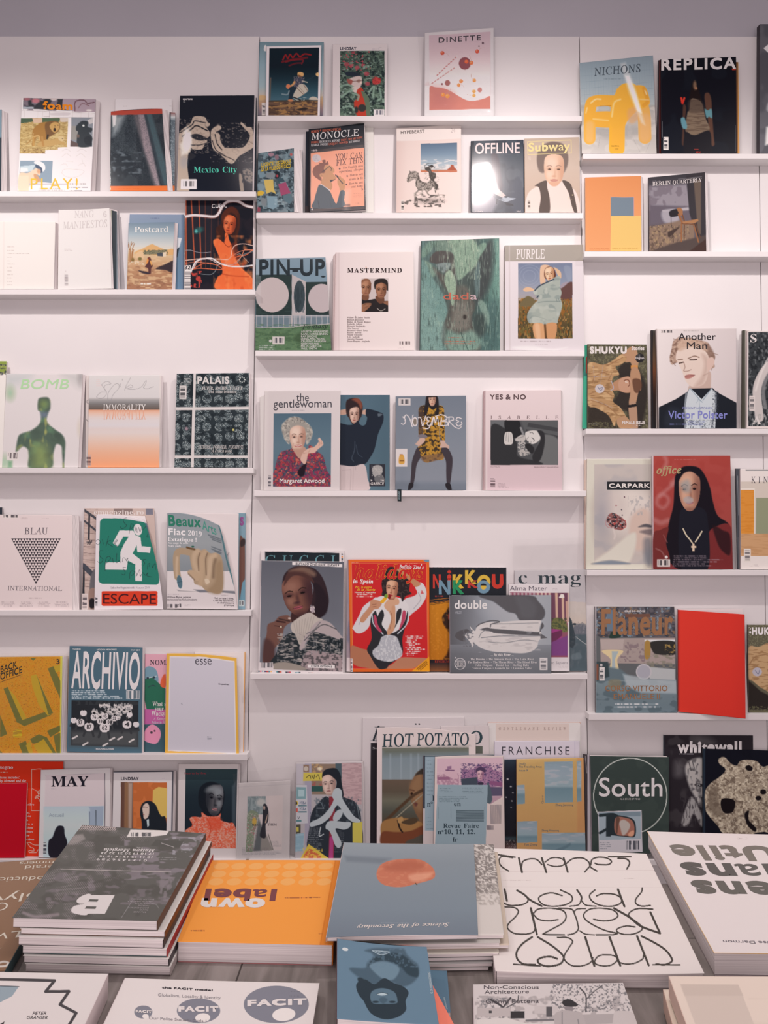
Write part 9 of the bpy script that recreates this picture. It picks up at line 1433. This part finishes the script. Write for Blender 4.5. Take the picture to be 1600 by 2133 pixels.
zo = zfrom(370, 1961, 2005.5)
a = A(f8, '375 128 1478 128 1412 832 118 803', Z=zo, cell=1.0, w=TW, base='fa9544', bend=(-1, 0, 0, 0))
a.p('1430 120 1490 120 1440 840 1300 840', 'd97a2c', 2, .8).k('1438 125 1310 830', 6, 'c86c28', 2, .6)
for r_ in range(3):
    for c_ in range(7): a.e(484 - r_ * 22 + c_ * (145 + r_ * 2.3), 177 + r_ * 65, 62, 27 + r_, 'eba35e', 1, -6)
a.t('label', 950, 374, 355, 1, '7a4448', 'B', y1=372, up=(-16, 88), wt=.03).t('own', 855, 455, 318, 1, 'dcd2d2', 'B', y1=450, up=(-14, 92), wt=.045); a.tl(1010, 440, 1385, 1, 12, '8a4c34', 8, .8); a.tl(1215, 436, 1385, 1, 10, '8a4c34', 8, .8); a.tl(230, 714, 420, 1, 14, '8a5034', 10, .8); a.tl(1295, 740, 1350, 1, 12, '8a5034', 9, .8)
a.mag('thick bright orange book with rows of pale ovals', name='book', cat='book', t=(zo - ZT) * 100, side='r', spine='d97a2c', back='d08a8c')

zs = zfrom(700, 1950, 2028)
a = A(g1, '280 90 1262 100 1295 790 145 808', Z=(zs + .006, zs + .004, zs, zs), cell=1.0, w=TW, base='83888f', bend=(2.2, 0, -2, 0))
a.g(100, 80, 1320, 820, '90 8f949c 250 848991 600 7d8590 800 747a86').p('280 190 640 210 560 250 300 235', '6d727b', 14, .7)
a.q('525 340 535 290 570 250 640 225 740 215 840 218 900 240 950 280 968 320 960 360 900 385 820 405 740 425 660 428 590 415 545 385', 'c07058', 1.5); m = a.m.copy(); a.n(None, 'cc8468', 30, 16, .5, .5, 3, .2, m).q('600 260 760 225 880 250 860 300 700 310 600 300', 'a85c48', 24, .7).q('770 340 880 320 950 320 900 370 800 385', 'd9967c', 14, .8).l('820 400 830 410', 8, '5c4c38', 1)
a.t('Science of the Secondary', 1078, 700, 378, 1, 'd9ccca', 'I', y1=720, up=(-4, 26), wt=.014); a.tl(560, 698, 900, 1, 8, 'a0a4ac', 4, .6)
for i in range(8):
    tt = (zs - ZT) / 8
    if i == 0: b = a
    else: b = lower(a, (0, .034, .028, .040, .026, .022, .018, .014)[i], i * tt, (0, .012, .004, .010, .002, .004, 0, .002)[i], base=('', 'cfc6c4', 'b9b2b0', 'd0b8a8', 'd8c8bc', '5a5858', 'a8a2a2', '9c9896')[i])
    if i == 1: b.n((1150, 90, 1500, 480), '7d706c', 12, 8, .4, .9).n((1150, 400, 1500, 560), 'a39894', 16, 8, .5, .8)
    b.mag(('grey magazine with one orange red fruit, top of its pile', 'second magazine down in the fruit pile, stony grey photo', 'third magazine down in the fruit pile', 'fourth magazine down in the fruit pile, peach cover', 'fifth magazine down in the fruit pile', 'sixth magazine down in the fruit pile, dark cover', 'seventh magazine down in the fruit pile', 'lowest magazine of the fruit pile')[i], t=tt * 100 - .05, side='l', spine='c9bcba', back=('7d8088', 'c0b8b6', 'a8a0a0', 'c0a898', 'b8b0ae', '4a484a', '8a8484', '6a6666')[i], group='pile of magazines under the fruit cover')

zp = zfrom(1300, 2027, 2062)
a = A(g2, '108 78 1145 113 1503 850 215 835', Z=zp, cell=.9, w=TW, base='e4d8d8', bend=(-2, 0, 3, 0))
a.k('150 225 1215 215', 3, 'd6c8c8', 2).k('160 318 1245 322', 2, 'd9cccc', 2); a.tl(260, 278, 545, 1, 9, 'b8aaaa', 4, .6); a.tl(1010, 266, 1110, 1, 9, 'b8aaaa', 4, .6); ik = '47403c'
for w, p in ((9, '205 115 335 135'), (9, '320 138 255 130 235 160 255 195 295 220'), (12, '358 140 378 228'), (9, '375 195 385 160 430 145 470 150 500 180'), (12, '500 140 528 228'), (8, '520 165 560 140 610 140 640 160 630 185 580 192 535 180'), (12, '635 140 660 226'), (9, '650 175 690 145 750 140 790 165 800 195 840 220'), (9, '765 226 800 185 810 150 850 135 900 140 930 160 910 180 850 180 828 172'), (9, '912 132 1050 132'), (10, '970 142 1020 145 1042 170 1025 208'),
    (13, '270 334 285 404'), (9, '260 415 300 432 370 430 410 412 415 390'), (12, '348 340 390 365 430 400 500 437'), (9, '625 372 560 355 500 370 480 395 510 428 570 438 640 430 685 405 680 370 615 337'), (11, '718 337 745 380 740 410'), (8, '670 438 725 430 745 405 770 430 835 438'), (9, '838 374 880 360 950 365 990 390 985 420 930 438 860 432 810 405 795 370 828 337'), (13, '970 334 1010 438'), (9, '1120 325 1115 350 1080 395 1085 425 1120 437 1170 433'),
    (9, '270 442 330 446 355 468 340 500 295 545 290 575 330 605 400 610 450 595 460 560'), (13, '432 450 470 612'), (9, '450 480 480 455 560 450 630 465 650 500 630 540 570 575 515 605 520 612 640 615'), (9, '600 520 540 528 480 518 450 490'), (9, '605 450 680 455 700 480 720 540 725 580 700 605 660 615'), (8, '770 452 720 455 700 470'), (8, '735 590 770 610 825 614'), (9, '820 518 880 528 940 520 970 495 940 462 870 450 800 455 760 485 770 520 830 560 900 590 965 605 930 614 835 614'), (13, '945 450 1040 505 1110 560 1230 605'), (9, '1075 565 1020 560 970 575 965 595 1010 612 1070 608 1115 585 1110 555 1040 500 1050 470 1100 452 1185 456'), (13, '1170 475 1228 600'),
    (12, '440 628 380 670 345 720 350 765 390 795 460 798'), (9, '325 796 490 806'), (12, '475 628 560 680 620 730 635 760 610 795 540 808 490 795 475 770 510 752 560 750 595 762'), (9, '597 630 660 632 690 655 670 690 640 740 645 775 690 805 750 805 800 785 815 755'), (13, '768 628 825 806'), (9, '825 775 850 745 900 737 950 745 965 770 930 800 880 806 835 795 825 775'), (13, '918 628 985 804'), (9, '970 780 1010 793 1070 790 1120 765 1128 740'), (13, '1088 622 1160 802'), (12, '1115 622 1190 660 1260 705 1300 755 1300 780 1260 798 1205 795'), (9, '1185 799 1352 799')): a.l(p, w, ik, .7)
a.mag('stack of white sheets with sweeping thin black script', name='booklet', cat='booklet', t=(zp - ZT) * 100, side='l', spine='d9cfce', back='cfc4c4')

zu = zfrom(1487, 1985, 2036)
a = A(g3, '255 168 2300 215 2800 1540 1000 1520', Z=zu, cell=1.0, w=TW, base='e2d6d8', bend=(1.5, 0, 0, 0))
a.k('255 168 1000 1520', 8, 'd9a468', 1).k('1000 1522 2800 1540', 6, 'd9a468', 1)
a.t('Utile', 1640, 345, 495, 1, '7d736c', 'B', y1=328, up=(98, 152), wt=.03).t('dans', 1840, 545, 605, 1, '625d5a', 'B', y1=525, up=(112, 182), wt=.03).t('Sens', 1960, 745, 722, 1, '6a645f', 'B', y1=724, up=(115, 185), wt=.03).t('Francoise Darmon', 1900, 1398, 1095, 1, '7a7076', 'S', y1=1380, up=(14, 30), wt=.01)
a.e(1315, 248, 58, 20, 'd6caca').e(1315, 248, 53, 16, 'e2d6d8'); a.tl(1275, 248, 1355, 1, 14, '9a9090', 8, .6)
a.mag('thick white book with upside down grey capitals and an orange edge', name='book', cat='book', t=(zu - ZT) * 100 - .1, side='r', spine='d6cacb', back='b8aeb0')

a = A(g4, '-420 290 900 312 525 1130 -1000 1130', Z=ZT + .03, cell=1.2, w=TW, base='e0d5d6', bend=(.5, 0, 0, 0))
a.k('-400 350 455 370 380 462 575 460 500 570 635 640 480 900', 24, '4a4446', 1).p('-400 395 158 420 100 500 0 552 -400 700', '97a3ae', 1).k('-400 400 158 420', 6, '3c4048', 1); a.t('PETER', 270, 656, 385, 28, '4a4446', 'S', up=(8, -26)).t('GRANSER', 220, 692, 395, 28, '4a4446', 'S', up=(8, -26)).p('-10 740 40 708 20 760', '3a3436', 1)
a.mag('white booklet with a thick black zigzag line at the near left corner', name='booklet', cat='booklet', t=2.9, side='r', spine='d6cbcb', back='cfc4c4')

a = A(g5, '-148 331 1393 372 1240 1300 -600 1300', Z=ZT + .014, cell=1.0, w=TW, base='e4d9da', bend=(1.5, 0, 0, 0))
for x, y, rx, ry in ((1050, 542, 258, 148), (433, 592, 172, 98), (-5, 602, 72, 52)): a.e(x, y, rx, ry, '85808a')
for x0, y0, x1, y1, h in ((820, 556, 1290, 542, 44), (272, 598, 592, 598, 36), (-66, 606, 62, 612, 18)): a.t('FACIT', x0, y0, x1, h, 'e4d9da', 'B', y1=y1, wt=.06)
a.e(1110, 622, 92, 52, 'ece2e2', 1, -6).e(466, 648, 60, 36, 'ece2e2', 1, -4).e(12, 636, 26, 18, 'ece2e2')
a.t('the FACIT model', 142, 416, 545, 14, '3f3a3e', 'B', y1=438, wt=.03).t('Globalism, Locality & Identity', 112, 478, 608, 22, '8a8085', 'S', y1=502, wt=-.004).t('Our Polite Society Crds.1', 40, 660, 495, 20, '8a8085', 'S', y1=685, wt=-.004)
a.tl(1160, 440, 1285, 1, 12, '6a646c', 5, .6); a.tl(1155, 475, 1280, 1, 12, '6a646c', 5, .6); a.tl(815, 450, 850, 1, 10, 'b0a6aa', 5, .6); a.mag('white booklet with grey discs in three sizes on the near edge of the table', name='booklet', cat='booklet', t=1.3, side='l', spine='dacfd0', back='cfc4c4')

a = A(g6, '945 362 1085 368 1115 712 700 720', Z=ZT + .012, cell=2, w=TW, base='5d87a2'); a.t('ZWEIKOMMASIEBEN', 1090, 690, 1065, 14, 'b9c6ce', 'B', y1=590, up=(-10, 3)); a.mag('blue magazine under the coral one in the front pile, at the right', t=1.0, back='4c6c84')
a = A(g6, '700 130 880 330 1180 880 700 860', Z=ZT + .026, cell=1.5, w=TW, base='f0806c'); a.t('ZWEIKOMMASIEBEN', 985, 482, 1005, 14, 'f3cfc8', 'B', y1=568, up=(14, -4)); a.mag('coral magazine fanned out between the two blue ones in the front pile', t=1.2, back='d86c5c')
a = A(g6, '170 100 915 168 1018 815 168 765', Z=ZT + .046, cell=.95, w=TW, base='6a93ae', bend=(4, 0, 1, 0))
dk = '2f4450'
a.q('400 200 480 180 600 180 720 185 750 230 800 280 845 320 850 390 820 450 760 490 700 500 640 470 600 480 560 440 500 480 430 470 380 440 330 410 275 360 290 342 400 345 420 300 470 250 450 220', '4c6c80', 10, .95).q('430 330 480 260 620 220 720 240 800 310 845 350 840 420 760 400 690 330 560 280 460 310', '34505e', 8).q('440 320 540 290 640 310 690 360 640 440 560 440 480 380', '7096ac', 8).q('330 480 400 440 480 480 560 430 640 470 720 500 765 550 740 620 745 690 700 740 620 770 540 768 460 730 420 680 390 620 345 560', dk, 2).q('445 590 460 540 520 515 590 520 650 550 672 610 660 640 560 645 470 640', '5c8298', 3).q('500 565 545 552 590 565 545 575', 'b9c8d0', 1.5).l('500 562 545 550 592 562', 5, '3a5462').e(490, 628, 28, 9, '2f4654', 2).e(630, 628, 28, 9, '2f4654', 2).q('520 600 560 590 590 610 560 640 530 630', '486a7e', 5, .8)
a.q('340 430 380 430 420 480 360 480', dk, 5).n((380, 180, 860, 340), '6a93ae', 16, 16, .6, .5).l('462 200 535 235 606 212 545 205 462 200', 6, 'a9bcc8', 1).l('490 205 540 222 580 212', 4, 'a9bcc8', 1).e(237, 189, 25, 14, 'd3d6da', 1, 10).t('ZWEIKOMMASIEBEN NO 20', 925, 380, 950, 16, 'c0ccd4', 'B', y1=562, up=(18, -3))
a.mag('blue magazine with an upside down dark haired head, on the front pile', t=1.8, side='l', spine='5a4448', back='8a5a60')

a = A(g7, '112 122 868 114 1010 520 120 540', Z=ZT + .014, cell=1.0, w=TW, base='d2c8ca')
a.n((120, 180, 960, 540), 'a39a9c', 30, 22, .55, .7).n((500, 118, 960, 260), '6d6668', 7, 7, .56, .8, 4).n((130, 190, 330, 300), '7a7274', 9, 8, .55, .8, 6).l('262 290 262 240 200 200', 10, '4c4648', 1.5).l('262 240 300 190', 8, '4c4648', 1.5).l('262 250 330 210 340 180', 6, '5a5456', 1.5).l('680 260 680 180 650 140', 7, '5a5456', 1.5).l('680 200 720 160 760 130', 5, '5a5456', 1.5).p('130 300 280 290 380 320 540 320 540 540 125 540', 'd9d0d0', 3).r(130, 240, 300, 285, 'bdb3b5', 3).r(420, 230, 540, 270, 'c8bec0', 3).r(190, 255, 205, 268, '4c484a').r(300, 258, 370, 294, '3c383a', 3).r(480, 235, 510, 285, '5c5658', 2).p('660 275 820 270 830 320 660 325', 'b0a6a8', 2).q('820 275 850 256 910 262 960 300 980 400 830 400', 'c8bec0', 2).k('380 305 560 300', 10, '7a7274', 2)
a.q('560 215 570 202 600 198 630 215 640 228 610 236 575 232', '3a3638', 1.5).q('570 235 610 236 618 250 600 262 578 252', '8d8082', 2).q('520 290 530 265 570 252 620 258 650 262 670 290 680 340 660 420 540 420 525 340', 'b5abad', 2).l('560 262 560 340', 5, '857c7e', 2).l('640 300 650 360', 5, '857c7e', 2)
a.t('Non-Conscious', 165, 146, 442, 18, '5a5256', 'S').t('Architecture', 168, 171, 392, 18, '5a5256', 'S', y1=168).t('Gianni Pettena', 174, 220, 443, 20, '5a5256', 'S', y1=216)
a.mag('black and white magazine with a man in a hat among parked cars', t=1.3, side='l', spine='bdb3b5', back='a89ea0')

b = A(g7, '1072 148 1240 148 1420 600 1190 600', Z=ZT + .025, cell=3, w=TW, base='dfc4b4'); b.mag('peach book under the beige one at the near right corner', name='book', cat='book', t=2.3, back='d0b4a4')
a = A(g7, '1100 80 2000 84 2150 560 1275 560', Z=ZT + .05, cell=1.6, w=TW, base='e4cabd')
a.p('1158 122 1450 124 1560 400 1260 400', 'd3bbb0', 2).p('1158 122 1450 124 1475 180 1178 180', 'cdb5aa', 3).n((1500, 190, 2100, 560), 'dcc2b4', 160, 90, .5, .5); a.mag('beige book with a pale square print, near right corner of the table', name='book', cat='book', t=2.3, back='d6bcae', side='l', spine='dcc2b4')
